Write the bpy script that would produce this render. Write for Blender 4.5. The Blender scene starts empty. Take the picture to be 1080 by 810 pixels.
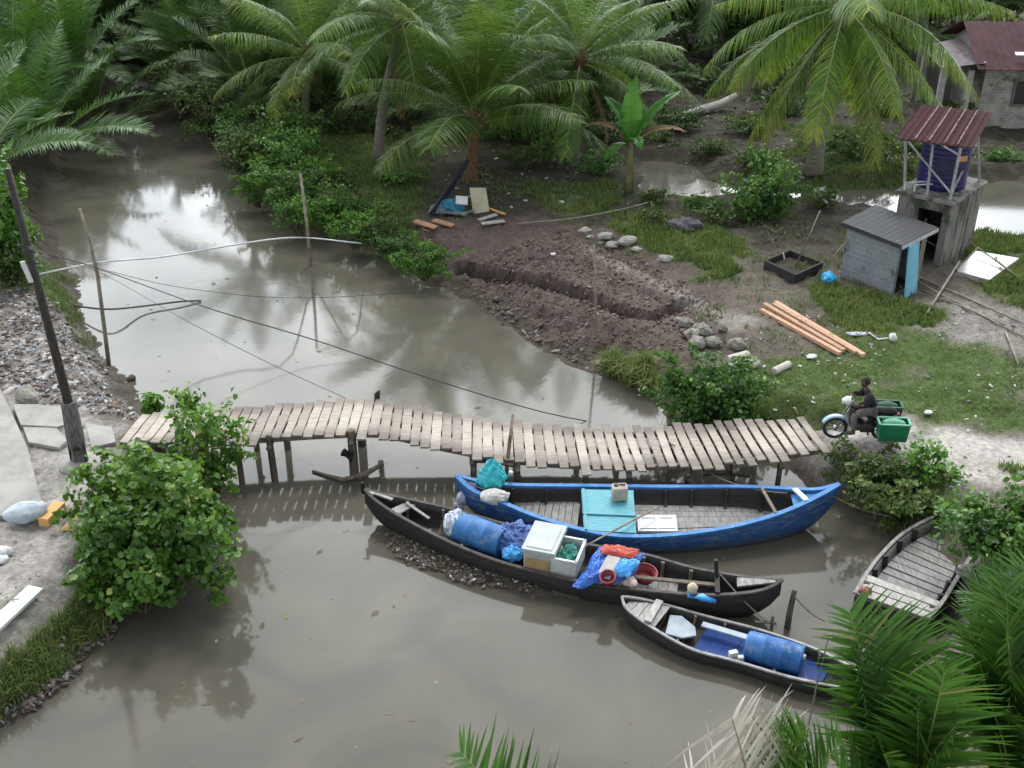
import bpy, math, random
import numpy as np
from mathutils import Vector, Matrix
R = math.radians
PI = math.pi
rng = np.random.default_rng(7)
random.seed(7)
scene = bpy.context.scene
C = bpy.data.collections.new("place"); scene.collection.children.link(C)

# ------------------------------------------------------------------ camera
F, PITCH, H = 1200.0, R(29.0), 13.5
SP, CP = math.sin(PITCH), math.cos(PITCH)
WATER = -1.0
cam_d = bpy.data.cameras.new("camera"); cam = bpy.data.objects.new("camera", cam_d); C.objects.link(cam)
cam.location = (0, 0, H); cam.rotation_euler = (R(90) - PITCH, 0, 0)
cam_d.sensor_width = 36; cam_d.lens = F / 1080 * 36; cam_d.clip_end = 2000; cam_d.clip_start = 0.1
scene.camera = cam

def at(x, y, z=0.0):
    """survey a point of the place: where the sight line through (x, y) meets height z"""
    u, v = (x - 540) / F, (y - 405) / F
    dz = -SP - v * CP; dy = CP - v * SP
    t = (z - H) / dz
    return Vector((u * t, dy * t, z))
def at_Y(x, y, Y):
    u, v = (x - 540) / F, (y - 405) / F
    t = Y / (CP - v * SP)
    return Vector((u * t, Y, H + (-SP - v * CP) * t))
def zat(Y, y):
    return at_Y(540, y, Y).z

# ------------------------------------------------------------------ noise and terrain
def _hash(ix, iy, seed):
    h = (ix.astype(np.int64) * 374761393 + iy.astype(np.int64) * 668265263 + seed * 1442695041) & 0xffffffff
    h = ((h ^ (h >> 13)) * 1274126177) & 0xffffffff
    return ((h ^ (h >> 16)) & 0xffff) / 65535.0
def vnoise(x, y, seed=0):
    ix, iy = np.floor(x), np.floor(y); fx, fy = x - ix, y - iy
    fx = fx * fx * (3 - 2 * fx); fy = fy * fy * (3 - 2 * fy)
    a = _hash(ix, iy, seed); b = _hash(ix + 1, iy, seed); c = _hash(ix, iy + 1, seed); d = _hash(ix + 1, iy + 1, seed)
    return (a * (1 - fx) + b * fx) * (1 - fy) + (c * (1 - fx) + d * fx) * fy
def fbm(x, y, seed=0, oct=4):
    s = 0; a = .5; f = 1.0
    for k in range(oct):
        s = s + a * vnoise(x * f + 17 * k, y * f - 9 * k, seed + k); a *= .5; f *= 2.03
    return s / (1 - .5 ** oct)
def sstep(a, b, x):
    t = np.clip((x - a) / (b - a), 0, 1); return t * t * (3 - 2 * t)
def poly_xy(px, z=0.0):
    return np.array([at(x, y, z)[:2] for x, y in px])
def sd_poly(X, Y, P):
    d = np.full(X.shape, 1e9); inside = np.zeros(X.shape, bool)
    n = len(P)
    for i in range(n):
        ax, ay = P[i]; bx, by = P[(i + 1) % n]
        ex, ey = bx - ax, by - ay; wx, wy = X - ax, Y - ay
        t = np.clip((wx * ex + wy * ey) / (ex * ex + ey * ey + 1e-12), 0, 1)
        d = np.minimum(d, (wx - ex * t) ** 2 + (wy - ey * t) ** 2)
        cond = ((ay > Y) != (by > Y)) & (X < (bx - ax) * (Y - ay) / ((by - ay) if by != ay else 1e-9) + ax)
        inside ^= cond
    d = np.sqrt(d)
    return np.where(inside, -d, d)
def d_line(X, Y, P):
    d = np.full(X.shape, 1e9)
    for i in range(len(P) - 1):
        ax, ay = P[i]; bx, by = P[i + 1]
        ex, ey = bx - ax, by - ay; wx, wy = X - ax, Y - ay
        t = np.clip((wx * ex + wy * ey) / (ex * ex + ey * ey + 1e-12), 0, 1)
        d = np.minimum(d, (wx - ex * t) ** 2 + (wy - ey * t) ** 2)
    return np.sqrt(d)

RIVER = poly_xy([(-700, 1500), (-300, 880), (0, 778), (50, 738), (85, 702), (130, 655), (185, 612), (232, 560), (240, 520), (215, 480),
    (175, 445), (150, 428), (138, 402), (105, 372), (92, 340), (82, 305), (62, 250), (40, 205), (62, 172), (100, 155), (122, 132),
    (128, 112), (138, 92), (120, 80), (100, 74), (150, 72), (185, 95), (192, 120), (215, 150), (250, 170), (266, 195), (277, 226), (330, 247), (385, 264),
    (430, 288), (470, 302), (500, 314), (550, 352), (590, 378), (620, 392), (660, 408), (690, 428), (710, 455), (760, 476), (820, 486),
    (868, 494), (890, 520), (930, 562), (962, 600), (985, 650), (950, 690), (905, 730), (890, 800), (885, 850), (800, 900), (450, 1010), (200, 1500)], WATER)
CREEKZ = -.38
CREEK = poly_xy([(676, 170), (700, 170), (732, 176), (750, 192), (830, 203), (880, 200), (950, 198), (1000, 196), (1040, 192), (1090, 190), (1250, 190),
    (1250, 262), (1090, 250), (1040, 250), (1015, 244), (960, 235), (920, 224), (870, 214), (810, 210), (752, 208), (732, 212), (700, 210), (676, 202)], CREEKZ)
LOCAL_RISE = []
TRENCH = poly_xy([(488, 268), (560, 288), (620, 312), (668, 332), (690, 333), (722, 322)], -.22)
BANKR = poly_xy([(478, 272), (540, 305), (600, 335), (650, 352)], -.22)
BED = poly_xy([(540, 262), (600, 272), (660, 292), (712, 312)], -.22)
MUDB = poly_xy([(410, 562), (450, 588), (510, 606), (570, 616)], WATER)
MUDB2 = poly_xy([(600, 624), (640, 634), (668, 640)], WATER)

PATHF = poly_xy([(846, 438), (890, 446), (960, 446), (1100, 466), (1300, 490), (1300, 530), (1100, 508), (985, 494), (930, 482), (874, 474)])
def height(X, Y):
    X = np.asarray(X, float); Y = np.asarray(Y, float)
    n1 = fbm(X * .7, Y * .7, 3) - .5; n2 = fbm(X * 2.6, Y * 2.6, 11) - .5; n3 = fbm(X * 7, Y * 7, 23, 3) - .5
    d = sd_poly(X, Y, RIVER) + n2 * .45 + n1 * .3; dc = sd_poly(X, Y, CREEK) + n2 * .3 + n1 * .2
    out = -1.0 + 1.0 * sstep(-.02, 1.5, d) + (n1 * .22 + n2 * .13 + n3 * .06) * sstep(0, .8, d) + n3 * .10 * sstep(-.1, .1, d)
    ins = -1.0 - .9 * sstep(0, 1.3, -d)
    z = np.where(d > 0, out, ins)
    zc = np.where(dc > 0, CREEKZ + .42 * sstep(-.02, .9, dc) + n3 * .05 + (n1 * .2 + n2 * .12) * sstep(0, .8, dc), CREEKZ - .5 * sstep(0, .7, -dc)); kc = sstep(1.6, .6, dc); z = z * (1 - kc) + zc * kc
    # the dug garden bed beside the river
    dt = d_line(X, Y, TRENCH); db = d_line(X, Y, BED); dr = d_line(X, Y, BANKR)
    f2 = np.exp(-(np.minimum(db, np.minimum(dt, dr)) / 1.7) ** 4); z = np.where(d > 0, z * (1 - f2) + (-1.0 + .78 * sstep(-.02, 2.3, d) + n2 * .10 + n3 * .10) * f2, z)
    flat_ = 0 * np.exp(-(np.minimum(db, np.minimum(dt, dr)) / 1.1) ** 4) * sstep(.5, 1.4, d)
    z = z * (1 - .7 * flat_) + .05 * np.exp(-(db / .75) ** 4) * (1 + 3 * n2 + 4 * n3) + .08 * np.exp(-(dr / .6) ** 2) * (1 + 2 * n2 + 3 * n3)
    z = z - .40 * sstep(.25, .18, dt + n3 * .03)
    dm = d_line(X, Y, MUDB) + n2 * .55 + n3 * .3; dm2 = d_line(X, Y, MUDB2)
    bump = .95 * np.exp(-(dm / .75) ** 4) + .8 * np.exp(-(dm2 / .25) ** 4)
    z = np.where(d < 0, np.minimum(z + 1.02 * bump, -.86 + n2 * .14 + n3 * .22), z)
    pm = sstep(.5, -.5, sd_poly(X, Y, PATHF)); z = z * (1 - pm) + (.0 + n3 * .05) * pm
    return z
def gz(x, y):
    return float(height(np.array([x]), np.array([y]))[0])
def on(x, y, dz=0.0):
    p = at(x, y, 0)
    for k in range(5): p = at(x, y, gz(p.x, p.y) + dz)
    return p

# ------------------------------------------------------------------ materials
MATS = {}
def lnk(nt, a, b): nt.links.new(a, b)
def M(name, c1, c2=None, scale=4, rough=.8, bump=.0, bscale=30, stretch=(1, 1, 1), metal=0, spec=.3, rnd=0.0, c3=None, s3=9, t3=.62, coat=0):
    if name in MATS: return MATS[name]
    m = bpy.data.materials.new(name); m.use_nodes = True; nt = m.node_tree; N = nt.nodes
    b = N['Principled BSDF']; b.inputs['Roughness'].default_value = rough; b.inputs['Metallic'].default_value = metal
    b.inputs['Specular IOR Level'].default_value = spec; b.inputs['Coat Weight'].default_value = coat
    tc = N.new('ShaderNodeTexCoord'); mp = N.new('ShaderNodeMapping'); mp.inputs['Scale'].default_value = stretch
    lnk(nt, tc.outputs['Object'], mp.inputs['Vector'])
    oi = N.new('ShaderNodeObjectInfo')
    add = N.new('ShaderNodeVectorMath'); add.operation = 'ADD'
    lnk(nt, mp.outputs[0], add.inputs[0]); 
    mul = N.new('ShaderNodeMath'); mul.operation = 'MULTIPLY'; mul.inputs[1].default_value = 37.0
    lnk(nt, oi.outputs['Random'], mul.inputs[0]); lnk(nt, mul.outputs[0], add.inputs[1])
    nz = N.new('ShaderNodeTexNoise'); nz.inputs['Scale'].default_value = scale; nz.inputs['Detail'].default_value = 6; nz.inputs['Roughness'].default_value = .62
    lnk(nt, add.outputs[0], nz.inputs['Vector'])
    c2 = c2 or tuple(x * .72 for x in c1)
    rp = N.new('ShaderNodeValToRGB'); rp.color_ramp.elements[0].position = .36; rp.color_ramp.elements[1].position = .64
    rp.color_ramp.elements[0].color = (*c1, 1); rp.color_ramp.elements[1].color = (*c2, 1)
    lnk(nt, nz.outputs['Fac'], rp.inputs['Fac']); col = rp.outputs['Color']
    if c3:
        n3 = N.new('ShaderNodeTexNoise'); n3.inputs['Scale'].default_value = s3; n3.inputs['Detail'].default_value = 8; n3.inputs['Roughness'].default_value = .7
        lnk(nt, add.outputs[0], n3.inputs['Vector'])
        r3 = N.new('ShaderNodeValToRGB'); r3.color_ramp.elements[0].position = t3 - .04; r3.color_ramp.elements[1].position = t3 + .05
        lnk(nt, n3.outputs['Fac'], r3.inputs['Fac'])
        mx = N.new('ShaderNodeMix'); mx.data_type = 'RGBA'; lnk(nt, r3.outputs['Color'], mx.inputs['Factor']); lnk(nt, col, mx.inputs[6]); mx.inputs[7].default_value = (*c3, 1)
        col = mx.outputs[2]
    if rnd:
        hs = N.new('ShaderNodeHueSaturation'); mr = N.new('ShaderNodeMapRange'); mr.inputs[3].default_value = 1 - rnd; mr.inputs[4].default_value = 1 + rnd
        lnk(nt, oi.outputs['Random'], mr.inputs[0]); lnk(nt, mr.outputs[0], hs.inputs['Value']); lnk(nt, col, hs.inputs['Color']); col = hs.outputs['Color']
    lnk(nt, col, b.inputs['Base Color'])
    if bump:
        nb = N.new('ShaderNodeTexNoise'); nb.inputs['Scale'].default_value = bscale; nb.inputs['Detail'].default_value = 5
        lnk(nt, mp.outputs[0], nb.inputs['Vector'])
        bp = N.new('ShaderNodeBump'); bp.inputs['Strength'].default_value = bump; bp.inputs['Distance'].default_value = .03
        lnk(nt, nb.outputs['Fac'], bp.inputs['Height']); lnk(nt, bp.outputs[0], b.inputs['Normal'])
    MATS[name] = m; return m
def leafmat(name, cols, trans=(.16, .26, .03), tfac=.28, rough=.45, rnd=.18, spec=.35):
    """cols: colour stops over the per-leaf 'rnd' value"""
    if name in MATS: return MATS[name]
    m = bpy.data.materials.new(name); m.use_nodes = True; nt = m.node_tree; N = nt.nodes
    b = N['Principled BSDF']; b.inputs['Roughness'].default_value = rough; b.inputs['Specular IOR Level'].default_value = spec
    a = N.new('ShaderNodeAttribute'); a.attribute_name = 'rnd'
    rp = N.new('ShaderNodeValToRGB'); el = rp.color_ramp.elements
    while len(el) < len(cols): el.new(.5)
    for i, (p, c) in enumerate(cols): el[i].position = p; el[i].color = (*c, 1)
    lnk(nt, a.outputs['Fac'], rp.inputs['Fac'])
    oi = N.new('ShaderNodeObjectInfo'); hs = N.new('ShaderNodeHueSaturation'); mr = N.new('ShaderNodeMapRange')
    mr.inputs[3].default_value = 1 - rnd; mr.inputs[4].default_value = 1 + rnd
    lnk(nt, oi.outputs['Random'], mr.inputs[0]); lnk(nt, mr.outputs[0], hs.inputs['Value']); lnk(nt, rp.outputs[0], hs.inputs['Color'])
    lnk(nt, hs.outputs[0], b.inputs['Base Color'])
    t = N.new('ShaderNodeBsdfTranslucent'); mx = N.new('ShaderNodeMixShader'); mx.inputs[0].default_value = tfac
    mc = N.new('ShaderNodeMix'); mc.data_type = 'RGBA'; mc.inputs[0].default_value = .55
    lnk(nt, hs.outputs[0], mc.inputs[6]); mc.inputs[7].default_value = (*trans, 1); lnk(nt, mc.outputs[2], t.inputs['Color'])
    lnk(nt, b.outputs[0], mx.inputs[1]); lnk(nt, t.outputs[0], mx.inputs[2]); lnk(nt, mx.outputs[0], N['Material Output'].inputs['Surface'])
    MATS[name] = m; return m

def blockmat(name, c1, c2, mortar, scale):
    if name in MATS: return MATS[name]
    m = M(name, c1, c2, 3, .9, .25, 20, c3=tuple(x * .45 for x in c2), s3=2.2, t3=.6); nt = m.node_tree; N = nt.nodes; b = N['Principled BSDF']
    src = b.inputs['Base Color'].links[0].from_socket
    br = N.new('ShaderNodeTexBrick'); br.inputs['Scale'].default_value = scale; br.inputs['Mortar Size'].default_value = .03
    br.inputs['Color1'].default_value = (.9, .9, .9, 1); br.inputs['Color2'].default_value = (.78, .78, .78, 1); br.inputs['Mortar'].default_value = (*mortar, 1)
    uv = N.new('ShaderNodeUVMap'); lnk(nt, uv.outputs[0], br.inputs['Vector'])
    mx = N.new('ShaderNodeMix'); mx.data_type = 'RGBA'; mx.blend_type = 'MULTIPLY'; mx.inputs[0].default_value = 1
    lnk(nt, src, mx.inputs[6]); lnk(nt, br.outputs['Color'], mx.inputs[7]); lnk(nt, mx.outputs[2], b.inputs['Base Color'])
    return m

def wearmat(m):
    nt = m.node_tree; N = nt.nodes; b = N['Principled BSDF']; src = b.inputs['Base Color'].links[0].from_socket
    tc = N.new('ShaderNodeTexCoord'); ln = N.new('ShaderNodeVectorMath'); ln.operation = 'LENGTH'; lnk(nt, tc.outputs['Object'], ln.inputs[0])
    mr = N.new('ShaderNodeMapRange'); mr.interpolation_type = 'SMOOTHSTEP'; mr.inputs[1].default_value = .3; mr.inputs[2].default_value = .72; mr.inputs[3].default_value = 1.3; mr.inputs[4].default_value = .74; lnk(nt, ln.outputs['Value'], mr.inputs[0])
    v = N.new('ShaderNodeVectorMath'); v.operation = 'SCALE'; lnk(nt, src, v.inputs[0]); lnk(nt, mr.outputs[0], v.inputs['Scale']); lnk(nt, v.outputs[0], b.inputs['Base Color'])
plank = M('weathered_plank', (.315, .278, .245), (.21, .183, .158), 3, .85, .35, 25, (1, 7, 7), rnd=.22, c3=(.13, .11, .09), s3=7, t3=.66)
def slime(m, z0, z1, c):
    nt = m.node_tree; N = nt.nodes; b = N['Principled BSDF']; src = b.inputs['Base Color'].links[0].from_socket
    tc = N.new('ShaderNodeTexCoord'); sp = N.new('ShaderNodeSeparateXYZ'); lnk(nt, tc.outputs['Object'], sp.inputs[0]); nz = N.new('ShaderNodeTexNoise'); nz.inputs['Scale'].default_value = 3; nz.inputs['Detail'].default_value = 8; lnk(nt, tc.outputs['Object'], nz.inputs['Vector'])
    ad = N.new('ShaderNodeMath'); ad.operation = 'MULTIPLY_ADD'; ad.inputs[1].default_value = .35; lnk(nt, nz.outputs['Fac'], ad.inputs[0]); lnk(nt, sp.outputs['Z'], ad.inputs[2])
    mr = N.new('ShaderNodeMapRange'); mr.inputs[1].default_value = z0 + .17; mr.inputs[2].default_value = z1 + .17; mr.inputs[3].default_value = .85; mr.inputs[4].default_value = 0; lnk(nt, ad.outputs[0], mr.inputs[0])
    mx = N.new('ShaderNodeMix'); mx.data_type = 'RGBA'; lnk(nt, mr.outputs[0], mx.inputs[0]); lnk(nt, src, mx.inputs[6]); mx.inputs[7].default_value = (*c, 1); lnk(nt, mx.outputs[2], b.inputs['Base Color'])
wearmat(plank)     # the boards are worn pale where people walk
oldwood = M('old_wood', (.17, .14, .115), (.09, .075, .06), 4, .9, .4, 20, (3, 3, 1), rnd=.2)
darkwood = M('dark_wood', (.018, .017, .018), (.035, .032, .031), 5, .7, .4, 18, (1, 2, 4), c3=(.11, .105, .10), s3=14, t3=.68)
greywood = M('grey_boards', (.29, .283, .278), (.16, .155, .15), 4, .85, .4, 22, (5, 1, 5), c3=(.1, .09, .085), s3=9, t3=.66)
paleboard = M('pale_boards', (.40, .39, .38), (.25, .24, .23), 4, .8, .3, 22, (5, 1, 5), c3=(.15, .13, .12), s3=9, t3=.64)
bluepaint = M('blue_paint', (.014, .055, .19), (.022, .09, .27), 3, .45, .25, 20, (.6, 1, 4), c3=(.11, .16, .21), s3=5, t3=.55)
bluedeep = M('deep_blue_paint', (.008, .022, .11), (.012, .035, .16), 3, .5, .2, 20, c3=(.05, .10, .25), s3=7, t3=.66)
bluelight = M('light_blue_paint', (.03, .17, .40), (.018, .10, .30), 5, .5, .2, c3=(.2, .3, .38), s3=8, t3=.64)
slime(bluepaint, .05, .26, (.075, .085, .085))     # mud and weed left along the waterline
turq = M('turquoise_paint', (.09, .33, .39), (.055, .23, .30), 5, .6, .2, 20, (1, 5, 1), c3=(.2, .26, .26), s3=7, t3=.58)
barrelblue = M('barrel_plastic', (.014, .085, .27), (.035, .15, .36), 2, .5, .1, 20, spec=.3, c3=(.11, .19, .28), s3=5, t3=.58)
white = M('white_paint', (.56, .67, .66), (.5, .5, .48), 5, .5, .1, c3=(.3, .27, .22), s3=8, t3=.68)
whiteplastic = M('white_plastic', (.56, .58, .585), (.45, .47, .475), 5, .5)
tarp = M('blue_tarp', (.012, .12, .48), (.01, .06, .32), 6, .38, .5, 9, spec=.5)
tarplight = M('light_blue_tarp', (.06, .34, .70), (.03, .24, .62), 6, .4, .4, 9, spec=.5)
redcloth = M('red_cloth', (.40, .045, .03), (.32, .08, .055), 8, .7, .3, 15, c3=(.5, .35, .28), s3=9, t3=.62)
redplastic = M('red_plastic', (.27, .035, .05), (.2, .03, .04), 5, .5)
netblue = M('blue_net', (.02, .05, .22), (.12, .2, .42), 22, .6, .8, 40, c3=(.4, .45, .55), s3=18, t3=.63)
netgreen = M('green_net', (.02, .16, .13), (.05, .26, .21), 30, .7, .9, 60, c3=(.02, .07, .06), s3=25, t3=.6)
clearfilm = M('plastic_film', (.42, .46, .55), (.3, .34, .46), 12, .25, .6, 14, spec=.6, c3=(.65, .68, .72), s3=10, t3=.6)
turqfilm = M('turquoise_film', (.015, .33, .40), (.02, .45, .50), 9, .25, .7, 12, spec=.6, c3=(.25, .62, .66), s3=12, t3=.66)
foam = M('foam_box', (.38, .39, .39), (.31, .32, .32), 4, .6, .1)
tan = M('tan_side', (.36, .25, .13), (.28, .19, .1), 6, .7)
concrete = M('concrete', (.30, .293, .275), (.215, .21, .20), 2, .9, .25, 18, c3=(.2, .19, .17), s3=5, t3=.66)
oldconcrete = M('old_concrete', (.17, .167, .155), (.08, .078, .07), 3, .9, .5, 18, (1, 1, .4), c3=(.04, .045, .032), s3=3, t3=.54)
stone = M('stone', (.24, .23, .20), (.14, .135, .115), 5, .9, .5, 14, rnd=.2, c3=(.12, .13, .08), s3=6, t3=.64)
rust = M('rusty_roof', (.055, .018, .021), (.036, .013, .016), 2.2, .75, .2, 20, (1, 1, 1), c3=(.2, .11, .09), s3=3.2, t3=.68, spec=.12)
rust2 = M('purple_rust_roof', (.075, .035, .042), (.04, .018, .021), 1.2, .75, .2, 20, c3=(.2, .13, .12), s3=2.5, t3=.66, spec=.12)
roofdark = M('dark_roof_sheet', (.04, .042, .048), (.024, .025, .03), 4, .6, .2, 20, (1, 4, 1), c3=(.15, .15, .16), s3=4, t3=.66)
steel = M('galvanised', (.35, .36, .37), (.22, .22, .22), 6, .5, .1, metal=.3)
tankp = M('tank_plastic', (.015, .012, .095), (.010, .009, .06), 2, .35, spec=.5)
tankdark = M('tank_band', (.02, .022, .05), (.03, .03, .07), 3, .4)
skyblue = M('sky_blue_door', (.13, .36, .47), (.10, .29, .40), 4, .6, .15, c3=(.3, .42, .46), s3=6, t3=.66)
lumber = M('fresh_timber', (.50, .31, .21), (.38, .225, .145), 3, .75, .2, 20, (1, 6, 6), rnd=.2, c3=(.22, .15, .11), s3=5, t3=.64)
bambool = M('bamboo', (.26, .235, .19), (.15, .13, .1), 6, .7, .2, rnd=.2)
polewood = M('pole_wood', (.022, .02, .02), (.05, .044, .042), 6, .85, .5, 14, (3, 3, 1))
sleevew = M('post_wood', (.16, .15, .15), (.05, .045, .045), 8, .9, .6, 14, (4, 4, .7))
cablem = M('cable_black', (.035, .035, .035), (.05, .05, .05), 3, .6)
hosem = M('white_hose', (.55, .57, .6), (.4, .42, .45), 3, .5)
ropem = M('rope', (.2, .18, .15), (.12, .1, .08), 12, .9)
rubber = M('rubber', (.018, .018, .018), (.03, .03, .03), 8, .8)
chrome = M('metal_rim', (.5, .5, .5), (.4, .4, .4), 5, .3, metal=.9)
bikeblack = M('bike_plastic', (.014, .014, .018), (.02, .02, .024), 5, .35, spec=.5)
bikeblue = M('pale_fender', (.35, .45, .55), (.3, .4, .5), 4, .35, spec=.5)
greenbox = M('green_box', (.012, .12, .06), (.016, .16, .08), 5, .5, .15)
greenlid = M('green_lid', (.07, .25, .16), (.10, .30, .20), 5, .5, .1)
greendark = M('dark_green_box', (.01, .05, .03), (.015, .07, .04), 5, .6)
skinm = M('skin', (.11, .055, .036), (.085, .042, .028), 8, .55)
jacket = M('dark_jacket', (.007, .008, .012), (.013, .014, .018), 9, .85, .3, 25)
trouser = M('grey_trousers', (.13, .12, .115), (.09, .083, .08), 9, .9, .3, 25)
hairm = M('dark_hair', (.012, .008, .007), (.022, .012, .009), 20, .7)
bark = M('palm_bark', (.20, .185, .16), (.11, .10, .085), 3, .9, .6, 9, (1, 1, 6), rnd=.15)
barkpale = M('pale_bark', (.38, .37, .34), (.25, .24, .22), 3, .9, .5, 9, (1, 1, 5))
barkbrown = M('brown_fibre', (.16, .085, .045), (.075, .045, .028), 6, .9, .7, 12, (3, 3, 1))
twig = M('twig', (.12, .095, .07), (.07, .055, .04), 8, .9)
rachism = M('rachis', (.22, .27, .09), (.16, .20, .06), 5, .5)
cardboard = M('cardboard', (.48, .30, .14), (.40, .24, .11), 5, .8)
orangewood = M('orange_wood', (.62, .36, .14), (.54, .30, .11), 5, .75)
brickred = M('brick_boards', (.34, .19, .12), (.25, .14, .09), 5, .85, rnd=.15)
bluesack = M('sack', (.30, .36, .44), (.42, .46, .5), 7, .7, .4, 14, c3=(.3, .36, .45), s3=9, t3=.6)
fridge = M('beige_board', (.40, .375, .28), (.33, .305, .22), 3, .6)
junkblue = M('junk_blue', (.02, .12, .2), (.04, .18, .28), 5, .5)
blueglow = M('blue_bag', (.02, .25, .55), (.04, .38, .66), 9, .4, .5, 12)
blackfilm = M('black_sheet', (.012, .012, .02), (.02, .02, .04), 9, .5, .6, 10)
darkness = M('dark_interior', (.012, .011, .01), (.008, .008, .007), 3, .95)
blockgrey = blockmat('grey_blocks', (.23, .25, .27), (.18, .20, .22), (.98, .98, .98), 1.6)
brickgrey = blockmat('grey_brick', (.34, .325, .30), (.2, .19, .18), (1.05, 1.05, 1.05), 2.2)

G_DARK, G_MID, G_LITE = (.010, .032, .010), (.026, .075, .018), (.065, .15, .03)
leaf_coco = leafmat('coconut_leaf', [(0, (.026, .066, .014)), (.5, (.062, .132, .024)), (.8, (.125, .21, .036)), (1, (.27, .29, .04))], (.20, .32, .03), .32, .42, .18, .2)
leaf_nipa = leafmat('nipa_leaf', [(0, (0.020, 0.066, 0.013)), (.6, (0.054, 0.136, 0.022)), (.92, (0.102, 0.195, 0.031)), (1, (0.256, 0.189, 0.066))], (.10, .24, .02), .25, .42)
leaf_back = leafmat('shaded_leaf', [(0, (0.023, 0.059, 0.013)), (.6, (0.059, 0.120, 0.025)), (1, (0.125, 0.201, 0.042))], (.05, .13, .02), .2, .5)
leaf_bush = leafmat('bush_leaf', [(0, (0.020, 0.065, 0.013)), (.45, (0.051, 0.136, 0.022)), (.8, (0.128, 0.248, 0.039)), (1, (0.243, 0.342, 0.066))], (.16, .32, .03), .28, .42)
leaf_bright = leafmat('bright_leaf', [(0, (0.045, 0.118, 0.017)), (.5, (0.077, 0.201, 0.024)), (.9, (0.141, 0.283, 0.039)), (1, (0.256, 0.354, 0.066))], (.2, .38, .03), .3, .45)
leaf_olive = leafmat('olive_leaf', [(0, (0.028, 0.061, 0.015)), (.5, (0.067, 0.118, 0.026)), (.9, (0.128, 0.183, 0.044)), (1, (0.218, 0.189, 0.077))], (.14, .2, .03), .25, .5)
leaf_front = leafmat('front_leaf', [(0, (.016, .05, .012)), (.6, (.036, .098, .018)), (.92, (.07, .15, .026)), (1, (.2, .16, .06))], (.12, .28, .02), .28, .4)
leaf_loose = leafmat('loose_leaf', [(0, (0.031, 0.088, 0.015)), (.45, (0.077, 0.171, 0.026)), (.8, (0.160, 0.289, 0.044)), (1, (0.307, 0.366, 0.077))], (.18, .36, .03), .3, .42)
leaf_dry = leafmat('dry_leaf', [(0, (.2, .17, .13)), (.5, (.36, .33, .28)), (1, (.6, .57, .52))], (.3, .25, .15), .15, .7)
leaf_brown = leafmat('brown_leaf', [(0, (.08, .05, .022)), (.5, (.16, .10, .045)), (1, (.26, .18, .09))], (.2, .12, .04), .15, .75)
leaf_banana = leafmat('banana_leaf', [(0, (.025, .10, .016)), (.7, (.05, .17, .024)), (.9, (.10, .23, .035)), (1, (.2, .14, .05))], (.22, .5, .03), .35, .35)
grassm = leafmat('grass_blade', [(0, (0.051, 0.073, 0.024)), (.45, (0.100, 0.147, 0.044)), (.8, (0.179, 0.236, 0.072)), (1, (0.307, 0.248, 0.121))], (.15, .28, .03), .25, .6, .05)

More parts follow.
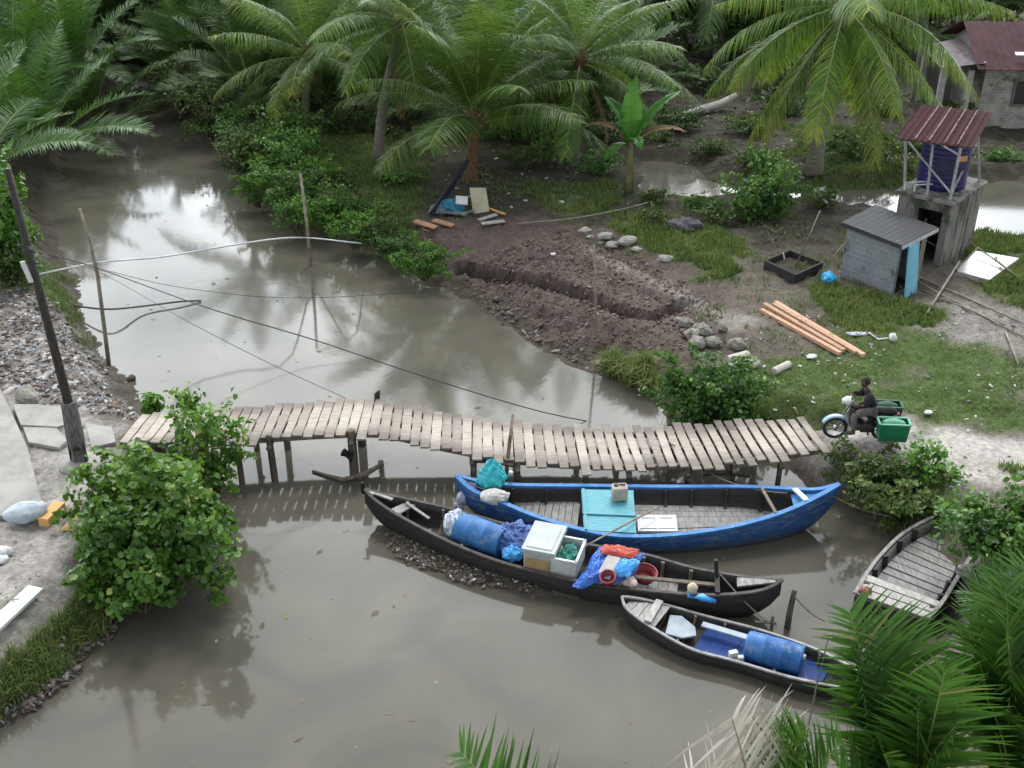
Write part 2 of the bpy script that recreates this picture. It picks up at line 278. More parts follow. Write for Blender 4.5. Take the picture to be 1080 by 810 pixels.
# ------------------------------------------------------------------ mesh helpers
def basis(d):
    d = Vector(d).normalized(); u = Vector((0, 0, 1)) if abs(d.z) < .95 else Vector((0, 1, 0))
    s = d.cross(u).normalized(); return d, s, s.cross(d).normalized()
class MB:
    def __init__(s): s.v = []; s.f = []; s.mi = []; s.m = 0; s.uv = {}
    def add(s, vs, fs):
        o = len(s.v); s.v += [tuple(v) for v in vs]; s.f += [tuple(i + o for i in f) for f in fs]; s.mi += [s.m] * len(fs); return s
    def box(s, c, size, rz=0, tilt=None):
        c = Vector(c); hx, hy, hz = [k / 2 for k in size]; m = Matrix.Rotation(rz, 3, 'Z')
        if tilt is not None: m = m @ tilt
        vs = [c + m @ Vector((x * hx, y * hy, z * hz)) for x in (-1, 1) for y in (-1, 1) for z in (-1, 1)]
        return s.add(vs, [(0, 1, 3, 2), (4, 6, 7, 5), (0, 4, 5, 1), (2, 3, 7, 6), (0, 2, 6, 4), (1, 5, 7, 3)])
    def bar(s, a, b, w, h, up=None, taper=1):
        a, b = Vector(a), Vector(b); d, sd, u = basis(b - a)
        if up is not None:
            sd = d.cross(Vector(up)).normalized(); u = sd.cross(d).normalized()
        vs = []
        for p, k in ((a, 1), (b, taper)):
            for x, z in ((-1, -1), (1, -1), (1, 1), (-1, 1)): vs.append(p + sd * (x * w * k / 2) + u * (z * h * k / 2))
        return s.add(vs, [(0, 3, 2, 1), (4, 5, 6, 7), (0, 1, 5, 4), (1, 2, 6, 5), (2, 3, 7, 6), (3, 0, 4, 7)])
    def tube(s, pts, r, n=8, cap=True):
        pts = [Vector(p) for p in pts]; k = len(pts); rs = r if isinstance(r, (list, tuple)) else [r] * k
        o = len(s.v); vs = []; fs = []; ref = None
        for i, p in enumerate(pts):
            d = (pts[min(i + 1, k - 1)] - pts[max(i - 1, 0)]).normalized()
            if ref is None: _, a, b = basis(d)
            else:
                a = (ref - d * ref.dot(d)).normalized(); b = d.cross(a).normalized()
            ref = a
            for j in range(n):
                t = 2 * PI * j / n; vs.append(p + (a * math.cos(t) + b * math.sin(t)) * rs[i])
        for i in range(k - 1):
            for j in range(n):
                fs.append((i * n + j, i * n + (j + 1) % n, (i + 1) * n + (j + 1) % n, (i + 1) * n + j))
        if cap: fs += [tuple(range(n))[::-1], tuple(range((k - 1) * n, k * n))]
        return s.add(vs, fs)
    def lathe(s, base, axis, prof, n=20):
        """prof: (distance along the axis, radius)"""
        d, a, b = basis(axis); base = Vector(base); vs = []; fs = []; k = len(prof)
        for t, r in prof:
            for j in range(n):
                q = 2 * PI * j / n; vs.append(base + d * t + (a * math.cos(q) + b * math.sin(q)) * r)
        for i in range(k - 1):
            for j in range(n): fs.append((i * n + j, i * n + (j + 1) % n, (i + 1) * n + (j + 1) % n, (i + 1) * n + j))
        fs += [tuple(range(n))[::-1], tuple(range((k - 1) * n, k * n))]
        return s.add(vs, fs)
    def torus(s, c, axis, R0, r, n=24, m=8):
        d, a, b = basis(axis); c = Vector(c); vs = []; fs = []
        for i in range(n):
            t = 2 * PI * i / n; e = a * math.cos(t) + b * math.sin(t)
            for j in range(m):
                q = 2 * PI * j / m; vs.append(c + e * (R0 + r * math.cos(q)) + d * (r * math.sin(q)))
        for i in range(n):
            for j in range(m): fs.append((i * m + j, ((i + 1) % n) * m + j, ((i + 1) % n) * m + (j + 1) % m, i * m + (j + 1) % m))
        return s.add(vs, fs)
    def prism(s, poly, z0, z1):
        n = len(poly); vs = [(p[0], p[1], z0) for p in poly] + [(p[0], p[1], z1) for p in poly]
        fs = [tuple(range(n))[::-1], tuple(range(n, 2 * n))] + [(i, (i + 1) % n, n + (i + 1) % n, n + i) for i in range(n)]
        return s.add(vs, fs)
    def slab(s, quad, t):
        """a flat sheet through four points with thickness t under it"""
        q = [Vector(p) for p in quad]; nrm = (q[1] - q[0]).cross(q[-1] - q[0]).normalized()
        if nrm.z < 0: nrm = -nrm
        n = len(q); vs = q + [p - nrm * t for p in q]
        return s.add(vs, [tuple(range(n)), tuple(range(n, 2 * n))[::-1]] + [(i, n + i, n + (i + 1) % n, (i + 1) % n) for i in range(n)])
    def blob(s, c, rad, seed=0, n=14, m=9, amp=.25, freq=1.6, flat=None, rz=0, crump=0):
        c = Vector(c); vs = []; fs = []; rx, ry, rzz = rad; rm = Matrix.Rotation(rz, 3, 'Z'); r_ = random.Random(seed)
        ph = [r_.uniform(0, 6.28) for _ in range(9)]
        def nz(d):
            return (math.sin(d.x * 3.1 * freq + ph[0]) * math.cos(d.y * 2.7 * freq + ph[1]) + math.sin(d.z * 3.3 * freq + ph[2]) * math.cos(d.x * 4.1 * freq + ph[3]) +
                    .6 * math.sin(d.y * 7.1 * freq + ph[4]) * math.cos(d.z * 6.3 * freq + ph[5]) + .4 * math.sin(d.x * 12 * freq + ph[6]) * math.cos(d.y * 11 * freq + ph[7])) / 2.2
        for i in range(m + 1):
            th = PI * i / m
            for j in range(n):
                p = 2 * PI * j / n; d = Vector((math.sin(th) * math.cos(p), math.sin(th) * math.sin(p), math.cos(th)))
                k = 1 + amp * nz(d) + (r_.uniform(-crump, crump) if 0 < i < m else 0); v = Vector((d.x * rx * k, d.y * ry * k, d.z * rzz * k))
                if flat is not None: v.z = max(v.z, -flat)
                vs.append(c + rm @ v)
        for i in range(m):
            for j in range(n): fs.append((i * n + j, (i + 1) * n + j, (i + 1) * n + (j + 1) % n, i * n + (j + 1) % n))
        return s.add(vs, fs)

def tag(o, label=None, cat=None, group=None, kind=None):
    if label: o['label'] = label
    if cat: o['category'] = cat
    if group: o['group'] = group
    if kind: o['kind'] = kind
    return o
def link(name, me, parent=None):
    o = bpy.data.objects.new(name, me); C.objects.link(o)
    if parent is not None: o.parent = parent
    return o
def thing(name, label, cat, loc=(0, 0, 0), rz=0, group=None):
    o = bpy.data.objects.new(name, None); C.objects.link(o); o.location = loc; o.rotation_euler = (0, 0, rz); o.empty_display_size = .2
    return tag(o, label, cat, group)
def root_off(p):
    v = Vector((0, 0, 0)); 
    while p is not None: v += p.location; p = p.parent
    return v
def build(mb, name, mat, parent=None, smooth=False, bevel=0, local=False, loc=None):
    """one mesh object; coordinates in mb are the place's own unless local"""
    me = bpy.data.meshes.new(name)
    used = sorted({i for f in mb.f for i in f})
    if len(used) < len(mb.v):
        rm_ = {j: i for i, j in enumerate(used)}; mb.v = [mb.v[j] for j in used]; mb.f = [tuple(rm_[i] for i in f) for f in mb.f]
    vs = mb.v; off = Vector((0, 0, 0))
    if parent is None and not local:
        a = np.array(vs); off = Vector((float(a[:, 0].mean()), float(a[:, 1].mean()), float(a[:, 2].min()))) if loc is None else Vector(loc)
        vs = [(v[0] - off.x, v[1] - off.y, v[2] - off.z) for v in vs]
    elif parent is not None and not local:
        ro = root_off(parent); vs = [(v[0] - ro.x, v[1] - ro.y, v[2] - ro.z) for v in vs]
    me.from_pydata(vs, [], mb.f)
    for mm in (mat if isinstance(mat, (list, tuple)) else [mat]): me.materials.append(mm)
    if isinstance(mat, (list, tuple)): me.polygons.foreach_set('material_index', mb.mi)
    if smooth: me.polygons.foreach_set('use_smooth', [True] * len(me.polygons))
    me.update()
    o = link(name, me, parent)
    if parent is None and not local: o.location = off
    if bevel:
        b = o.modifiers.new('bevel', 'BEVEL'); b.width = bevel; b.segments = 2; b.limit_method = 'ANGLE'
    return o
def boxuv(o, s=1.0):
    me = o.data; uv = me.uv_layers.new(name='UVMap')
    for p in me.polygons:
        n = p.normal; h = Vector((-n.y, n.x, 0))
        if h.length < 1e-3: h = Vector((1, 0, 0))
        h.normalize()
        for li in p.loop_indices:
            c = me.vertices[me.loops[li].vertex_index].co
            uv.data[li].uv = (h.dot(c) * s, (c.z if abs(n.z) < .8 else c.y) * s)
def np_mesh(name, V, Fq, rnd=None, mats=(), smooth=False):
    me = bpy.data.meshes.new(name); V = np.asarray(V, np.float32); Fq = np.asarray(Fq, np.int32); k = Fq.shape[1]
    me.vertices.add(len(V)); me.vertices.foreach_set('co', V.ravel())
    me.loops.add(Fq.size); me.loops.foreach_set('vertex_index', Fq.ravel())
    me.polygons.add(len(Fq)); me.polygons.foreach_set('loop_start', np.arange(0, Fq.size, k, dtype=np.int32))
    if smooth: me.polygons.foreach_set('use_smooth', np.ones(len(Fq), bool))
    me.update(calc_edges=True)
    if rnd is not None:
        a = me.attributes.new('rnd', 'FLOAT', 'FACE'); a.data.foreach_set('value', np.asarray(rnd, np.float32))
    for m in mats: me.materials.append(m)
    return me
def crom(P, n):
    """n points along a smooth curve through P (rows), even in arc length"""
    P = np.asarray(P, float); Q = np.vstack([2 * P[0] - P[1], P, 2 * P[-1] - P[-2]]); out = []
    for i in range(len(P) - 1):
        for t in np.linspace(0, 1, 16, endpoint=False):
            a, b, c, d = Q[i], Q[i + 1], Q[i + 2], Q[i + 3]
            out.append(.5 * (2 * b + (c - a) * t + (2 * a - 5 * b + 4 * c - d) * t * t + (3 * b - a - 3 * c + d) * t ** 3))
    out.append(P[-1]); out = np.array(out)
    s = np.r_[0, np.cumsum(np.linalg.norm(np.diff(out, axis=0), axis=1))]
    q = np.linspace(0, s[-1], n)
    return np.stack([np.interp(q, s, out[:, k]) for k in range(out.shape[1])], 1)
def sag(a, b, drop, n=24):
    a, b = Vector(a), Vector(b); return [a.lerp(b, t) - Vector((0, 0, drop * 4 * t * (1 - t))) for t in [i / n for i in range(n + 1)]]

# ------------------------------------------------------------------ ground sheet
def axis_pts(lo, hi, step, far):
    core = list(np.arange(lo, hi + 1e-6, step)); a = []; b = []; s = step; x = lo
    while x > -far: s *= 1.35; x -= s; a.append(x)
    s = step; x = hi
    while x < far: s *= 1.35; x += s; b.append(x)
    return np.array(a[::-1] + core + b)
def axis2(a, lo, hi, b, fine, mid, far):
    c = axis_pts(a, b, mid, far); return np.r_[c[c < lo - mid * .4], np.arange(lo, hi, fine), c[c > hi + mid * .2]]
gx = axis2(-40, -22, 24, 40, .13, .3, 500); gy = axis2(6, 9, 50, 82, .13, .26, 500)
GX, GY = np.meshgrid(gx, gy)
GZ = height(GX, GY)
def mask(px, soft=.5, amp=.9, seed=5, z=0):
    return sstep(-soft, soft, -sd_poly(GX, GY, poly_xy(px, z)) + (fbm(GX * 1.1, GY * 1.1, seed) - .5) * 2 * amp)
def ground_colour():
    n1 = fbm(GX * .8, GY * .8, 41); n2 = fbm(GX * 4, GY * 4, 42); n3 = fbm(GX * 9, GY * 9, 43, 3)
    base = np.array([.125, .108, .09]); col = np.ones(GX.shape + (3,)) * base * (.7 + .6 * n1)[..., None]
    def over(m, c, var=.5):
        nonlocal col
        c = np.array(c) * (1 - var / 2 + var * n2)[..., None]; m = np.clip(m, 0, 1)[..., None]; col = col * (1 - m) + c * m
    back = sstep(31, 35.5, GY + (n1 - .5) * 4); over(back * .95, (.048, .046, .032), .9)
    over(mask([(470, 300), (430, 230), (560, 225), (650, 240), (760, 300), (800, 380), (690, 392), (590, 372), (530, 340)], .5, .5), (.105, .08, .072), .8)
    over(mask([(600, 245), (680, 285), (770, 322), (800, 340), (775, 350), (700, 300), (620, 262)], .3, .4), (.24, .215, .195), .5)
    over(mask([(-100, 300), (60, 300), (105, 360), (155, 432), (130, 440), (60, 428), (0, 400), (-100, 380)], .4, .5), (.20, .18, .165), .9)
    over(mask([(-200, 420), (60, 420), (130, 450), (110, 500), (90, 560), (100, 600), (40, 650), (0, 690), (-300, 800)], .4, .5), (.33, .31, .29), .6)
    over(mask([(838, 438), (890, 450), (955, 445), (1010, 455), (1100, 464), (1300, 490), (1300, 560), (1100, 512), (1040, 515), (985, 504), (905, 486), (868, 482)], .35, .3), (.42, .39, .365), .35)
    over(mask([(950, 330), (1090, 310), (1090, 380), (980, 375)], .6, .9) * .8, (.27, .255, .235), .6)
    gm = np.zeros(GX.shape)
    for px, k in GRASS: gm = np.maximum(gm, mask(px, .6, 1.2, 77) * k)
    gm = gm * sstep(.22, .55, fbm(GX * 1.6, GY * 1.6, 91) + .2)
    over(gm * .9, (.07, .105, .032), .8)
    wet = sstep(.55, -.05, GZ + 1.0 + (n2 - .5) * .3); over(wet * .75, (.07, .06, .048), .7)
    # pale scraps and stones trodden into the dirt
    lit = mask([(-100, 310), (60, 310), (100, 360), (150, 430), (60, 425), (-100, 400)], .3, .4); over(lit * (n3 > .60) * (n2 > .45), (.45, .44, .44), .4)
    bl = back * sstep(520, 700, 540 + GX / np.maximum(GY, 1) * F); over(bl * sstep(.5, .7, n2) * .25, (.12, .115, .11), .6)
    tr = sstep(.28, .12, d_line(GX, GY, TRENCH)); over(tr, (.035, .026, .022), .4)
    return col, gm
GRASS = [([(760, 395), (830, 380), (900, 350), (960, 340), (1100, 375), (1100, 460), (1000, 448), (940, 438), (860, 440), (780, 430)], 1.15),
    ([(1030, 250), (1100, 255), (1300, 300), (1300, 335), (1060, 318), (1035, 290)], 1.0),
    ([(640, 222), (700, 232), (770, 250), (785, 285), (740, 285), (690, 262), (640, 240)], 1.0),
    ([(590, 372), (640, 362), (720, 378), (800, 420), (700, 440), (650, 405)], .9),
    ([(265, 130), (440, 150), (450, 200), (440, 240), (470, 290), (390, 262), (280, 230)], 1.0),
    ([(560, 190), (640, 190), (650, 222), (570, 222)], .9),
    ([(845, 262), (890, 300), (940, 316), (975, 318), (985, 345), (900, 350), (850, 312)], 1.0),
    ([(-60, 250), (60, 270), (80, 330), (60, 310), (0, 300)], 1.0),
    ([(-200, 900), (0, 676), (45, 636), (75, 602), (120, 580), (145, 615), (80, 655), (0, 722), (-100, 850)], 1.0),
    ([(1040, 490), (1100, 488), (1200, 560), (1090, 530)], .9),
    ([(860, 488), (990, 505), (1000, 560), (930, 560), (890, 520)], .7),
    ([(560, 335), (590, 340), (590, 372), (560, 360)], .9), ([(820, 130), (1000, 140), (1010, 190), (850, 192)], .6)]
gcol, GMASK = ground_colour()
ny, nx = GX.shape
idx = np.arange(ny * nx).reshape(ny, nx)
FQ = np.stack([idx[:-1, :-1], idx[:-1, 1:], idx[1:, 1:], idx[1:, :-1]], -1).reshape(-1, 4)
gm = bpy.data.materials.new('earth'); gm.use_nodes = True; nt = gm.node_tree; N = nt.nodes; b = N['Principled BSDF']
b.inputs['Roughness'].default_value = .95; b.inputs['Specular IOR Level'].default_value = .2
a = N.new('ShaderNodeAttribute'); a.attribute_name = 'Col'
tc = N.new('ShaderNodeTexCoord'); n1 = N.new('ShaderNodeTexNoise'); n1.inputs['Scale'].default_value = 7; n1.inputs['Detail'].default_value = 9; n1.inputs['Roughness'].default_value = .75
lnk(nt, tc.outputs['Object'], n1.inputs['Vector'])
mr = N.new('ShaderNodeMapRange'); mr.inputs[1].default_value = .3; mr.inputs[2].default_value = .7; mr.inputs[3].default_value = .5; mr.inputs[4].default_value = 1.45
lnk(nt, n1.outputs['Fac'], mr.inputs[0])
mx = N.new('ShaderNodeVectorMath'); mx.operation = 'SCALE'; lnk(nt, a.outputs['Color'], mx.inputs[0]); lnk(nt, mr.outputs[0], mx.inputs['Scale']); lnk(nt, mx.outputs[0], b.inputs['Base Color'])
n2 = N.new('ShaderNodeTexNoise'); n2.inputs['Scale'].default_value = 14; n2.inputs['Detail'].default_value = 8; n2.inputs['Roughness'].default_value = .7; lnk(nt, tc.outputs['Object'], n2.inputs['Vector'])
bp = N.new('ShaderNodeBump'); bp.inputs['Strength'].default_value = .9; bp.inputs['Distance'].default_value = .09; lnk(nt, n2.outputs['Fac'], bp.inputs['Height']); lnk(nt, bp.outputs[0], b.inputs['Normal'])
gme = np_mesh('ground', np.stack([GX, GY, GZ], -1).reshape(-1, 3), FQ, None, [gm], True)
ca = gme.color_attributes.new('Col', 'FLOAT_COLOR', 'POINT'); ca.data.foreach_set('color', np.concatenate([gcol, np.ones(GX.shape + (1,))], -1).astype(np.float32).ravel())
tag(link('ground', gme), kind='structure')

# ------------------------------------------------------------------ water
wm = bpy.data.materials.new('muddy_water'); wm.use_nodes = True; nt = wm.node_tree; N = nt.nodes; b = N['Principled BSDF']
b.inputs['Roughness'].default_value = .07; b.inputs['IOR'].default_value = 1.333; b.inputs['Specular IOR Level'].default_value = .5
tc = N.new('ShaderNodeTexCoord')
n1 = N.new('ShaderNodeTexNoise'); n1.inputs['Scale'].default_value = .3; n1.inputs['Detail'].default_value = 7; n1.inputs['Distortion'].default_value = 1.6; lnk(nt, tc.outputs['Object'], n1.inputs['Vector'])
rp = N.new('ShaderNodeValToRGB'); rp.color_ramp.elements[0].position = .35; rp.color_ramp.elements[1].position = .68
rp.color_ramp.elements[0].color = (.066, .063, .051, 1); rp.color_ramp.elements[1].color = (.098, .091, .072, 1)
lnk(nt, n1.outputs['Fac'], rp.inputs['Fac']); lnk(nt, rp.outputs[0], b.inputs['Base Color'])
n2 = N.new('ShaderNodeTexNoise'); n2.inputs['Scale'].default_value = 5.5; n2.inputs['Detail'].default_value = 3; lnk(nt, tc.outputs['Object'], n2.inputs['Vector'])
n4 = N.new('ShaderNodeTexNoise'); n4.inputs['Scale'].default_value = .35; n4.inputs['Detail'].default_value = 3; lnk(nt, tc.outputs['Object'], n4.inputs['Vector'])
r4 = N.new('ShaderNodeMapRange'); r4.inputs[1].default_value = .42; r4.inputs[2].default_value = .62; r4.inputs[3].default_value = .003; r4.inputs[4].default_value = .02; lnk(nt, n4.outputs['Fac'], r4.inputs[0])
bp = N.new('ShaderNodeBump'); bp.inputs['Distance'].default_value = .1; lnk(nt, r4.outputs[0], bp.inputs['Strength']); lnk(nt, n2.outputs['Fac'], bp.inputs['Height']); lnk(nt, bp.outputs[0], b.inputs['Normal'])
mb = MB(); mb.add([(-60, -10, WATER), (60, -10, WATER), (60, 80, WATER), (-60, 80, WATER)], [(0, 1, 2, 3)])
tag(build(mb, 'river_water', wm, None, local=True), kind='structure')
cx0, cy0 = CREEK.min(0) - .5; cx1, cy1 = CREEK.max(0) + .5
mb = MB(); mb.add([(x, y, CREEKZ) for x, y in ((cx0, cy0), (cx1, cy0), (cx1, cy1), (cx0, cy1))], [(0, 1, 2, 3)])
tag(build(mb, 'creek_water', wm, None, local=True), kind='structure')

# ------------------------------------------------------------------ sky and sun
SUN_EL, SUN_AZ = 64.0, 18.0      # degrees; azimuth clockwise from straight ahead of the drone
w = bpy.data.worlds.new("World"); scene.world = w; w.use_nodes = True; nt = w.node_tree; N = nt.nodes; bg = N['Background']
sky = N.new('ShaderNodeTexSky'); sky.sky_type = 'NISHITA'; sky.sun_disc = False; sky.sun_elevation = R(SUN_EL); sky.sun_rotation = R(SUN_AZ)
sky.dust_density = 4.0; sky.air_density = 1.0; sky.ozone_density = 1.0
tc = N.new('ShaderNodeTexCoord'); mp = N.new('ShaderNodeMapping'); mp.inputs['Scale'].default_value = (1, 1, 2.2); lnk(nt, tc.outputs['Generated'], mp.inputs[0])
nz = N.new('ShaderNodeTexNoise'); nz.inputs['Scale'].default_value = 2.3; nz.inputs['Detail'].default_value = 7; nz.inputs['Roughness'].default_value = .55; lnk(nt, mp.outputs[0], nz.inputs['Vector'])
rp = N.new('ShaderNodeValToRGB'); rp.color_ramp.elements[0].position = .36; rp.color_ramp.elements[1].position = .66
rp.color_ramp.elements[0].color = (9.2, 10.2, 11.0, 1); rp.color_ramp.elements[1].color = (29, 29.8, 30, 1)
lnk(nt, nz.outputs['Fac'], rp.inputs[0])
# brighter cloud towards the sun's side of the sky, greyer behind the drone
sp = N.new('ShaderNodeSeparateXYZ'); lnk(nt, tc.outputs['Generated'], sp.inputs[0])
mr = N.new('ShaderNodeMapRange'); mr.interpolation_type = 'SMOOTHSTEP'; mr.inputs[1].default_value = -.1; mr.inputs[2].default_value = 1.0; mr.inputs[3].default_value = .5; mr.inputs[4].default_value = 3.0; lnk(nt, sp.outputs['Y'], mr.inputs[0])
sc_ = N.new('ShaderNodeVectorMath'); sc_.operation = 'SCALE'; lnk(nt, rp.outputs[0], sc_.inputs[0]); lnk(nt, mr.outputs[0], sc_.inputs['Scale'])
mz = N.new('ShaderNodeMapRange'); mz.interpolation_type = 'SMOOTHSTEP'; mz.inputs[1].default_value = .25; mz.inputs[2].default_value = .75; mz.inputs[3].default_value = 1.3; mz.inputs[4].default_value = .62; lnk(nt, sp.outputs['Z'], mz.inputs[0])
sc2 = N.new('ShaderNodeVectorMath'); sc2.operation = 'SCALE'; lnk(nt, sc_.outputs[0], sc2.inputs[0]); lnk(nt, mz.outputs[0], sc2.inputs['Scale'])
mix = N.new('ShaderNodeMix'); mix.data_type = 'RGBA'; mix.inputs[0].default_value = .8; lnk(nt, sky.outputs[0], mix.inputs[6]); lnk(nt, sc2.outputs[0], mix.inputs[7])
lnk(nt, mix.outputs[2], bg.inputs['Color']); bg.inputs['Strength'].default_value = .12
sd = bpy.data.lights.new('sun', 'SUN'); sd.energy = 1.6; sd.angle = R(12); sd.color = (1, .96, .9); so = bpy.data.objects.new('sun', sd); C.objects.link(so)
so.location = (0, 0, 40)
sv = Vector((math.sin(R(SUN_AZ)) * math.cos(R(SUN_EL)), math.cos(R(SUN_AZ)) * math.cos(R(SUN_EL)), math.sin(R(SUN_EL))))
so.rotation_euler = (-sv).to_track_quat('-Z', 'Y').to_euler()
vs_ = scene.view_settings; vs_.view_transform = 'Standard'; vs_.look = 'None'; vs_.gamma = 1; vs_.use_curve_mapping = False; vs_.exposure = 0.0
scene.cycles.max_bounces = 8; scene.cycles.transparent_max_bounces = 8; scene.cycles.sample_clamp_indirect = 6

# ------------------------------------------------------------------ wooden footbridge
FAR = [(150, 437, .08), (200, 433, .1), (250, 430, .1), (330, 424, .12), (372, 422, .14), (398, 421, .14), (430, 428, .04), (480, 436, -.08), (540, 444, -.2), (600, 449, -.27), (660, 451, -.27), (695, 449, -.22), (740, 447, -.12), (800, 443, .0), (848, 440, .06)]
NEAR = [(123, 468, .08), (180, 468, .1), (232, 468, .1), (320, 462, .12), (365, 460, .14), (392, 459, .14), (425, 464, .04), (470, 475, -.08), (532, 487, -.2), (595, 493, -.27), (660, 495, -.27), (712, 494, -.22), (765, 491, -.12), (825, 484, .0), (876, 475, .06)]
nP = 66
fp = crom([tuple(at(*p)) for p in FAR], nP + 1); npn = crom([tuple(at(*p)) for p in NEAR], nP + 1)
br = thing('footbridge', 'long wavy wooden plank footbridge crossing the muddy river on posts', 'footbridge', tuple((fp[33] + npn[33]) / 2 * np.array([1, 1, 0]) + np.array([0, 0, WATER])))
def bi(t):
    i = min(int(t * nP), nP - 1); k = t * nP - i
    return Vector(fp[i] * (1 - k) + fp[i + 1] * k), Vector(npn[i] * (1 - k) + npn[i + 1] * k)
for i in range(nP):
    a, bq = Vector((fp[i] + fp[i + 1]) / 2), Vector((npn[i] + npn[i + 1]) / 2)
    wd = .5 * (np.linalg.norm(fp[i + 1] - fp[i]) + np.linalg.norm(npn[i + 1] - npn[i]))
    ax = (bq - a).normalized(); e0, e1 = random.uniform(-.1, .1), random.uniform(-.1, .13)
    if random.random() < .12: e1 += .14
    a = a - ax * e0; bq = bq + ax * e1; tw = random.uniform(-.012, .018)
    m = MB(); gap = random.uniform(.025, .05) if i < 44 else random.uniform(.045, .075)
    d = (bq - a); k = 6
    # a sawn board with a slight warp: six cross sections
    sd_ = Vector((d.y, -d.x, 0)).normalized(); hw = (wd - gap) / 2; vs = []; fs = []
    sk = random.uniform(-.018, .018)
    for j in range(k):
        t = j / (k - 1); p = a + d * t + Vector((0, 0, tw + .012 * math.sin(t * 5 + i))) + sd_ * sk * (t - .5)
        r0 = random.uniform(-.004, .004)
        for x, z in ((-1, -.02), (1, -.02), (1, .02), (-1, .02)): vs.append(p + sd_ * (x * (hw + r0)) + Vector((0, 0, z)))
    for j in range(k - 1):
        for q in range(4): fs.append((j * 4 + q, j * 4 + (q + 1) % 4, j * 4 + 4 + (q + 1) % 4, j * 4 + 4 + q))
    fs += [(3, 2, 1, 0), (k * 4 - 4, k * 4 - 3, k * 4 - 2, k * 4 - 1)]
    m.add(vs, fs)
    c = (a + bq) / 2
    o = build(MB().add([v - c for v in vs], fs), 'plank', plank, br, local=True); o.location = c - br.location
for f in (.12, .5, .88):
    m = MB(); pts = [bi(t)[0].lerp(bi(t)[1], f) - Vector((0, 0, .085)) for t in np.linspace(0, 1, 34)]
    for p, q in zip(pts[:-1], pts[1:]): m.bar(p, q, .09, .12)
    build(m, 'stringer', oldwood, br)
for t, w_, dx in ((.165, .13, 0), (.21, .15, .02), (.325, .2, 0), (.50, .13, .05), (.565, .12, 0), (.66, .12, 0), (.72, .13, .04), (.80, .13, .12), (.865, .12, -.03), (.93, .12, 0)):
    A, B = bi(t)
    for f in (.1, .93):
        p = A.lerp(B, f); top = p + Vector((0, 0, .07 if f > .5 and w_ > .13 else -.06)); m = MB()
        m.tube([top, p + Vector((dx, 0, -1.0)), Vector((p.x + dx * 2, p.y, -1.9))], [w_ * .5, w_ * .55, w_ * .55], 7); build(m, 'post', oldwood, br, True)
    m = MB(); m.tube([A.lerp(B, -.02) - Vector((0, 0, .2)), A.lerp(B, 1.02) - Vector((0, 0, .2))], .06, 7); build(m, 'crossbeam', oldwood, br, True)
for a, bq, r in (((497, 485, -.33), (542, 490, -.33), .07), ((742, 498, -.42), (791, 500, -.42), .09)):
    m = MB(); m.tube([at(*a), at(*bq)], r, 8); build(m, 'crossbeam', oldwood, br, True)
m = MB(); m.bar(at(722, 497, -.35), at(738, 515, -.75), .2, .12); build(m, 'brace', oldwood, br)
m = MB(); p = at(397, 421, .14); m.tube([p - Vector((0, -.05, .5)), p + Vector((.02, .05, .12)), p + Vector((.08, .05, .2))], [.07, .07, .035], 7); build(m, 'post', darkwood, br, True)
# a bent branch caught at the thick post
m = MB(); m.tube([at(330, 497, -.98), at(362, 506, -.95), at(385, 500, -.9), at(404, 489, -.8)], [.04, .06, .07, .05], 7)
tag(build(m, 'driftwood_branch', oldwood, None, True), 'bent grey driftwood branch lying in the water at a bridge post', 'driftwood')
m = MB(); m.tube([at(362, 477, -.4), at(372, 482, -.45)], [.10, .12], 10); tag(build(m, 'wooden_roller', darkwood, None, True), 'short dark log end jammed beside the thick bridge post', 'log')

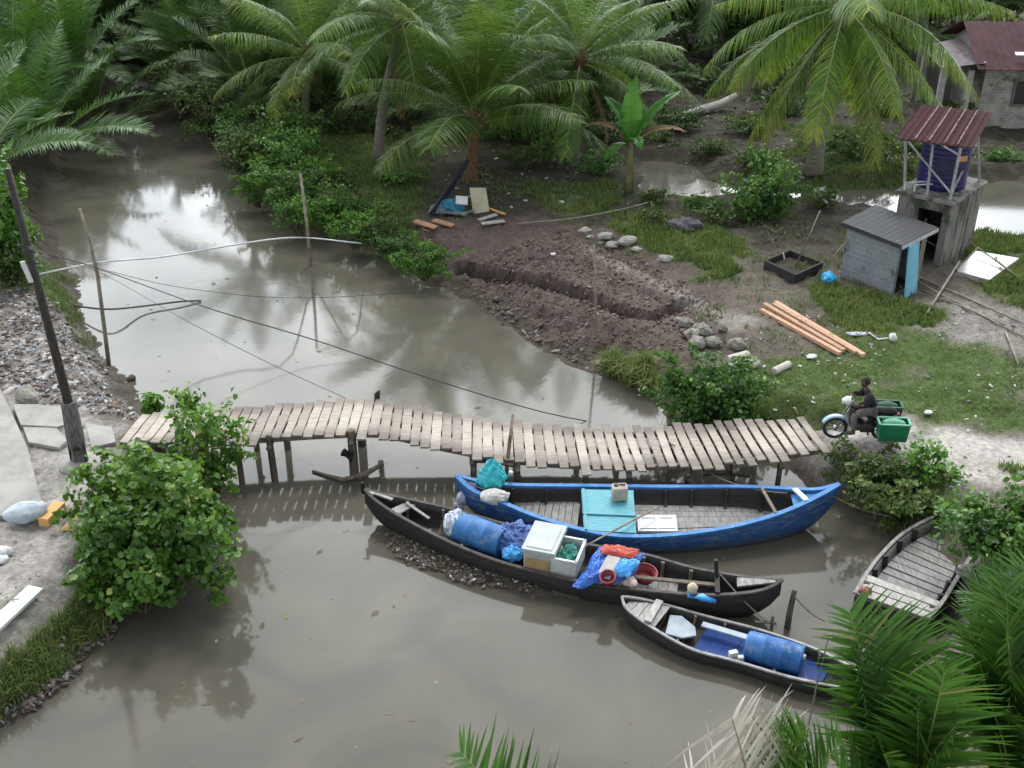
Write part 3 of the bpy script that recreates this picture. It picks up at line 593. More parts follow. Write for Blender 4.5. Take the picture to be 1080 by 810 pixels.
# ------------------------------------------------------------------ boats
def make_boat(label, far, near, mats, zk=-1.32, thick=.045, flare=.72, stem=None, rail=(.09, .05), railmat=None, group='wooden boats moored by the footbridge', zin=-.93, name='wooden_boat', vpow=.8, tipz=.35, transom=False):
    n = 46
    A = crom([tuple(at(*p)) for p in far], n); B = crom([tuple(at(*p)) for p in near], n)
    if not transom:
        pass
    cen = (A + B) / 2
    root = thing(name, label, 'boat', (cen[n // 2, 0], cen[n // 2, 1], WATER), 0, group)
    ts = np.linspace(-1, 1, n); K = 15
    def section(i, inset, inner):
        a, b_ = Vector(A[i]), Vector(B[i]); mid = (a + b_) / 2; half = (a - b_) / 2; hw = half.length
        k = max(hw - inset, .0) / hw if hw > 1e-4 else 0
        zt = mid.z; e = abs(ts[i]) ** 5 if not (transom and ts[i] < 0) else 0
        zb = zk + (zt - tipz - zk) * e
        if inner: zb = max(zb + .07, zin)
        zb = min(zb, zt - .04); row = []
        for q in range(K):
            th = PI * q / (K - 1); c = math.cos(th); s_ = math.sin(th)
            x = math.copysign(abs(c) ** flare, c); z = zt + (zb - zt) * s_ ** vpow
            p = mid + half * (x * k); row.append(Vector((p.x, p.y, z)))
        return row
    outs = [section(i, 0, False) for i in range(n)]; ins = [section(i, thick, True) for i in range(n)]
    m = MB(); vs = [p for r in outs for p in r]; o = len(vs); vs += [p for r in ins for p in r]; fs = []
    for i in range(n - 1):
        for q in range(K - 1):
            x, y = i * K + q, (i + 1) * K + q
            fs.append((x, y, y + 1, x + 1)); fs.append((o + x, o + x + 1, o + y + 1, o + y))
        fs.append((i * K, o + i * K, o + (i + 1) * K, (i + 1) * K)); fs.append((i * K + K - 1, (i + 1) * K + K - 1, o + (i + 1) * K + K - 1, o + i * K + K - 1))
    if transom: fs.append(tuple(range(K))); 
    m.v = [tuple(v) for v in vs]; m.f = fs; m.mi = [0] * len(fs)
    # inside faces carry the second material
    m.mi = []
    for f in fs: m.mi.append(1 if all(v >= o for v in f) else 0)
    build(m, 'hull', [mats[0], mats[1]], root, True)
    rm = railmat or mats[0]
    for S in (A, B):
        m = MB(); up = []
        for i in range(n):
            c = Vector(cen[i]); p = Vector(S[i]); dv = (p - c); dv.z = 0
            up.append(p + (dv.normalized() * .01 if dv.length > .02 else Vector((0, 0, 0))) + Vector((0, 0, rail[1] * .4)))
        for i in range(n - 1): m.bar(up[i], up[i + 1] + (up[i + 1] - up[i]) * .02, rail[0], rail[1], up=(0, 0, 1))
        build(m, 'gunwale', rm, root)
    def pt(t, f, z=None):
        """t along the boat from the first tip, f across from far (0) to near (1)"""
        i = t * (n - 1); k = min(int(i), n - 2); i -= k
        a = Vector(A[k]).lerp(Vector(A[k + 1]), i); b_ = Vector(B[k]).lerp(Vector(B[k + 1]), i); p = a.lerp(b_, f)
        if z is not None: p.z = z
        return p
    def rib(t, mat, w_=.07, name_='rib', top=.0):
        i = int(round(t * (n - 1))); m = MB(); row = ins[i]; c = Vector(cen[i]); pts = []
        for p in row:
            q = Vector(p); dv = Vector((c.x - q.x, c.y - q.y, .12)); q += dv.normalized() * .03; pts.append(q)
        pts[0].z += top; pts[-1].z += top
        for p, q in zip(pts[:-1], pts[1:]): m.bar(p, q, w_, .07)
        build(m, name_, mat, root)
    return root, pt, rib, section
def floor_boards(root, pt, t0, t1, z, f0, f1, nb, mat, across=True, gap=.012, name='floor_boards', thick=.025):
    m = MB()
    for k in range(nb):
        if across:
            ta, tb = t0 + (t1 - t0) * k / nb, t0 + (t1 - t0) * (k + 1) / nb; zz = z + random.uniform(-.012, .012)
            q = [pt(ta, f0, zz), pt(tb, f0, zz), pt(tb, f1, zz), pt(ta, f1, zz)]
            d = (q[1] - q[0]).normalized() * gap / 2; q = [q[0] + d, q[1] - d, q[2] - d, q[3] + d]; m.slab(q, thick)
        else:
            fa, fb = f0 + (f1 - f0) * k / nb, f0 + (f1 - f0) * (k + 1) / nb - .008; zz = z + random.uniform(-.008, .008)
            S = 8
            for j in range(S):
                ta, tb = t0 + (t1 - t0) * j / S, t0 + (t1 - t0) * (j + 1) / S
                m.slab([pt(ta, fa, zz), pt(tb, fa, zz), pt(tb, fb, zz), pt(ta, fb, zz)], thick)
    return build(m, name, mat, root)

# the blue boat
far = [(481, 503, -.12), (500, 508, -.30), (540, 513, -.42), (620, 514, -.5), (700, 515, -.5), (780, 515, -.42), (830, 517, -.28), (862, 518, -.12), (885, 512, .08)]
near = [(481, 503, -.12), (500, 519, -.30), (532, 532, -.42), (575, 549, -.5), (640, 565, -.52), (700, 566, -.5), (765, 558, -.42), (815, 545, -.28), (852, 530, -.12), (885, 512, .08)]
blue, pt, rib, _ = make_boat('wide wooden boat painted blue with high pointed bow, moored against the bridge', far, near, (bluepaint, darkwood), rail=(.11, .06), railmat=bluelight, vpow=.72)
for t in (.16, .25, .34, .55, .63, .71, .79): rib(t, darkwood, .06)
floor_boards(blue, pt, .14, .335, -.78, .1, .86, 11, greywood)
floor_boards(blue, pt, .45, .87, -.8, .12, .86, 6, greywood, False)
m = MB(); m.slab([pt(.875, .08, -.32), pt(.985, .2, -.02), pt(.985, .8, -.02), pt(.875, .92, -.32)], .03); build(m, 'bow_deck', bluelight, blue)
m = MB(); m.slab([pt(.01, .2, -.2), pt(.10, .04, -.36), pt(.10, .96, -.36), pt(.01, .8, -.2)], .03); build(m, 'stern_deck', bluedeep, blue)
for t, mat in ((.885, white), (.80, oldwood)):
    m = MB(); m.bar(pt(t, .02) + Vector((0, 0, .05)), pt(t + .02, .98) + Vector((0, 0, .05)), .11 if mat is white else .06, .04, up=(0, 0, 1)); build(m, 'thwart', mat, blue)
m = MB(); m.tube([at(539, 506, -.45), at(539, 498, -.1)], .045, 8); build(m, 'mooring_bitt', white, blue, True)
m = MB(); m.tube([at(533, 530, -.42), at(536, 520, -.2)], .04, 8); build(m, 'mooring_bitt', white, blue, True)
m = MB(); q = [at(613, 516, -.42), at(668, 517, -.42), at(671, 562, -.46), at(616, 559, -.46)]; m.slab(q, .05); m.bar(q[0].lerp(q[3], .62) + Vector((0, 0, .02)), q[1].lerp(q[2], .62) + Vector((0, 0, .02)), .06, .03)
m.bar(q[0].lerp(q[1], .04) + Vector((0, 0, .015)), q[3].lerp(q[2], .04) + Vector((0, 0, .015)), .05, .03)
tag(build(m, 'hatch_board', turq), 'turquoise painted board laid across the blue boat amidships', 'board')
m = MB(); q = [at(672, 543, -.66), at(713, 543, -.66), at(715, 560, -.66), at(673, 560, -.66)]; m.slab(q, .05)
for a0, a1 in ((.08, .46), (.54, .92)):
    for v0, v1 in ((.12, .24), (.76, .88)): m.bar(q[0].lerp(q[1], a0).lerp(q[3].lerp(q[2], a0), (v0 + v1) / 2) + Vector((0, 0, .008)), q[0].lerp(q[1], a1).lerp(q[3].lerp(q[2], a1), (v0 + v1) / 2) + Vector((0, 0, .008)), .04, .02)
    for u_ in (a0, a1): m.bar(q[0].lerp(q[1], u_).lerp(q[3].lerp(q[2], u_), .12) + Vector((0, 0, .009)), q[0].lerp(q[1], u_).lerp(q[3].lerp(q[2], u_), .88) + Vector((0, 0, .009)), .035, .02)
tag(build(m, 'panelled_shutter', whiteplastic), 'small white panelled shutter lying on the floor boards of the blue boat', 'shutter')
t = thing('jerrycan', 'dirty white plastic jerrycan standing on the turquoise board', 'jerrycan', at(653, 526, -.42))
m = MB(); m.box(at(653, 526, -.42) + Vector((0, 0, .17)), (.34, .26, .34), .1); build(m, 'can', M('dirty_plastic', (.42, .38, .33), (.3, .25, .21), 6, .5), t, False, .05)
m = MB(); m.lathe(at(653, 526, -.42) + Vector((-.08, 0, .33)), (0, 0, 1), [(0, .05), (.05, .05)], 10); m.bar(at(653, 526, -.42) + Vector((-.02, 0, .37)), at(653, 526, -.42) + Vector((.12, 0, .37)), .03, .03); build(m, 'cap', M('brown_cap', (.12, .08, .07)), t)
m = MB(); c = at(517, 510, -.3); m.blob(c + Vector((0, 0, .26)), (.34, .27, .36), 17, 40, 24, .22, 1.8, crump=.05)
m.v = [(c.x + (x - c.x) * (1.1 - .62 * max(0, z - c.z) / .62) + .10 * max(0, z - c.z), c.y + (y - c.y) * (1.1 - .62 * max(0, z - c.z) / .62), z) for x, y, z in m.v]
tag(build(m, 'film_bundle', turqfilm), 'crumpled peaked turquoise plastic bundle at the end of the blue boat', 'bundle')
m = MB(); m.blob(at(520, 523, -.3) + Vector((.02, 0, -.02)), (.30, .18, .17), 5, 24, 14, .12, crump=.04); tag(build(m, 'white_sack', M('sack_white', (.55, .53, .50), (.43, .41, .39), 6, .75, .3)), 'white sack tucked under the turquoise bundle in the blue boat', 'sack')
m = MB(); m.blob(at(487, 526, -.62), (.12, .12, .17), 8, amp=.3); m.blob(at(484, 534, -.8), (.11, .1, .14), 9, amp=.3); tag(build(m, 'plastic_bag', clearfilm, None, True), 'pale crumpled plastic bag hanging at the stem of the blue boat', 'bag')
m = MB(); m.tube([at(608, 581, -.42), at(650, 558, -.3), at(694, 535, -.42)], .025, 7); tag(build(m, 'boat_pole', bambool, None, True), 'thin grey pole lying across from the black boat onto the blue boat', 'pole')
m = MB(); m.tube([at(541, 438, .4), at(536, 480, -.12), at(531, 530, -1.6)], [.035, .045, .05], 7); tag(build(m, 'mooring_pole', oldwood, None, True), 'tall thin upright pole standing at the bridge edge by the blue boat', 'pole')

# the long black boat
far = [(384, 516, -.16), (398, 521, -.3), (432, 528, -.42), (480, 539, -.5), (536, 555, -.54), (596, 571, -.55), (676, 585, -.52), (730, 600, -.46), (775, 608, -.38), (805, 612, -.28), (825, 612, -.14)]
near = [(384, 516, -.16), (396, 528, -.3), (422, 545, -.42), (474, 572, -.5), (525, 592, -.54), (577, 606, -.55), (625, 616, -.53), (690, 624, -.48), (745, 628, -.42), (785, 626, -.34), (810, 621, -.24), (825, 612, -.14)]
blk, pt, rib, _ = make_boat('long narrow weathered black boat loaded with a barrel, cool box and tarpaulin', far, near, (darkwood, darkwood), rail=(.07, .04), railmat=M('dark_rail', (.085, .078, .072), (.045, .04, .037), 6, .8, .3, c3=(.16, .15, .14), s3=9, t3=.66), vpow=.7)
for t in (.12, .2, .29, .60, .68, .74, .80): rib(t, oldwood, .06)
floor_boards(blk, pt, .06, .94, -.88, .14, .84, 40, M('dark_floor', (.06, .055, .05), (.035, .03, .028), 5, .9))
floor_boards(blk, pt, .665, .775, -.8, .2, .75, 5, greywood, True, name='plank_bed')
m = MB(); m.slab([pt(.015, .3, -.2), pt(.075, .05, -.36), pt(.075, .25, -.36), pt(.02, .5, -.2)], .03); m.slab([pt(.0, .5, -.16), pt(.03, .3, -.22), pt(.03, .7, -.22)], .03); build(m, 'bow_deck', paleboard, blk)
m = MB(); m.slab([pt(.90, .05, -.36), pt(.985, .3, -.16), pt(.985, .7, -.16), pt(.90, .6, -.34)], .03); build(m, 'stern_deck', greywood, blk)
m = MB(); m.tube([at(384, 519, -.25), at(382, 509, .02)], [.06, .03], 7); build(m, 'stem_post', darkwood, blk, True)
m = MB(); m.bar(pt(.86, .2, -.62), pt(.85, .3, .06), .07, .07); m.bar(pt(.855, -.02, -.36), pt(.86, 1.0, -.34), .09, .04, up=(0, 0, 1)); build(m, 'thwart', darkwood, blk)
m = MB(); m.slab([pt(.10, .15, -.45), pt(.13, .12, -.45), pt(.105, .9, -.45), pt(.08, .85, -.42)], .03); m.bar(pt(.11, .2, -.4), pt(.18, .5, -.5), .06, .03); build(m, 'seat_board', greywood, blk)
m = MB(); m.bar(pt(.65, .75, -.45), pt(.855, .62, -.36), .09, .035, up=(0, 0, 1)); tag(build(m, 'long_oar', oldwood), 'long pale oar shaft lying lengthwise in the black boat', 'oar')
def barrel(a, b_, r, label, mat=barrelblue):
    a, b_ = Vector(a), Vector(b_); L = (b_ - a).length
    t = thing('barrel', label, 'barrel', (a + b_) / 2 - Vector((0, 0, r)), 0, 'blue plastic barrels in boats')
    m = MB(); m.lathe(a, b_ - a, [(0, r * .84), (.01 * L, r * .92), (.05 * L, r * .97), (.32 * L, r), (.325 * L, r * 1.012), (.345 * L, r * 1.012), (.35 * L, r), (.65 * L, r), (.655 * L, r * 1.012), (.675 * L, r * 1.012), (.68 * L, r), (.95 * L, r * .97), (.985 * L, r * .93), (L, r * .84)], 30)
    build(m, 'drum', mat, t, True)
    d = (b_ - a).normalized(); m = MB(); m.torus(b_ - d * .02, d, r * .9, .025, 26, 6); build(m, 'rim', mat, t, True); 
    m = MB(); m.lathe(b_ + Vector((0, 0, r * .35)), d, [(-.05, .05), (.05, .05)], 10); build(m, 'bung', whiteplastic, t)
    return t
barrel(at(484, 556, -.50), at(531, 573, -.50), .33, 'blue plastic barrel lying in the black boat with film at its end')
m = MB(); m.blob(at(481, 553, -.48), (.26, .32, .3), 3, 24, 14, .2, 2.2, crump=.10); tag(build(m, 'film_bundle', clearfilm), 'crumpled clear film wrapped round the left end of the barrel', 'plastic film')
m = MB(); m.blob(at(543, 567, -.45), (.42, .36, .26), 12, 30, 18, .25, 2.6, crump=.12); tag(build(m, 'fishing_net', netblue), 'dark blue fishing net heaped between the barrel and the cool box', 'net')
m = MB(); m.blob(at(540, 584, -.5), (.2, .16, .16), 22, 20, 12, .2, 2.6, crump=.12); tag(build(m, 'tarp_scrap', tarplight), 'small light blue plastic scrap below the dark blue net', 'scrap')
# cool box: a deep insulated chest with rounded lid
c = at(574, 589, -.62); bx = thing('cool_box', 'large pale grey cool box with brown side amid the black boat', 'cool box', c)
ax = (at(600, 597, -.6) - at(560, 586, -.6)); rz = math.atan2(ax.y, ax.x) + .12
mt = Matrix.Rotation(rz, 3, 'Z')
m = MB(); m.box(c + Vector((0, 0, .2)), (.62, .92, .46), rz); build(m, 'chest', foam, bx, False, .05)
m = MB(); m.box(c + Vector((0, 0, .485)), (.68, .98, .10), rz); m.box(c + Vector((0, 0, .54)), (.52, .82, .03), rz); build(m, 'lid', M('cool_box_lid', (.37, .405, .42), (.31, .34, .355), 3, .6), bx, False, .035)
m = MB(); m.box(c + mt @ Vector((-.02, -.475, .17)), (.5, .03, .3), rz); build(m, 'side_panel', tan, bx, False, .01)
m = MB(); m.box(c + mt @ Vector((.345, 0, .3)), (.03, .2, .05), rz); build(m, 'handle', foam, bx)
# crate with a green net
c = at(599, 596, -.6); cr = thing('net_crate', 'open white plastic crate holding green net beside the cool box', 'crate', c); m = MB()
for dx, dy, sx, sy in ((-.24, 0, .03, .72), (.24, 0, .03, .72), (0, -.36, .5, .03), (0, .36, .5, .03)): m.box(c + mt @ Vector((dx, dy, .19)), (sx, sy, .4), rz)
m.box(c + Vector((0, 0, .0)), (.46, .7, .03), rz); build(m, 'crate_body', M('crate_plastic', (.5, .53, .52), (.38, .42, .42), 6, .5), cr)
m = MB()
for dx, dy, sx, sy in ((-.25, 0, .05, .76), (.25, 0, .05, .76), (0, -.37, .54, .05), (0, .37, .54, .05)): m.box(c + mt @ Vector((dx, dy, .395)), (sx, sy, .03), rz)
build(m, 'crate_rim', whiteplastic, cr)
m = MB(); m.blob(c + Vector((0, 0, .2)), (.21, .31, .2), 31, 28, 18, .2, 2.6, rz=rz, crump=.14); tag(build(m, 'fishing_net', netgreen), 'green fishing net stuffed inside the white crate', 'net')
# tarpaulin draped over the middle
def drape(px, z, nu, nv, amp, seed):
    """a crumpled sheet through four corners"""
    q = [at(*p[:2], p[2]) for p in px]; vs = []; fs = []
    for i in range(nu + 1):
        for j in range(nv + 1):
            u, v = i / nu, j / nv; p = q[0].lerp(q[1], u).lerp(q[3].lerp(q[2], u), v)
            k = min(1, 3.2 * math.sin(PI * u) * math.sin(PI * v))
            dz = amp * (float(fbm(np.array([p.x * 5.0]), np.array([p.y * 5.0]), seed)[0]) - .4) * 1.6 + z * k + random.uniform(-.012, .012)
            vs.append(p + Vector((amp * .25 * math.sin(v * 9 + seed), amp * .25 * math.sin(u * 11 + seed), dz)))
    for i in range(nu):
        for j in range(nv):
            a_ = i * (nv + 1) + j; fs.append((a_, a_ + nv + 1, a_ + nv + 2, a_ + 1))
    m = MB(); m.add(vs, fs); return m
def sheet(mb, name, mat, label, cat, th=.012):
    o = tag(build(mb, name, mat, None, True), label, cat); o.data.polygons.foreach_set('use_smooth', [False] * len(o.data.polygons)); md = o.modifiers.new('thickness', 'SOLIDIFY'); md.thickness = th; return o
sheet(drape([(632, 578, -.30), (680, 586, -.28), (662, 614, -.40), (604, 620, -.46)], .14, 34, 34, .085, 3), 'tarpaulin', tarp, 'creased bright blue tarpaulin draped over the black boat', 'tarpaulin')
sheet(drape([(655, 590, -.12), (675, 592, -.14), (662, 609, -.25), (646, 606, -.22)], .06, 16, 16, .05, 6), 'tarpaulin', tarplight, 'small light blue plastic sheet lying on the blue tarpaulin', 'plastic sheet')
sheet(drape([(638, 575, -.14), (674, 582, -.14), (668, 590, -.1), (633, 583, -.1)], .06, 22, 12, .06, 9), 'red_cloth', redcloth, 'folded red and orange cloth on top of the blue tarpaulin', 'cloth', .03)
m = MB(); m.slab([at(641, 585, -.08), at(655, 588, -.08), at(643, 611, -.3), at(628, 608, -.3)], .05); tag(build(m, 'white_board', M('greyish_board', (.52, .5, .48), (.42, .4, .38), 5, .7), None, False, .01), 'greyish white board lying on the blue tarpaulin', 'board')
def basin(px, r, label, tilt=(0, 0, 1)):
    c = at(*px); t = thing('basin', label, 'basin', c, 0, 'red plastic basins'); d = Vector(tilt).normalized()
    m = MB(); m.lathe(c, d, [(0, r * .75), (.16, r), (.165, r * .94), (.03, r * .7)], 22); m.f = m.f[:-1]; build(m, 'bowl', redplastic, t, True)
    m = MB(); m.torus(c + d * .165, d, r * .98, .018, 24, 6); build(m, 'rim', redplastic, t, True)
basin((642, 613, -.34), .15, 'small red plastic basin tipped on the edge of the tarpaulin', (-.2, -.35, 1))
basin((679, 610, -.62), .25, 'larger round red basin right of the tarpaulin in the black boat', (.05, -.1, 1))
m = MB(); m.blob(at(663, 613, -.42), (.16, .11, .08), 4, amp=.3); m.blob(at(667, 616, -.44), (.1, .09, .07), 6, amp=.3); tag(build(m, 'pale_rag', M('rag', (.5, .43, .4), (.4, .33, .3), 9, .9), None, True), 'crumpled pale rag between the two red basins', 'rag')
m = MB(); m.lathe(at(730, 624, -.38), (0, 0, 1), [(0, .09), (.12, .10), (.16, .07), (.2, .03)], 12); tag(build(m, 'float_buoy', M('buoy', (.5, .47, .33), (.4, .37, .25), 6, .6), None, True), 'small cream float on the near gunwale of the black boat', 'float')
m = MB(); m.tube([at(725, 628, -.42), at(740, 630, -.44), at(755, 634, -.5)], [.06, .08, .05], 8); tag(build(m, 'blue_fender', tarplight, None, True), 'light blue rolled plastic hung over the gunwale of the black boat', 'fender')

# the narrow canoe
far = [(656, 630, -.52), (672, 632, -.58), (695, 637, -.64), (749, 652, -.70), (793, 663, -.72), (837, 677, -.70), (872, 691, -.66), (905, 709, -.58), (925, 722, -.5)]
near = [(656, 630, -.52), (662, 643, -.58), (691, 664, -.64), (730, 685, -.70), (774, 697, -.72), (828, 713, -.70), (870, 722, -.66), (905, 727, -.58), (925, 722, -.5)]
can, pt, rib, _ = make_boat('small low canoe with worn white edges carrying a blue barrel', far, near, (darkwood, darkwood), zk=-1.22, zin=-.95, thick=.03, rail=(.05, .035), railmat=M('worn_edge', (.34, .34, .34), (.2, .19, .19), 6, .8, .2, c3=(.06, .055, .05), s3=9, t3=.62), vpow=.6, tipz=.25, name='canoe')
for t in (.18, .28, .4, .52, .64, .76): rib(t, oldwood, .035)
floor_boards(can, pt, .06, .34, -.92, .12, .86, 6, darkwood, True, 0)
floor_boards(can, pt, .34, .80, -.86, .08, .9, 10, M('wet_blue_sheet', (.004, .028, .15), (.006, .04, .2), 4, .45, .3, 9, spec=.15), True, 0, name='blue_sheet')
floor_boards(can, pt, .80, .96, -.9, .14, .84, 6, darkwood, True)
floor_boards(can, pt, .03, .19, -.62, .05, .93, 4, paleboard, True, name='foredeck')
m = MB(); m.bar(pt(.145, .0, -.55), pt(.16, 1.0, -.55), .14, .03, up=(0, 0, 1)); build(m, 'thwart', paleboard, can)
m = MB(); m.slab([pt(.2, .2, -.72), pt(.24, .12, -.72), pt(.31, .35, -.72), pt(.33, .55, -.74), pt(.29, .75, -.74), pt(.23, .85, -.72)], .04); tag(build(m, 'paddle_blade', M('pale_blue_board', (.34, .40, .45), (.25, .3, .35), 5, .7)), 'broad pale blue-grey board lying behind the canoe foredeck', 'board')
m = MB(); m.bar(pt(.33, .28, -.66), pt(.66, .3, -.66), .13, .03, up=(0, 0, 1)); tag(build(m, 'grey_plank', M('pale_blue_board', (.34, .40, .45))), 'narrow grey plank lying lengthwise in the canoe', 'plank')
barrel(at(787, 680, -.68), at(846, 697, -.68), .28, 'blue plastic barrel lying in the canoe near its stern')
m = MB(); m.box(at(773, 692, -.74) + Vector((0, 0, .05)), (.16, .1, .12), .3); m.box(at(781, 696, -.74) + Vector((0, 0, .04)), (.1, .08, .1), .1); tag(build(m, 'white_block', whiteplastic, None, False, .01), 'two joined small white blocks at the near edge of the canoe', 'block')

# the grey boat under the bushes
far = [(902, 627, -.45), (914, 607, -.47), (928, 588, -.48), (950, 566, -.46), (975, 551, -.42), (1003, 539, -.36), (1030, 531, -.3), (1052, 528, -.2)]
near = [(978, 653, -.45), (993, 636, -.47), (1006, 615, -.48), (1018, 596, -.46), (1030, 578, -.42), (1042, 560, -.36), (1050, 543, -.3), (1052, 528, -.2)]
gry, pt, rib, _ = make_boat('weathered grey boat with bare plank deck, pushed under the right hand bushes', far, near, (darkwood, greywood), rail=(.07, .05), railmat=greywood, transom=True, vpow=.6)
floor_boards(gry, pt, .16, .9, -.66, .1, .9, 15, greywood, True, .035)
for t in (.1, .2, .32, .44, .56, .68): rib(t, darkwood, .1, top=.03)
floor_boards(gry, pt, .0, .15, -.44, -.01, 1.0, 3, paleboard, True, .04, name='stern_deck')
m = MB(); q = [pt(0, f, z) for f in (0, 1) for z in (-.47, -1.1)]; m.slab([q[0], q[2], q[3], q[1]], .04); build(m, 'transom', darkwood, gry)
m = MB(); m.blob(pt(.03, .1, -.42), (.13, .1, .1), 3, amp=.3); tag(build(m, 'red_rag', M('faded_red', (.22, .06, .07), (.3, .12, .12), 9, .9), None, True), 'faded red rag at the stern corner of the grey boat', 'rag')
m = MB(); m.blob(at(1022, 603, -.3), (.2, .12, .16), 3, amp=.45, freq=3); tag(build(m, 'pale_bundle', M('bone_bundle', (.45, .44, .42), (.12, .11, .1), 12, .9), None, True), 'tangled pale rope bundle on the near side of the grey boat', 'bundle')

# stakes by the black boat
m = MB(); m.tube([at(838, 622, -.15), at(833, 645, -.6), at(826, 690, -1.7)], [.05, .06, .07], 8); tag(build(m, 'mooring_stake', oldwood, None, True), 'thick rough mooring stake standing in water past the black boat', 'stake')
m = MB(); m.tube([at(815, 650, -.6), at(810, 700, -1.7)], [.03, .03], 6); m.tube([at(796, 656, -.75), at(819, 657, -.72)], .035, 6); tag(build(m, 'mooring_stake', oldwood, None, True), 'low thin stake with a cross piece at the black boat stern', 'stake')
for a, b_, dr, lb in (((760, 606, -.2), (808, 655, -.72), .05, 'mooring rope from the black boat down to the low stake'), ((836, 626, -.2), (870, 655, -.6), .08, 'slack rope tied from the thick stake towards the palms'),
        ((748, 499, -.3), (830, 520, -.25), .12, 'rope from the bridge beam to the bow of the blue boat'), ((868, 517, -.05), (940, 545, -.5), .1, 'rope from the blue boat bow to the right bank'), ((484, 503, -.1), (520, 518, -.25), .06, 'short rope at the stern of the blue boat')):
    m = MB(); m.tube(sag(at(*a), at(*b_), dr, 14), .016, 5); tag(build(m, 'mooring_rope', ropem, None, True), lb, 'rope')

scene.view_settings.exposure = 0.22

# ------------------------------------------------------------------ power pole, stakes, cables
P0 = on(85, 492); YP = P0.y
pole = thing('utility_pole', 'tall dark leaning wooden pole on a concrete foot at the left end of the bridge', 'pole', P0)
top = at_Y(8, 178, YP); mid = at_Y(73, 428, YP)
m = MB(); m.tube([P0.lerp(mid, .3), mid, mid.lerp(top, .5), top], [.10, .10, .085, .065], 10); build(m, 'shaft', polewood, pole, True)
m = MB(); m.tube([P0 - Vector((0, 0, .1)), P0.lerp(mid, .5), mid + (top - mid) * .02], [.21, .19, .16], 9); build(m, 'sleeve', sleevew, pole)
m = MB(); m.lathe(P0 - Vector((0, 0, .2)), (0, 0, 1), [(0, .48), (.30, .45), (.36, .36)], 14); build(m, 'footing', concrete, pole, False, .02)
att = at_Y(29, 262, YP)
m = MB(); m.tube([att + Vector((-.12, -.1, .12)), att + Vector((.12, .05, -.1))], .03, 6); m.tube([att + Vector((-.1, .1, -.2)), att + Vector((.2, -.1, -.28))], .025, 6); m.blob(att, (.11, .11, .14), 4, amp=.2); build(m, 'cable_bracket', cablem, pole)
m = MB(); q = at_Y(29, 285, YP); m.box(q + Vector((.02, -.08, 0)), (.10, .04, .45), 0, Matrix.Rotation(-.2, 3, 'Y')); build(m, 'plate', whiteplastic, pole)
def stake(pts, r, label, mat=bambool, group=None):
    m = MB(); m.tube(pts, r, 7); return tag(build(m, 'bamboo_stake', mat, None, True), label, 'stake', group)
b0 = at(115, 385, WATER); s1t = at_Y(84, 220, b0.y)
stake([at(116, 400, -1.8), b0, at_Y(103, 290, b0.y), at_Y(95, 255, b0.y), s1t], [.06, .06, .05, .045, .035], 'crooked bamboo stake in the river beside the leaning pole')
b1 = at(328, 280, WATER); stake([at(330, 292, -1.9), b1, at_Y(323, 230, b1.y), at_Y(317, 184, b1.y)], [.06, .06, .05, .04], 'upright bamboo stake carrying the white hose in mid river')
b2 = on(629, 362); stake([b2 - Vector((0, 0, .4)), b2, at_Y(628, 300, b2.y), at_Y(627, 258, b2.y)], [.035, .035, .03, .025], 'thin pale stick standing in the grass at the end of the dug bed')
b3 = on(748, 322); stake([b3 - Vector((0, 0, .3)), b3, at_Y(748, 292, b3.y)], .02, 'short thin stick in the soil at the right end of the dug bed')
b4 = on(682, 330); stake([b4 - Vector((0, 0, .3)), b4, at_Y(683, 318, b4.y)], .02, 'stub of a stick standing in the trench corner')
def wire(name, pts, r, mat, label, cat='cable'):
    c = crom([tuple(p) for p in pts], 40); m = MB(); m.tube([Vector(p) for p in c], r, 5); return tag(build(m, name, mat, None, True), label, cat)
e1 = at(690, 458, .0)
k1 = at_Y(103, 283, b0.y)
wire('power_cable', [att, k1, at_Y(220, 325, 24), at_Y(330, 358, 23.7), at_Y(450, 398, 23.6), at_Y(570, 434, 23.9), at_Y(660, 452, 24.3), at(712, 470, -.1)], .014, cablem, 'thick black cable sagging from the leaning pole to the bridge')
wire('power_cable', [att + Vector((0, 0, -.1)), k1 + Vector((0, 0, -.1)), at_Y(200, 340, 23), at_Y(290, 386, 22.9), at_Y(365, 420, 23)], .007, cablem, 'thin grey cable running from the pole to the middle of the bridge')
wire('power_cable', [k1, at_Y(190, 303, 28), at_Y(300, 314, 29), at_Y(420, 309, 30), on(480, 300)], .008, cablem, 'faint thin cable crossing the river to the right bank')
wire('water_hose', [on(28, 292, .3), at_Y(103, 277, b0.y), at_Y(170, 271, 29.6), at_Y(230, 261, 30.6), at_Y(290, 252, 31.3), at_Y(326, 251, b1.y), at_Y(365, 255, 32), on(392, 259, .1), on(402, 268, .05)], .026, hosem, 'white plastic hose strung across the river on bamboo stakes', 'hose')
wire('old_rope', [on(75, 322, .05), at(112, 326, -.6), at(150, 323, -.85), at(190, 318, -.9), at(212, 317, -.97)], .03, M('dark_rope', (.07, .065, .06), (.12, .11, .1), 12, .9), 'dark thick rope hanging over the water from the left bank', 'rope')
wire('water_pipe', [on(545, 236, .05), on(600, 231, .12), on(650, 222, .2), on(683, 214, .3)], .03, bambool, 'long pale pole lying from the plank pile to the banana plant', 'pole')

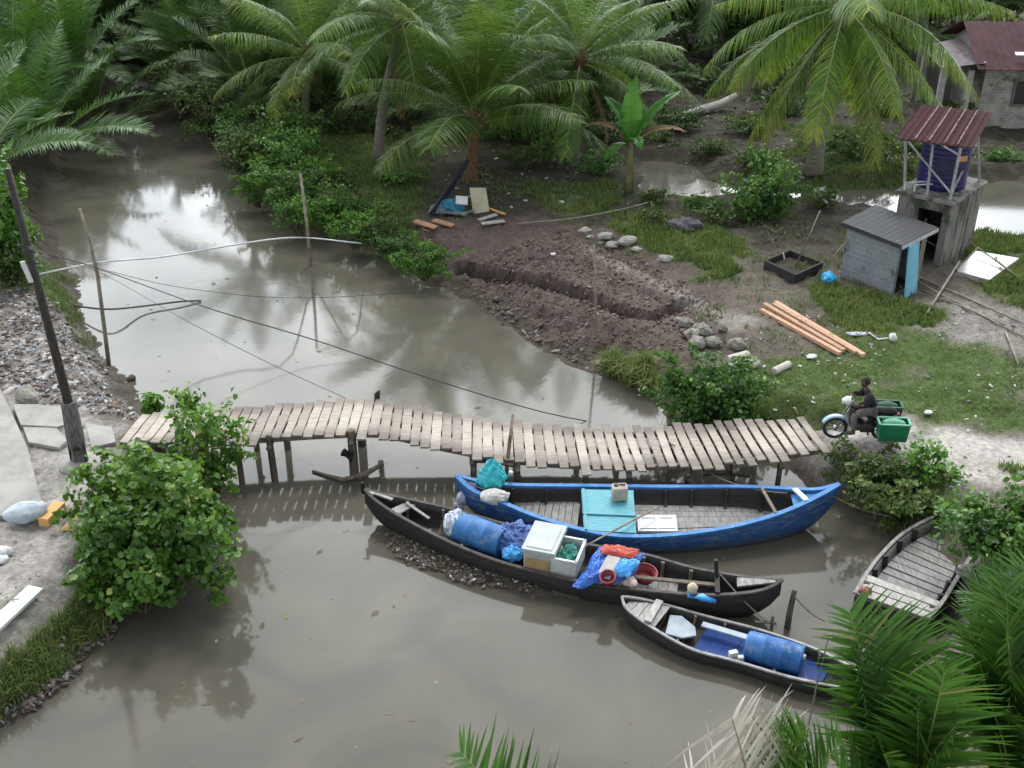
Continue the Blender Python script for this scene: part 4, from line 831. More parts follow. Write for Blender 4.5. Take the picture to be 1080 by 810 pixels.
# ------------------------------------------------------------------ left bank: concrete road and scraps
m = MB(); m.prism([at(*p) for p in [(-260, 372), (-8, 394), (14, 440), (30, 476), (46, 536), (2, 548), (-30, 575), (-330, 600)]], -.1, .1)
tag(build(m, 'concrete_road', concrete, None, False, .015), kind='structure')
def flag(px, z, label, mat=concrete, th=.09):
    m = MB(); m.slab([at(x, y, z) for x, y in px], th); return tag(build(m, 'concrete_slab', mat, None, False, .012), label, 'slab')
flag([(13, 426), (40, 426), (72, 430), (74, 446), (60, 450), (22, 448)], .12, 'flat broken concrete slab beside the road, behind the leaning pole')
flag([(24, 450), (60, 451), (71, 464), (62, 472), (30, 466)], .11, 'smaller jagged concrete slab left of the leaning pole base')
flag([(90, 446), (118, 450), (122, 466), (96, 472)], .07, 'cracked concrete patch at the left landing of the bridge')
m = MB(); m.blob(on(29, 418, .12), (.42, .24, .22), 12, amp=.2, flat=.1, rz=-.9); tag(build(m, 'boulder', stone), 'rounded pale boulder beside the road at the gravel heap', 'rock')
t = thing('feed_sack', 'pale blue and white woven sack lying on the road edge', 'sack', on(28, 540))
m = MB(); m.blob(on(28, 540, .18), (.42, .25, .2), 15, 26, 16, .12, 1.3, flat=.18, rz=.35, crump=.05); build(m, 'sack_body', bluesack, t, True)
m = MB(); p = on(44, 536, .2); m.blob(p, (.1, .2, .1), 5, amp=.3, rz=.35); build(m, 'sack_mouth', whiteplastic, t, True)
m = MB(); p = on(55, 542, .12); m.box(p, (.24, .62, .2), -.22); tag(build(m, 'timber_block', orangewood, None, False, .012), 'yellow orange wooden block lying beside the pale blue sack', 'block')
m = MB(); p = on(79, 553, .08)
m.slab([p + Vector((-.22, -.2, 0)), p + Vector((.1, -.25, .05)), p + Vector((.12, .15, .14)), p + Vector((-.12, .22, .05))], .02); m.slab([p + Vector((.0, -.25, .03)), p + Vector((.28, -.12, .2)), p + Vector((.22, .12, .24)), p + Vector((.05, .12, .05))], .02)
tag(build(m, 'cardboard_scrap', cardboard), 'torn cardboard scrap at the edge of the big bush', 'cardboard')
m = MB(); m.bar(on(-14, 668, .16), on(38, 620, .16), .32, .06, up=(0, 0, 1)); tag(build(m, 'pale_plank', M('pale_grey_board', (.5, .53, .52), (.4, .43, .42), 4, .7)), 'pale grey plank lying on the left bank above the grass', 'plank')
m = MB(); m.blob(on(3, 582, .06), (.2, .12, .1), 6, amp=.4); m.blob(on(0, 590, .06), (.16, .12, .07), 8, amp=.4); tag(build(m, 'plastic_bag', whiteplastic, None, True), 'crumpled white plastic at the left edge of the dirt', 'bag')
m = MB(); m.tube([on(143, 399, -.1), on(139, 398, .1), on(134, 402, .02)], [.07, .09, .03], 7); tag(build(m, 'tree_root', oldwood, None, True), 'dark root stump poking out at the tip of the left gravel bank', 'root')

# ------------------------------------------------------------------ the tank house
A0 = on(991, 282); A1 = on(1024, 261); A0.z = A1.z = -.15
ztop = zat(A0.y, 217); ex = Vector((A1.x - A0.x, A1.y - A0.y, 0)); ey = Vector((-ex.y, ex.x, 0)).normalized(); LW = 1.6
exn = ex.normalized(); B0 = A0 + ey * LW; B1 = A1 + ey * LW
th = thing('tank_house', 'small grey concrete bath house with dark doorway and rusty roofed tank stand', 'building', (A0 + B1) / 2 * 1.0)
# walls: front-left side with a doorway, right side, two others
def wallseg(m, a, b_, z0, z1, t=.12):
    d = (b_ - a); d.z = 0; nrm = Vector((-d.y, d.x, 0)).normalized() * t
    m.prism([a, b_, b_ + nrm, a + nrm], z0, z1)
m = MB(); zb = -.15; dw0, dw1 = .22, .95
p = lambda k: A0 + ey * k
cl = lambda a, b_: (b_, a)
wallseg(m, p(dw0), p(0), zb, ztop); wallseg(m, p(LW), p(dw1), zb, ztop); wallseg(m, p(dw1), p(dw0), ztop - .28, ztop - .002)
wallseg(m, A0 + exn * .121, A1 - exn * .121, zb, ztop - .001); wallseg(m, A1, B1, zb, ztop - .003); wallseg(m, B1 - exn * .121, B0 + exn * .121, zb, ztop - .002)
o = build(m, 'wall', oldconcrete, th, False, .01)
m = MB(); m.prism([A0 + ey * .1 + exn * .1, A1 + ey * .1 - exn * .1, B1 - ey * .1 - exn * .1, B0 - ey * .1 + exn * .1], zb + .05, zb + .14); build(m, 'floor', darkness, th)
m = MB(); m.prism([A0 - ey * .1 - exn * .08, A1 - ey * .1 + exn * .08, B1 + ey * .1 + exn * .08, B0 + ey * .1 - exn * .08], ztop, ztop + .11); build(m, 'roof_slab', oldconcrete, th, False, .02)
dj = p(.8); m = MB(); m.bar(dj + exn * .18 + Vector((0, 0, .15)), dj + exn * .22 + Vector((.05, 0, 1.5)), .05, .04); m.bar(dj + exn * .18 + Vector((0, 0, .9)), p(.3) + exn * .3 + Vector((0, 0, .7)), .05, .03); build(m, 'broken_door_frame', oldwood, th)
m = MB(); m.bar(A1.lerp(A0, .6) + Vector((0, 0, ztop + .3)) - ey * .16, A1.lerp(A0, .75) + Vector((0, 0, 0)) - ey * .2, .05, .05); build(m, 'drain_pipe', bambool, th)
zs = ztop + .11
deck = [A0 + ey * .05 + exn * .05, A1 + ey * .05 - exn * .05, B1 - ey * .05 - exn * .05, B0 - ey * .05 + exn * .05]
rfz0, rfz1 = zs + 1.62, zs + 2.12
rq = [at(944, 146, rfz0), at(1027, 156, rfz0), at(1047, 119, rfz1), at(972, 110, rfz1)]
def inb(u, v): return rq[0].lerp(rq[1], u).lerp(rq[3].lerp(rq[2], u), v)
# stand: four posts from the slab to the roof, with braces
posts = []
for (u, v), d in zip(((.1, .12), (.82, .12), (.82, .9), (.1, .9)), (B0 + exn * .1 - ey * .1, A0 + exn * .1 + ey * .12, A1 - exn * .12 + ey * .12, B1 - exn * .1 - ey * .1)):
    f = Vector((d.x, d.y, zs)); tpt = inb(u, v) - Vector((0, 0, .05)); posts.append((f, tpt)); m = MB(); m.bar(f, tpt, .07, .07); build(m, 'stand_post', steel, th)
f = (posts[0][0] + posts[1][0]) / 2; tpt = inb(.46, .12) - Vector((0, 0, .05)); m = MB(); m.bar(f, tpt, .06, .06); build(m, 'stand_post', steel, th)
for a, b_ in ((posts[0][1].lerp(posts[0][0], .03), posts[1][0].lerp(posts[1][1], .12)), (posts[1][0].lerp(posts[1][1], .1), posts[2][1].lerp(posts[2][0], .35)), (posts[1][1].lerp(posts[1][0], .2), tpt), (posts[1][1], posts[2][1].lerp(posts[2][0], .45)), (posts[0][1], posts[1][1]), (posts[1][1], posts[2][1])):
    m = MB(); m.bar(a, b_, .05, .04); build(m, 'brace', steel, th)
# corrugated sheet
def corrugated(q, nw, amp, thick=.02):
    """q: front-left, front-right, back-right, back-left; the ribs run from front to back"""
    m = MB(); k = nw * 6; nrm = (q[1] - q[0]).cross(q[3] - q[0]).normalized(); vs = []; fs = []
    if nrm.z < 0: nrm = -nrm
    for v in (0, 1):
        for i in range(k + 1):
            u = i / k; p_ = q[0].lerp(q[1], u).lerp(q[3].lerp(q[2], u), v); ph = (u * nw) % 1
            vs.append(p_ + nrm * amp * (max(0, math.cos(2 * PI * ph)) ** 2))
    n0 = len(vs); vs += [x - nrm * thick for x in vs]
    for i in range(k):
        a_, b_, c_, d_ = i, i + 1, k + 2 + i, k + 1 + i
        fs += [(a_, b_, c_, d_), (n0 + a_, n0 + d_, n0 + c_, n0 + b_), (a_, n0 + a_, n0 + b_, b_), (d_, c_, n0 + c_, n0 + d_)]
    fs += [(0, k + 1, n0 + k + 1, n0), (k, n0 + k, n0 + 2 * k + 1, 2 * k + 1)]
    m.add(vs, fs); return m
build(corrugated(rq, 12, .035), 'roof', rust, th)
for u in (.24, .42, .62, .78):
    m = MB(); m.slab([inb(u, .02) + Vector((0, 0, .05)), inb(u + .022, .02) + Vector((0, 0, .05)), inb(u + .022, .98) + Vector((0, 0, .05)), inb(u, .98) + Vector((0, 0, .05))], .008)
    build(m, 'roof_strip', M('pale_seam', (.24, .15, .135), (.10, .045, .045), 7, .8), th)
for v in (.06, .94):
    m = MB(); m.bar(inb(.02, v) - Vector((0, 0, .06)), inb(.98, v) - Vector((0, 0, .06)), .06, .07); build(m, 'roof_beam', oldwood, th)
for (f0, dz) in ((posts[0][0] - exn * .05 + Vector((0, 0, .05)), .1), (posts[0][0] + Vector((.25, -.1, 0)), .08)):
    m = MB(); m.tube([Vector((f0.x, f0.y, .3)), f0 + Vector((0, 0, .2)), f0 + Vector((.25, -.05, .22)), f0 + Vector((.8, .1, .2))], .025, 6); build(m, 'water_pipe', hosem, th, True)
tcx = (posts[1][0] + posts[2][0]) / 2 + ey * .75; tcx.z = zs + .001
tk = thing('water_tank', 'dark purple blue plastic water tank under the rusty tilted roof', 'tank', tcx)
prof = [(0, .66), (.04, .70)]
for k in range(9): prof += [(.07 + k * .145, .70), (.10 + k * .145, .708), (.17 + k * .145, .708), (.20 + k * .145, .70)]
prof += [(1.40, .66), (1.48, .45), (1.5, .2)]
m = MB(); m.lathe(tcx, (0, 0, 1), prof, 36); build(m, 'tank_body', tankp, tk, True)
m = MB(); m.lathe(tcx + Vector((0, 0, .55)), (0, 0, 1), [(0, .727), (.45, .727)], 36); m.f = m.f[:-2]; m.f = [f for i, f in enumerate(m.f) if 22 <= i % 36 <= 30]; build(m, 'dark_panel', tankdark, tk)
dl = Vector((.22, -.69, 0)); m = MB(); m.slab([tcx + dl + Vector((-.16, -.04, .95)), tcx + dl + Vector((.16, .02, .95)), tcx + dl + Vector((.16, .02, 1.12)), tcx + dl + Vector((-.16, -.04, 1.12))], .01); build(m, 'label_sticker', M('orange_label', (.5, .24, .08), (.4, .2, .08), 9), tk)
m = MB(); q = [at(1006, 285, .16), at(1027, 264, .16), at(1075, 272, .16), at(1044, 295, .16)]; m.slab(q, .2)
wetslab = M('wet_slab', (.36, .36, .36), (.28, .28, .275), 3, .22, .1, 18, spec=.6, c3=(.18, .18, .17), s3=5, t3=.64)
tag(build(m, 'wash_slab', wetslab, None, False, .015), 'wet shiny concrete slab on the ground beside the tank house', 'slab')
for i, (a, b_, lb) in enumerate((((1006, 288, .1), (1032, 262, .9), 'pale pole leaning from the wash slab up against the tank house wall'), ((1032, 262, .35), (1078, 297, .05), 'thin pole lying across the wash slab corner'), ((965, 296, .05), (1082, 358, .04), 'longest bamboo pole lying on the ground below the wash slab'),
        ((960, 288, .05), (1090, 346, .05), 'second bamboo pole lying behind the longest one'), ((972, 306, .04), (1060, 343, .05), 'thin short bamboo lying in front of the pole bundle'), ((978, 330, .03), (1012, 276, .25), 'crooked pale stick leaning from the ground towards the wash slab'), ((1060, 352, .03), (1074, 384, .03), 'short stick lying at the far right end of the poles'))):
    m = MB(); p_, q_ = at(*a), at(*b_); p_.z += max(0, gz(p_.x, p_.y)) ; q_.z += max(0, gz(q_.x, q_.y))
    m.tube([p_, p_.lerp(q_, .5) + Vector((0, 0, .02)), q_], [.035, .032, .026], 7); tag(build(m, 'bamboo_pole', bambool, None, True), lb, 'pole')

# ------------------------------------------------------------------ block shed with blue door
S0, S1, S2 = on(886, 292), on(940, 313), on(969, 297); zf = -.12
S3 = S0 + (S2 - S1); zt0 = zat(S0.y, 236)
sh = thing('block_shed', 'low grey concrete block shed with dark sloping sheet roof', 'shed', (S0 + S2) / 2)
def setz(v, z): return Vector((v.x, v.y, z))
m = MB(); wallseg(m, S0, S1, zf, zt0, .12); d1 = (S1 - S0).normalized(); d2 = (S2 - S1).normalized()
wallseg(m, S3 - d2 * .01, S0 + d2 * .121, zf, zt0 - .002); wallseg(m, S2 - d1 * .0, S3 + d1 * .121, zf, zt0 - .003)
o = build(m, 'wall', blockgrey, sh); boxuv(o, 1.0)
m = MB(); wallseg(m, S2 - d2 * .25, S2 - d2 * .01, zf, zt0 - .004); build(m, 'door_jamb', oldwood, sh)
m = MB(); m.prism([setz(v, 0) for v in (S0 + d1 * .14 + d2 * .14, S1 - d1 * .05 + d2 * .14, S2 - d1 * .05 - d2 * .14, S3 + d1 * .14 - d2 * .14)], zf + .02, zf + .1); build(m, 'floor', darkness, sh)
ov = .14; zr = zt0 + .04
rfq = [setz(S0 - d1 * ov - d2 * ov, zr), setz(S1 + d1 * ov - d2 * ov, zr - .06), setz(S2 + d1 * ov * 1.6 + d2 * ov, zr + .06), setz(S3 - d1 * ov + d2 * ov, zr + .12)]
build(corrugated(rfq, 11, .010), 'roof', roofdark, sh)
m = MB(); m.bar(rfq[1] - Vector((0, 0, .07)), rfq[2] - Vector((0, 0, .07)), .04, .10, up=(0, 0, 1)); build(m, 'fascia', M('pale_fascia', (.42, .42, .44), (.3, .3, .32), 4, .7), sh)
m = MB(); m.bar(rfq[0] - Vector((0, 0, .07)), rfq[1] - Vector((0, 0, .07)), .04, .08, up=(0, 0, 1)); build(m, 'fascia', roofdark, sh)
D0, D1 = on(955, 315, .02), on(964, 309, .02); zz = zat(D0.y, 262)
m = MB(); tp = Vector((-.10, .12, 0)); m.slab([D0, D1 + Vector((.1, .05, 0)), setz(D1 + Vector((.05, .05, 0)) + tp, zz + .02), setz(D0 + tp, zz)], .05); tag(build(m, 'door_panel', skyblue, None, False, .008), 'light blue door panel leaning against the open side of the grey shed', 'door')
m = MB(); m.blob(on(874, 293, .14), (.22, .2, .17), 9, amp=.3, freq=2.2, flat=.14); tag(build(m, 'plastic_bag', blueglow), 'bright blue plastic bag on the grass left of the grey shed', 'bag')
# planter frame
pf = thing('planter_frame', 'dark square wooden frame around a soil pit left of the grey shed', 'planter', on(836, 290)); qd = [on(806, 284), on(838, 299), on(866, 286), on(832, 273)]
for i in range(4):
    m = MB(); a, b_ = qd[i], qd[(i + 1) % 4]; m.bar(a + Vector((0, 0, .14)), b_ + Vector((0, 0, .14)), .06, .3, up=(0, 0, 1)); build(m, 'side_board', darkwood, pf)
m = MB(); m.add([q + Vector((0, 0, .1)) for q in qd], [(0, 1, 2, 3)]); build(m, 'soil', M('pit_soil', (.05, .042, .035), (.03, .025, .02), 6, .95, .5, 9), pf)
for a, b_, lb in (((838, 284), (865, 222), 'tall thin stick leaning up out of the planter frame'), ((858, 295), (893, 254), 'thin stick leaning from the planter against the grey shed'), ((829, 282), (826, 266), 'short stub stick standing in the planter frame')):
    p_ = on(*a); m = MB(); m.tube([p_, at_Y(b_[0], b_[1], p_.y + .3)], [.03, .022], 6); tag(build(m, 'thin_stick', bambool, None, True), lb, 'stick')
m = MB(); m.tube([on(855, 196, .3), on(872, 214, .25)], [.05, .05], 6); tag(build(m, 'pale_stick', barkpale, None, True), 'short pale branch behind the big round shrub', 'branch')

# ------------------------------------------------------------------ timber, rocks, junk on the right bank
for i, (a, b_, lb) in enumerate((((803, 327, .06), (886, 373, .06), 'fresh orange timber beam nearest the river of the four'), ((806, 321, .10), (890, 370, .08), 'second fresh orange timber beam from the river'),
        ((816, 321, .12), (903, 372, .10), 'third fresh orange timber beam, resting slightly higher'), ((818, 319, .06), (911, 375, .06), 'farthest fresh orange timber beam from the river'))):
    p_, q_ = on(a[0], a[1], a[2]), on(b_[0], b_[1], b_[2]); m = MB(); m.bar(p_, q_, .13, .10, up=(0, 0, 1)); tag(build(m, 'timber_beam', lumber, None, False, .006), lb, 'timber', 'fresh timber beams on the grass')
for i, (x, y, r, lb) in enumerate(((724, 341, .24, 'grey rock at the trench end, topmost of the small heap'), (731, 353, .25, 'pale rock at the left front of the small heap'), (739, 347, .25, 'grey rock in the middle of the small heap'), (745, 351, .22, 'round rock between the middle and right ones of the heap'),
        (736, 362, .26, 'mossy front rock at the foot of the small heap'), (752, 361, .24, 'right hand rock of the small heap, rounded top'), (762, 346, .16, 'small stone lying alone behind the heap'), (778, 363, .25, 'lone pale round boulder right of the small heap'), (716, 338, .15, 'small white stone beside the topmost rock'))):
    m = MB(); m.blob(on(x, y, r * .4), (r * .9, r * .78, r * .68), 40 + i, 11, 7, .28, 1.3, flat=r * .4, crump=.10); tag(build(m, 'rock', stone), lb, 'rock', 'rocks heaped at the end of the dug bed')
rr = random.Random(5)
for i, (x, y, r, lb) in enumerate(((617, 243, .2, 'pale rubble lump at the left end of the line behind the bed'), (624, 250, .15, 'small flat rubble piece in front of the left lump'), (638, 249, .26, 'large white rubble block in the line behind the bed'), (646, 258, .24, 'grey rubble block below the large white one'),
        (633, 256, .14, 'small rubble stone between the two larger blocks'), (662, 254, .32, 'long flat rubble slab at the right of the line'), (672, 263, .17, 'small rubble piece right of the long slab'), (703, 273, .26, 'flat pale rubble plate lying apart towards the grass'))):
    m = MB(); m.blob(on(x, y, r * .25), (r * 1.05, r * .7, r * .45), 80 + i, 10, 7, .3, 1.3, flat=r * .25, rz=rr.uniform(-.5, .5), crump=.12); tag(build(m, 'rubble', M('pale_rubble', (.31, .30, .28), (.2, .198, .18), 5, .9, .4, 16)), lb, 'rubble', 'rubble along the back of the dug bed')
for a, b_, r, lb in (((768, 380), (789, 374), .12, 'pale concrete log, rear one of the pair on the grass'), ((774, 391), (799, 383), .12, 'pale concrete log, front one of the pair on the grass'), ((816, 392), (832, 384), .10, 'single short pale concrete log to the right of the pair')):
    p_, q_ = on(a[0], a[1], r * .7), on(b_[0], b_[1], r * .7); m = MB(); m.lathe(p_, q_ - p_, [(0, r * .9), (.03, r), ((q_ - p_).length - .03, r), ((q_ - p_).length, r * .9)], 12); tag(build(m, 'concrete_log', M('log_grey', (.44, .43, .39), (.33, .32, .29), 5, .9, .3)), lb, 'log')
m = MB(); m.bar(on(770, 386, .28), on(796, 379, .26), .16, .05, up=(0, 0, 1)); tag(build(m, 'slat', greywood), 'flat grey slat lying on the pair of pale logs', 'slat')
m = MB(); m.bar(on(845, 448, .05), on(838, 430, .3), .06, .03); tag(build(m, 'yellow_stick', M('yellow_wood', (.45, .45, .22), (.38, .38, .18), 5)), 'pale yellow stick poking up at the right end of the bridge', 'stick')
m = MB(); m.blob(on(905, 352, .05), (.32, .10, .045), 7, 20, 12, amp=.35, crump=.15); tag(build(m, 'clear_wrapper', clearfilm, None, True), 'flat clear plastic wrapper on the grass beside the timber', 'wrapper')
m = MB(); m.tube([on(917, 351, .05), on(926, 358, .06), on(936, 357, .05)], .03, 6); m.blob(on(942, 356, .08), (.1, .12, .12), 4, amp=.3); tag(build(m, 'white_bottle', whiteplastic, None, True), 'white plastic bottle with a strip on the grass right of timber', 'bottle')
for x, y, rx, ry, rz, lb, mt in ((856, 376, .3, .14, .5, 'flattened white paper near the timber ends', whiteplastic), (583, 268, .22, .1, .9, 'small white plastic piece on the dark soil of the dug bed', whiteplastic), (592, 213, .2, .12, .3, 'small white scrap in the grass behind the dug bed', whiteplastic), (979, 435, .2, .1, .5, 'white scrap by the path to the right of the motorcycle', whiteplastic)):
    m = MB(); m.blob(on(x, y, .05), (rx * .5, ry * .8, .035), 5, 18, 10, amp=.35, crump=.15, rz=rz); tag(build(m, 'plastic_scrap', mt, None, True), lb, 'scrap')
# junk by the young palm
m = MB(); q0, q1 = on(499, 226, .02), on(516, 223, .02); tpv = Vector((-.12, .28, 0)); z1 = zat(q0.y + .28, 198)
m.slab([q0, q1, setz(q1 + tpv, z1 + .03), setz(q0 + tpv, z1)], .06); tag(build(m, 'beige_panel', fridge, None, False, .01), 'upright beige panel leaning behind the junk under the young palm', 'panel')
t = thing('junk_heap', 'blue and grey junk heap with a white sheet under the young palm', 'junk', on(478, 220))
m = MB(); m.blob(on(474, 219, .15), (.5, .3, .28), 3, 16, 10, .4, 2.4, flat=.14); build(m, 'blue_cloth', junkblue, t)
m = MB(); m.blob(on(464, 221, .1), (.35, .25, .18), 6, 14, 9, .4, 2.4, flat=.1); m.bar(on(455, 222, .1), on(492, 226, .15), .12, .06); m.bar(on(480, 226, .06), on(502, 222, .1), .1, .05); build(m, 'grey_scrap', M('grey_scrap', (.2, .22, .26), (.1, .11, .12), 7, .7), t)
m = MB(); q = on(487, 213, .42); m.slab([q + Vector((-.2, -.15, 0)), q + Vector((.2, -.18, -.02)), q + Vector((.2, .15, .14)), q + Vector((-.2, .18, .16))], .04); build(m, 'white_sheet', whiteplastic, t)
m = MB(); m.slab([on(452, 226, .1), on(464, 210, .5), on(492, 168, 1.3), on(496, 170, 1.2), on(470, 212, .3), on(458, 228, .05)], .02); tag(build(m, 'black_sheet', blackfilm), 'black plastic strip hanging from the young palm to the junk heap', 'plastic sheet')
for i, (a, b_, w_, mt, lb) in enumerate((((437, 233), (460, 240), .28, brickred, 'reddish board at the back left of the pile by the hedge'), ((446, 241), (470, 246), .3, brickred, 'reddish board at the front of the pile by the hedge'), ((457, 232), (478, 238), .26, brickred, 'reddish board at the back right of the pile'),
        ((432, 244), (456, 250), .18, greywood, 'grey board at the front left of the reddish pile'), ((480, 264), (490, 272), .24, brickred, 'single reddish board fallen nearer to the river'), ((508, 236), (532, 233), .2, paleboard, 'whitish plank in front of the beige panel'), ((505, 232), (524, 226), .16, paleboard, 'pale crossed plank behind the whitish plank'), ((514, 219), (533, 226), .07, orangewood, 'thin orange stick beside the beige panel'))):
    m = MB(); m.bar(on(a[0], a[1], .07 + .03 * (i % 3)), on(b_[0], b_[1], .07 + .03 * (i % 2)), w_, .04, up=(0, 0, 1)); tag(build(m, 'board', mt), lb, 'board')
lg = [on(700, 124, .2), on(730, 118, .25), on(760, 110, .3), on(777, 100, .7)]
m = MB(); m.tube(lg, [.16, .17, .18, .12], 9); tag(build(m, 'fallen_log', barkpale, None, True), 'pale fallen palm trunk lying beyond the creek', 'log')
for x, y, rx, rz, lb, mt, nm in ((376, 106, .5, .34, 'white plastic sheet heap lying under the palms at the back', whiteplastic, 'plastic_heap'), (466, 108, .22, .2, 'small white bag caught behind the young palm', whiteplastic, 'plastic_bag'), (346, 131, .5, .25, 'dark blue bundle lying at the foot of the bushes', M('dark_blue_cloth', (.02, .025, .09), (.012, .014, .04), 8, .6), 'cloth_bundle'), (722, 237, .6, .2, 'dark twiggy heap with grey film beside the creek', M('twig_heap', (.05, .045, .055), (.12, .11, .13), 14, .9, .8, 20), 'twig_heap'), (868, 203, .18, .2, 'small white thing at the creek edge behind the shrub', whiteplastic, 'white_scrap')):
    m = MB(); m.blob(on(x, y, rz * .5), (rx, rx * .6, rz), 6, 16, 10, .4, 2.6, flat=rz * .5); tag(build(m, nm, mt), lb, nm.split('_')[-1])
m = MB()
for k in range(16):
    a = on(816 + rr.uniform(-8, 34), 246 + rr.uniform(-4, 12), .05); m.tube([a, a + Vector((rr.uniform(-.5, .5), rr.uniform(-.3, .3), rr.uniform(.05, .6)))], [.04, .012], 5)
tag(build(m, 'root_stump', M('root_grey', (.2, .17, .14), (.1, .085, .07), 7, .9)), 'tangle of dry roots and branches below the round shrub', 'stump')

# ------------------------------------------------------------------ house at the back right
H0 = on(1028, 134); H0.z = 0; hz = zat(H0.y, 68); hd = Vector((1, -.10, 0)).normalized(); hn = Vector((.10, 1, 0)).normalized(); HL, HD = 8.0, 5.5
h = thing('brick_house', 'grey brick house with rusty purple sheet roof at the back right', 'house', H0 + hd * 4)
H1 = H0 + hd * HL; H2 = H1 + hn * HD; H3 = H0 + hn * HD
wx0 = 1.25; wx1 = 2.55; wz0, wz1 = .95, 1.95
m = MB(); cw = lambda a, b_, z0, z1: wallseg(m, a, b_, z0, z1, .15)
cw(H0, H0 + hd * wx0, -.3, hz); cw(H0 + hd * wx1, H1, -.3, hz); cw(H0 + hd * wx0, H0 + hd * wx1, -.3, wz0); cw(H0 + hd * wx0, H0 + hd * wx1, wz1, hz)
cw(H3, H0 + hn * .151, -.3, hz); cw(H1 + hn * .151, H2, -.3, hz); cw(H2, H3, -.3, hz - .01)
o = build(m, 'wall', brickgrey, h); boxuv(o, 1.0)
wf = None; m = MB(); q = H0 - hn * .03
for a, b_ in (((wx0, wz0), (wx1, wz0)), ((wx0, wz1), (wx1, wz1)), ((wx0, wz0), (wx0, wz1)), ((wx1, wz0), (wx1, wz1)), (((wx0 + wx1) / 2, wz0), ((wx0 + wx1) / 2, wz1))): m.bar(q + hd * a[0] + Vector((0, 0, a[1])), q + hd * b_[0] + Vector((0, 0, b_[1])), .08, .07)
wf = build(m, 'window', oldwood, h)
m = MB(); q = H0 + hn * .05; m.slab([q + hd * wx0 + Vector((0, 0, wz0)), q + hd * wx1 + Vector((0, 0, wz0)), q + hd * wx1 + Vector((0, 0, wz1)), q + hd * wx0 + Vector((0, 0, wz1))], .03); build(m, 'pane', M('dark_pane', (.02, .02, .02), (.03, .03, .03), 4, .25, spec=.5), wf)
rz_ = hz + 1.15; e = .55
ra = H0 - hd * .5 - hn * e; rb = H1 + hd * .5 - hn * e; rc = H1 + hd * .5 + hn * HD / 2; rd = H0 - hd * .5 + hn * HD / 2
build(corrugated([setz(ra, hz - .08), setz(rb, hz - .08), setz(rc, rz_), setz(rd, rz_)], 30, .04), 'roof', rust2, h)
ra2 = H0 - hd * .5 + hn * (HD + e); rb2 = H1 + hd * .5 + hn * (HD + e)
build(corrugated([setz(rb2, hz - .08), setz(ra2, hz - .08), setz(rd, rz_ - .01), setz(rc, rz_ - .01)], 30, .04), 'roof', rust2, h)
m = MB(); gb = H0 - hd * .02; m.add([setz(gb, hz - .05), setz(gb + hn * HD, hz - .05), setz(gb + hn * HD / 2, rz_ - .06), setz(gb + hd * .1, hz - .05), setz(gb + hd * .1 + hn * HD, hz - .05), setz(gb + hd * .1 + hn * HD / 2, rz_ - .06)], [(0, 1, 2), (3, 5, 4), (0, 2, 5, 3), (1, 4, 5, 2)]); build(m, 'gable', greywood, h)
# lean-to porch at the left end
lp = [H0 - hd * 1.7 + hn * .2, H0 - hd * .1 + hn * -.35, H0 - hd * .1 + hn * 4.2, H0 - hd * 1.7 + hn * 4.2]
build(corrugated([setz(lp[1], hz + .12), setz(lp[2], hz + .12), setz(lp[3], hz - .25), setz(lp[0], hz - .25)], 14, .03), 'porch_roof', M('grey_purple_sheet', (.17, .14, .16), (.09, .075, .08), 3, .7, c3=(.3, .28, .28), s3=4, t3=.64), h)
for k, (a, b_) in enumerate(((-.55, .1), (-1.5, .5), (-1.5, 3.8))):
    m = MB(); c = H0 + hd * a + hn * b_; m.box((c.x, c.y, hz / 2 - .15), (.24, .24, hz - .2), -.1); build(m, 'column', M('pale_column', (.36, .35, .34), (.25, .24, .23), 4, .85), h)
m = MB(); c = H0 - hd * .9 + hn * 4.2; m.box((c.x, c.y, hz / 2 - .2), (1.7, .12, hz), -.1); build(m, 'porch_back', greywood, h)
m = MB(); m.slab([setz(H0 + hd * 1.0 - hn * .1, hz + .42), setz(H0 + hd * 1.7 - hn * .1, hz + .42), setz(H0 + hd * 1.7 + hn * .12, hz + .5), setz(H0 + hd * 1.0 + hn * .12, hz + .5)], .02); build(m, 'roof_patch', whiteplastic, h)

# ------------------------------------------------------------------ motorcycle with rider
bw = at(879, 461, .03); rw = at(930, 463, .03)
mc = thing('motorcycle', 'small dark motorcycle with pale blue front fender at the bridge end', 'motorcycle', (bw + rw) / 2)
WB = (rw - bw).length; hd_ = math.atan2(bw.y - rw.y, bw.x - rw.x); mc.rotation_euler = (0, 0, hd_); zc = min(bw.z, rw.z)
mc.location.z = gz(mc.location.x, mc.location.y) + .01
fx, rx = WB / 2, -WB / 2; wr = .275
def lpart(m, name, mat, parent, smooth=False, bevel=0): return build(m, name, mat, parent, smooth, bevel, local=True)
for x in (fx, rx):
    m = MB(); m.torus((x, 0, wr), (0, 1, 0), wr - .035, .038, 32, 8); wh = lpart(m, 'wheel', rubber, mc, True)
    m = MB(); m.torus((x, 0, wr), (0, 1, 0), wr - .07, .014, 28, 6)
    for k in range(10):
        t = 2 * PI * k / 10; m.tube([(x, .02, wr), (x + (wr - .07) * math.cos(t), 0, wr + (wr - .07) * math.sin(t))], .006, 4)
    m.lathe((x, -.05, wr), (0, 1, 0), [(0, .05), (.1, .05)], 12); lpart(m, 'rim', chrome, wh, True)
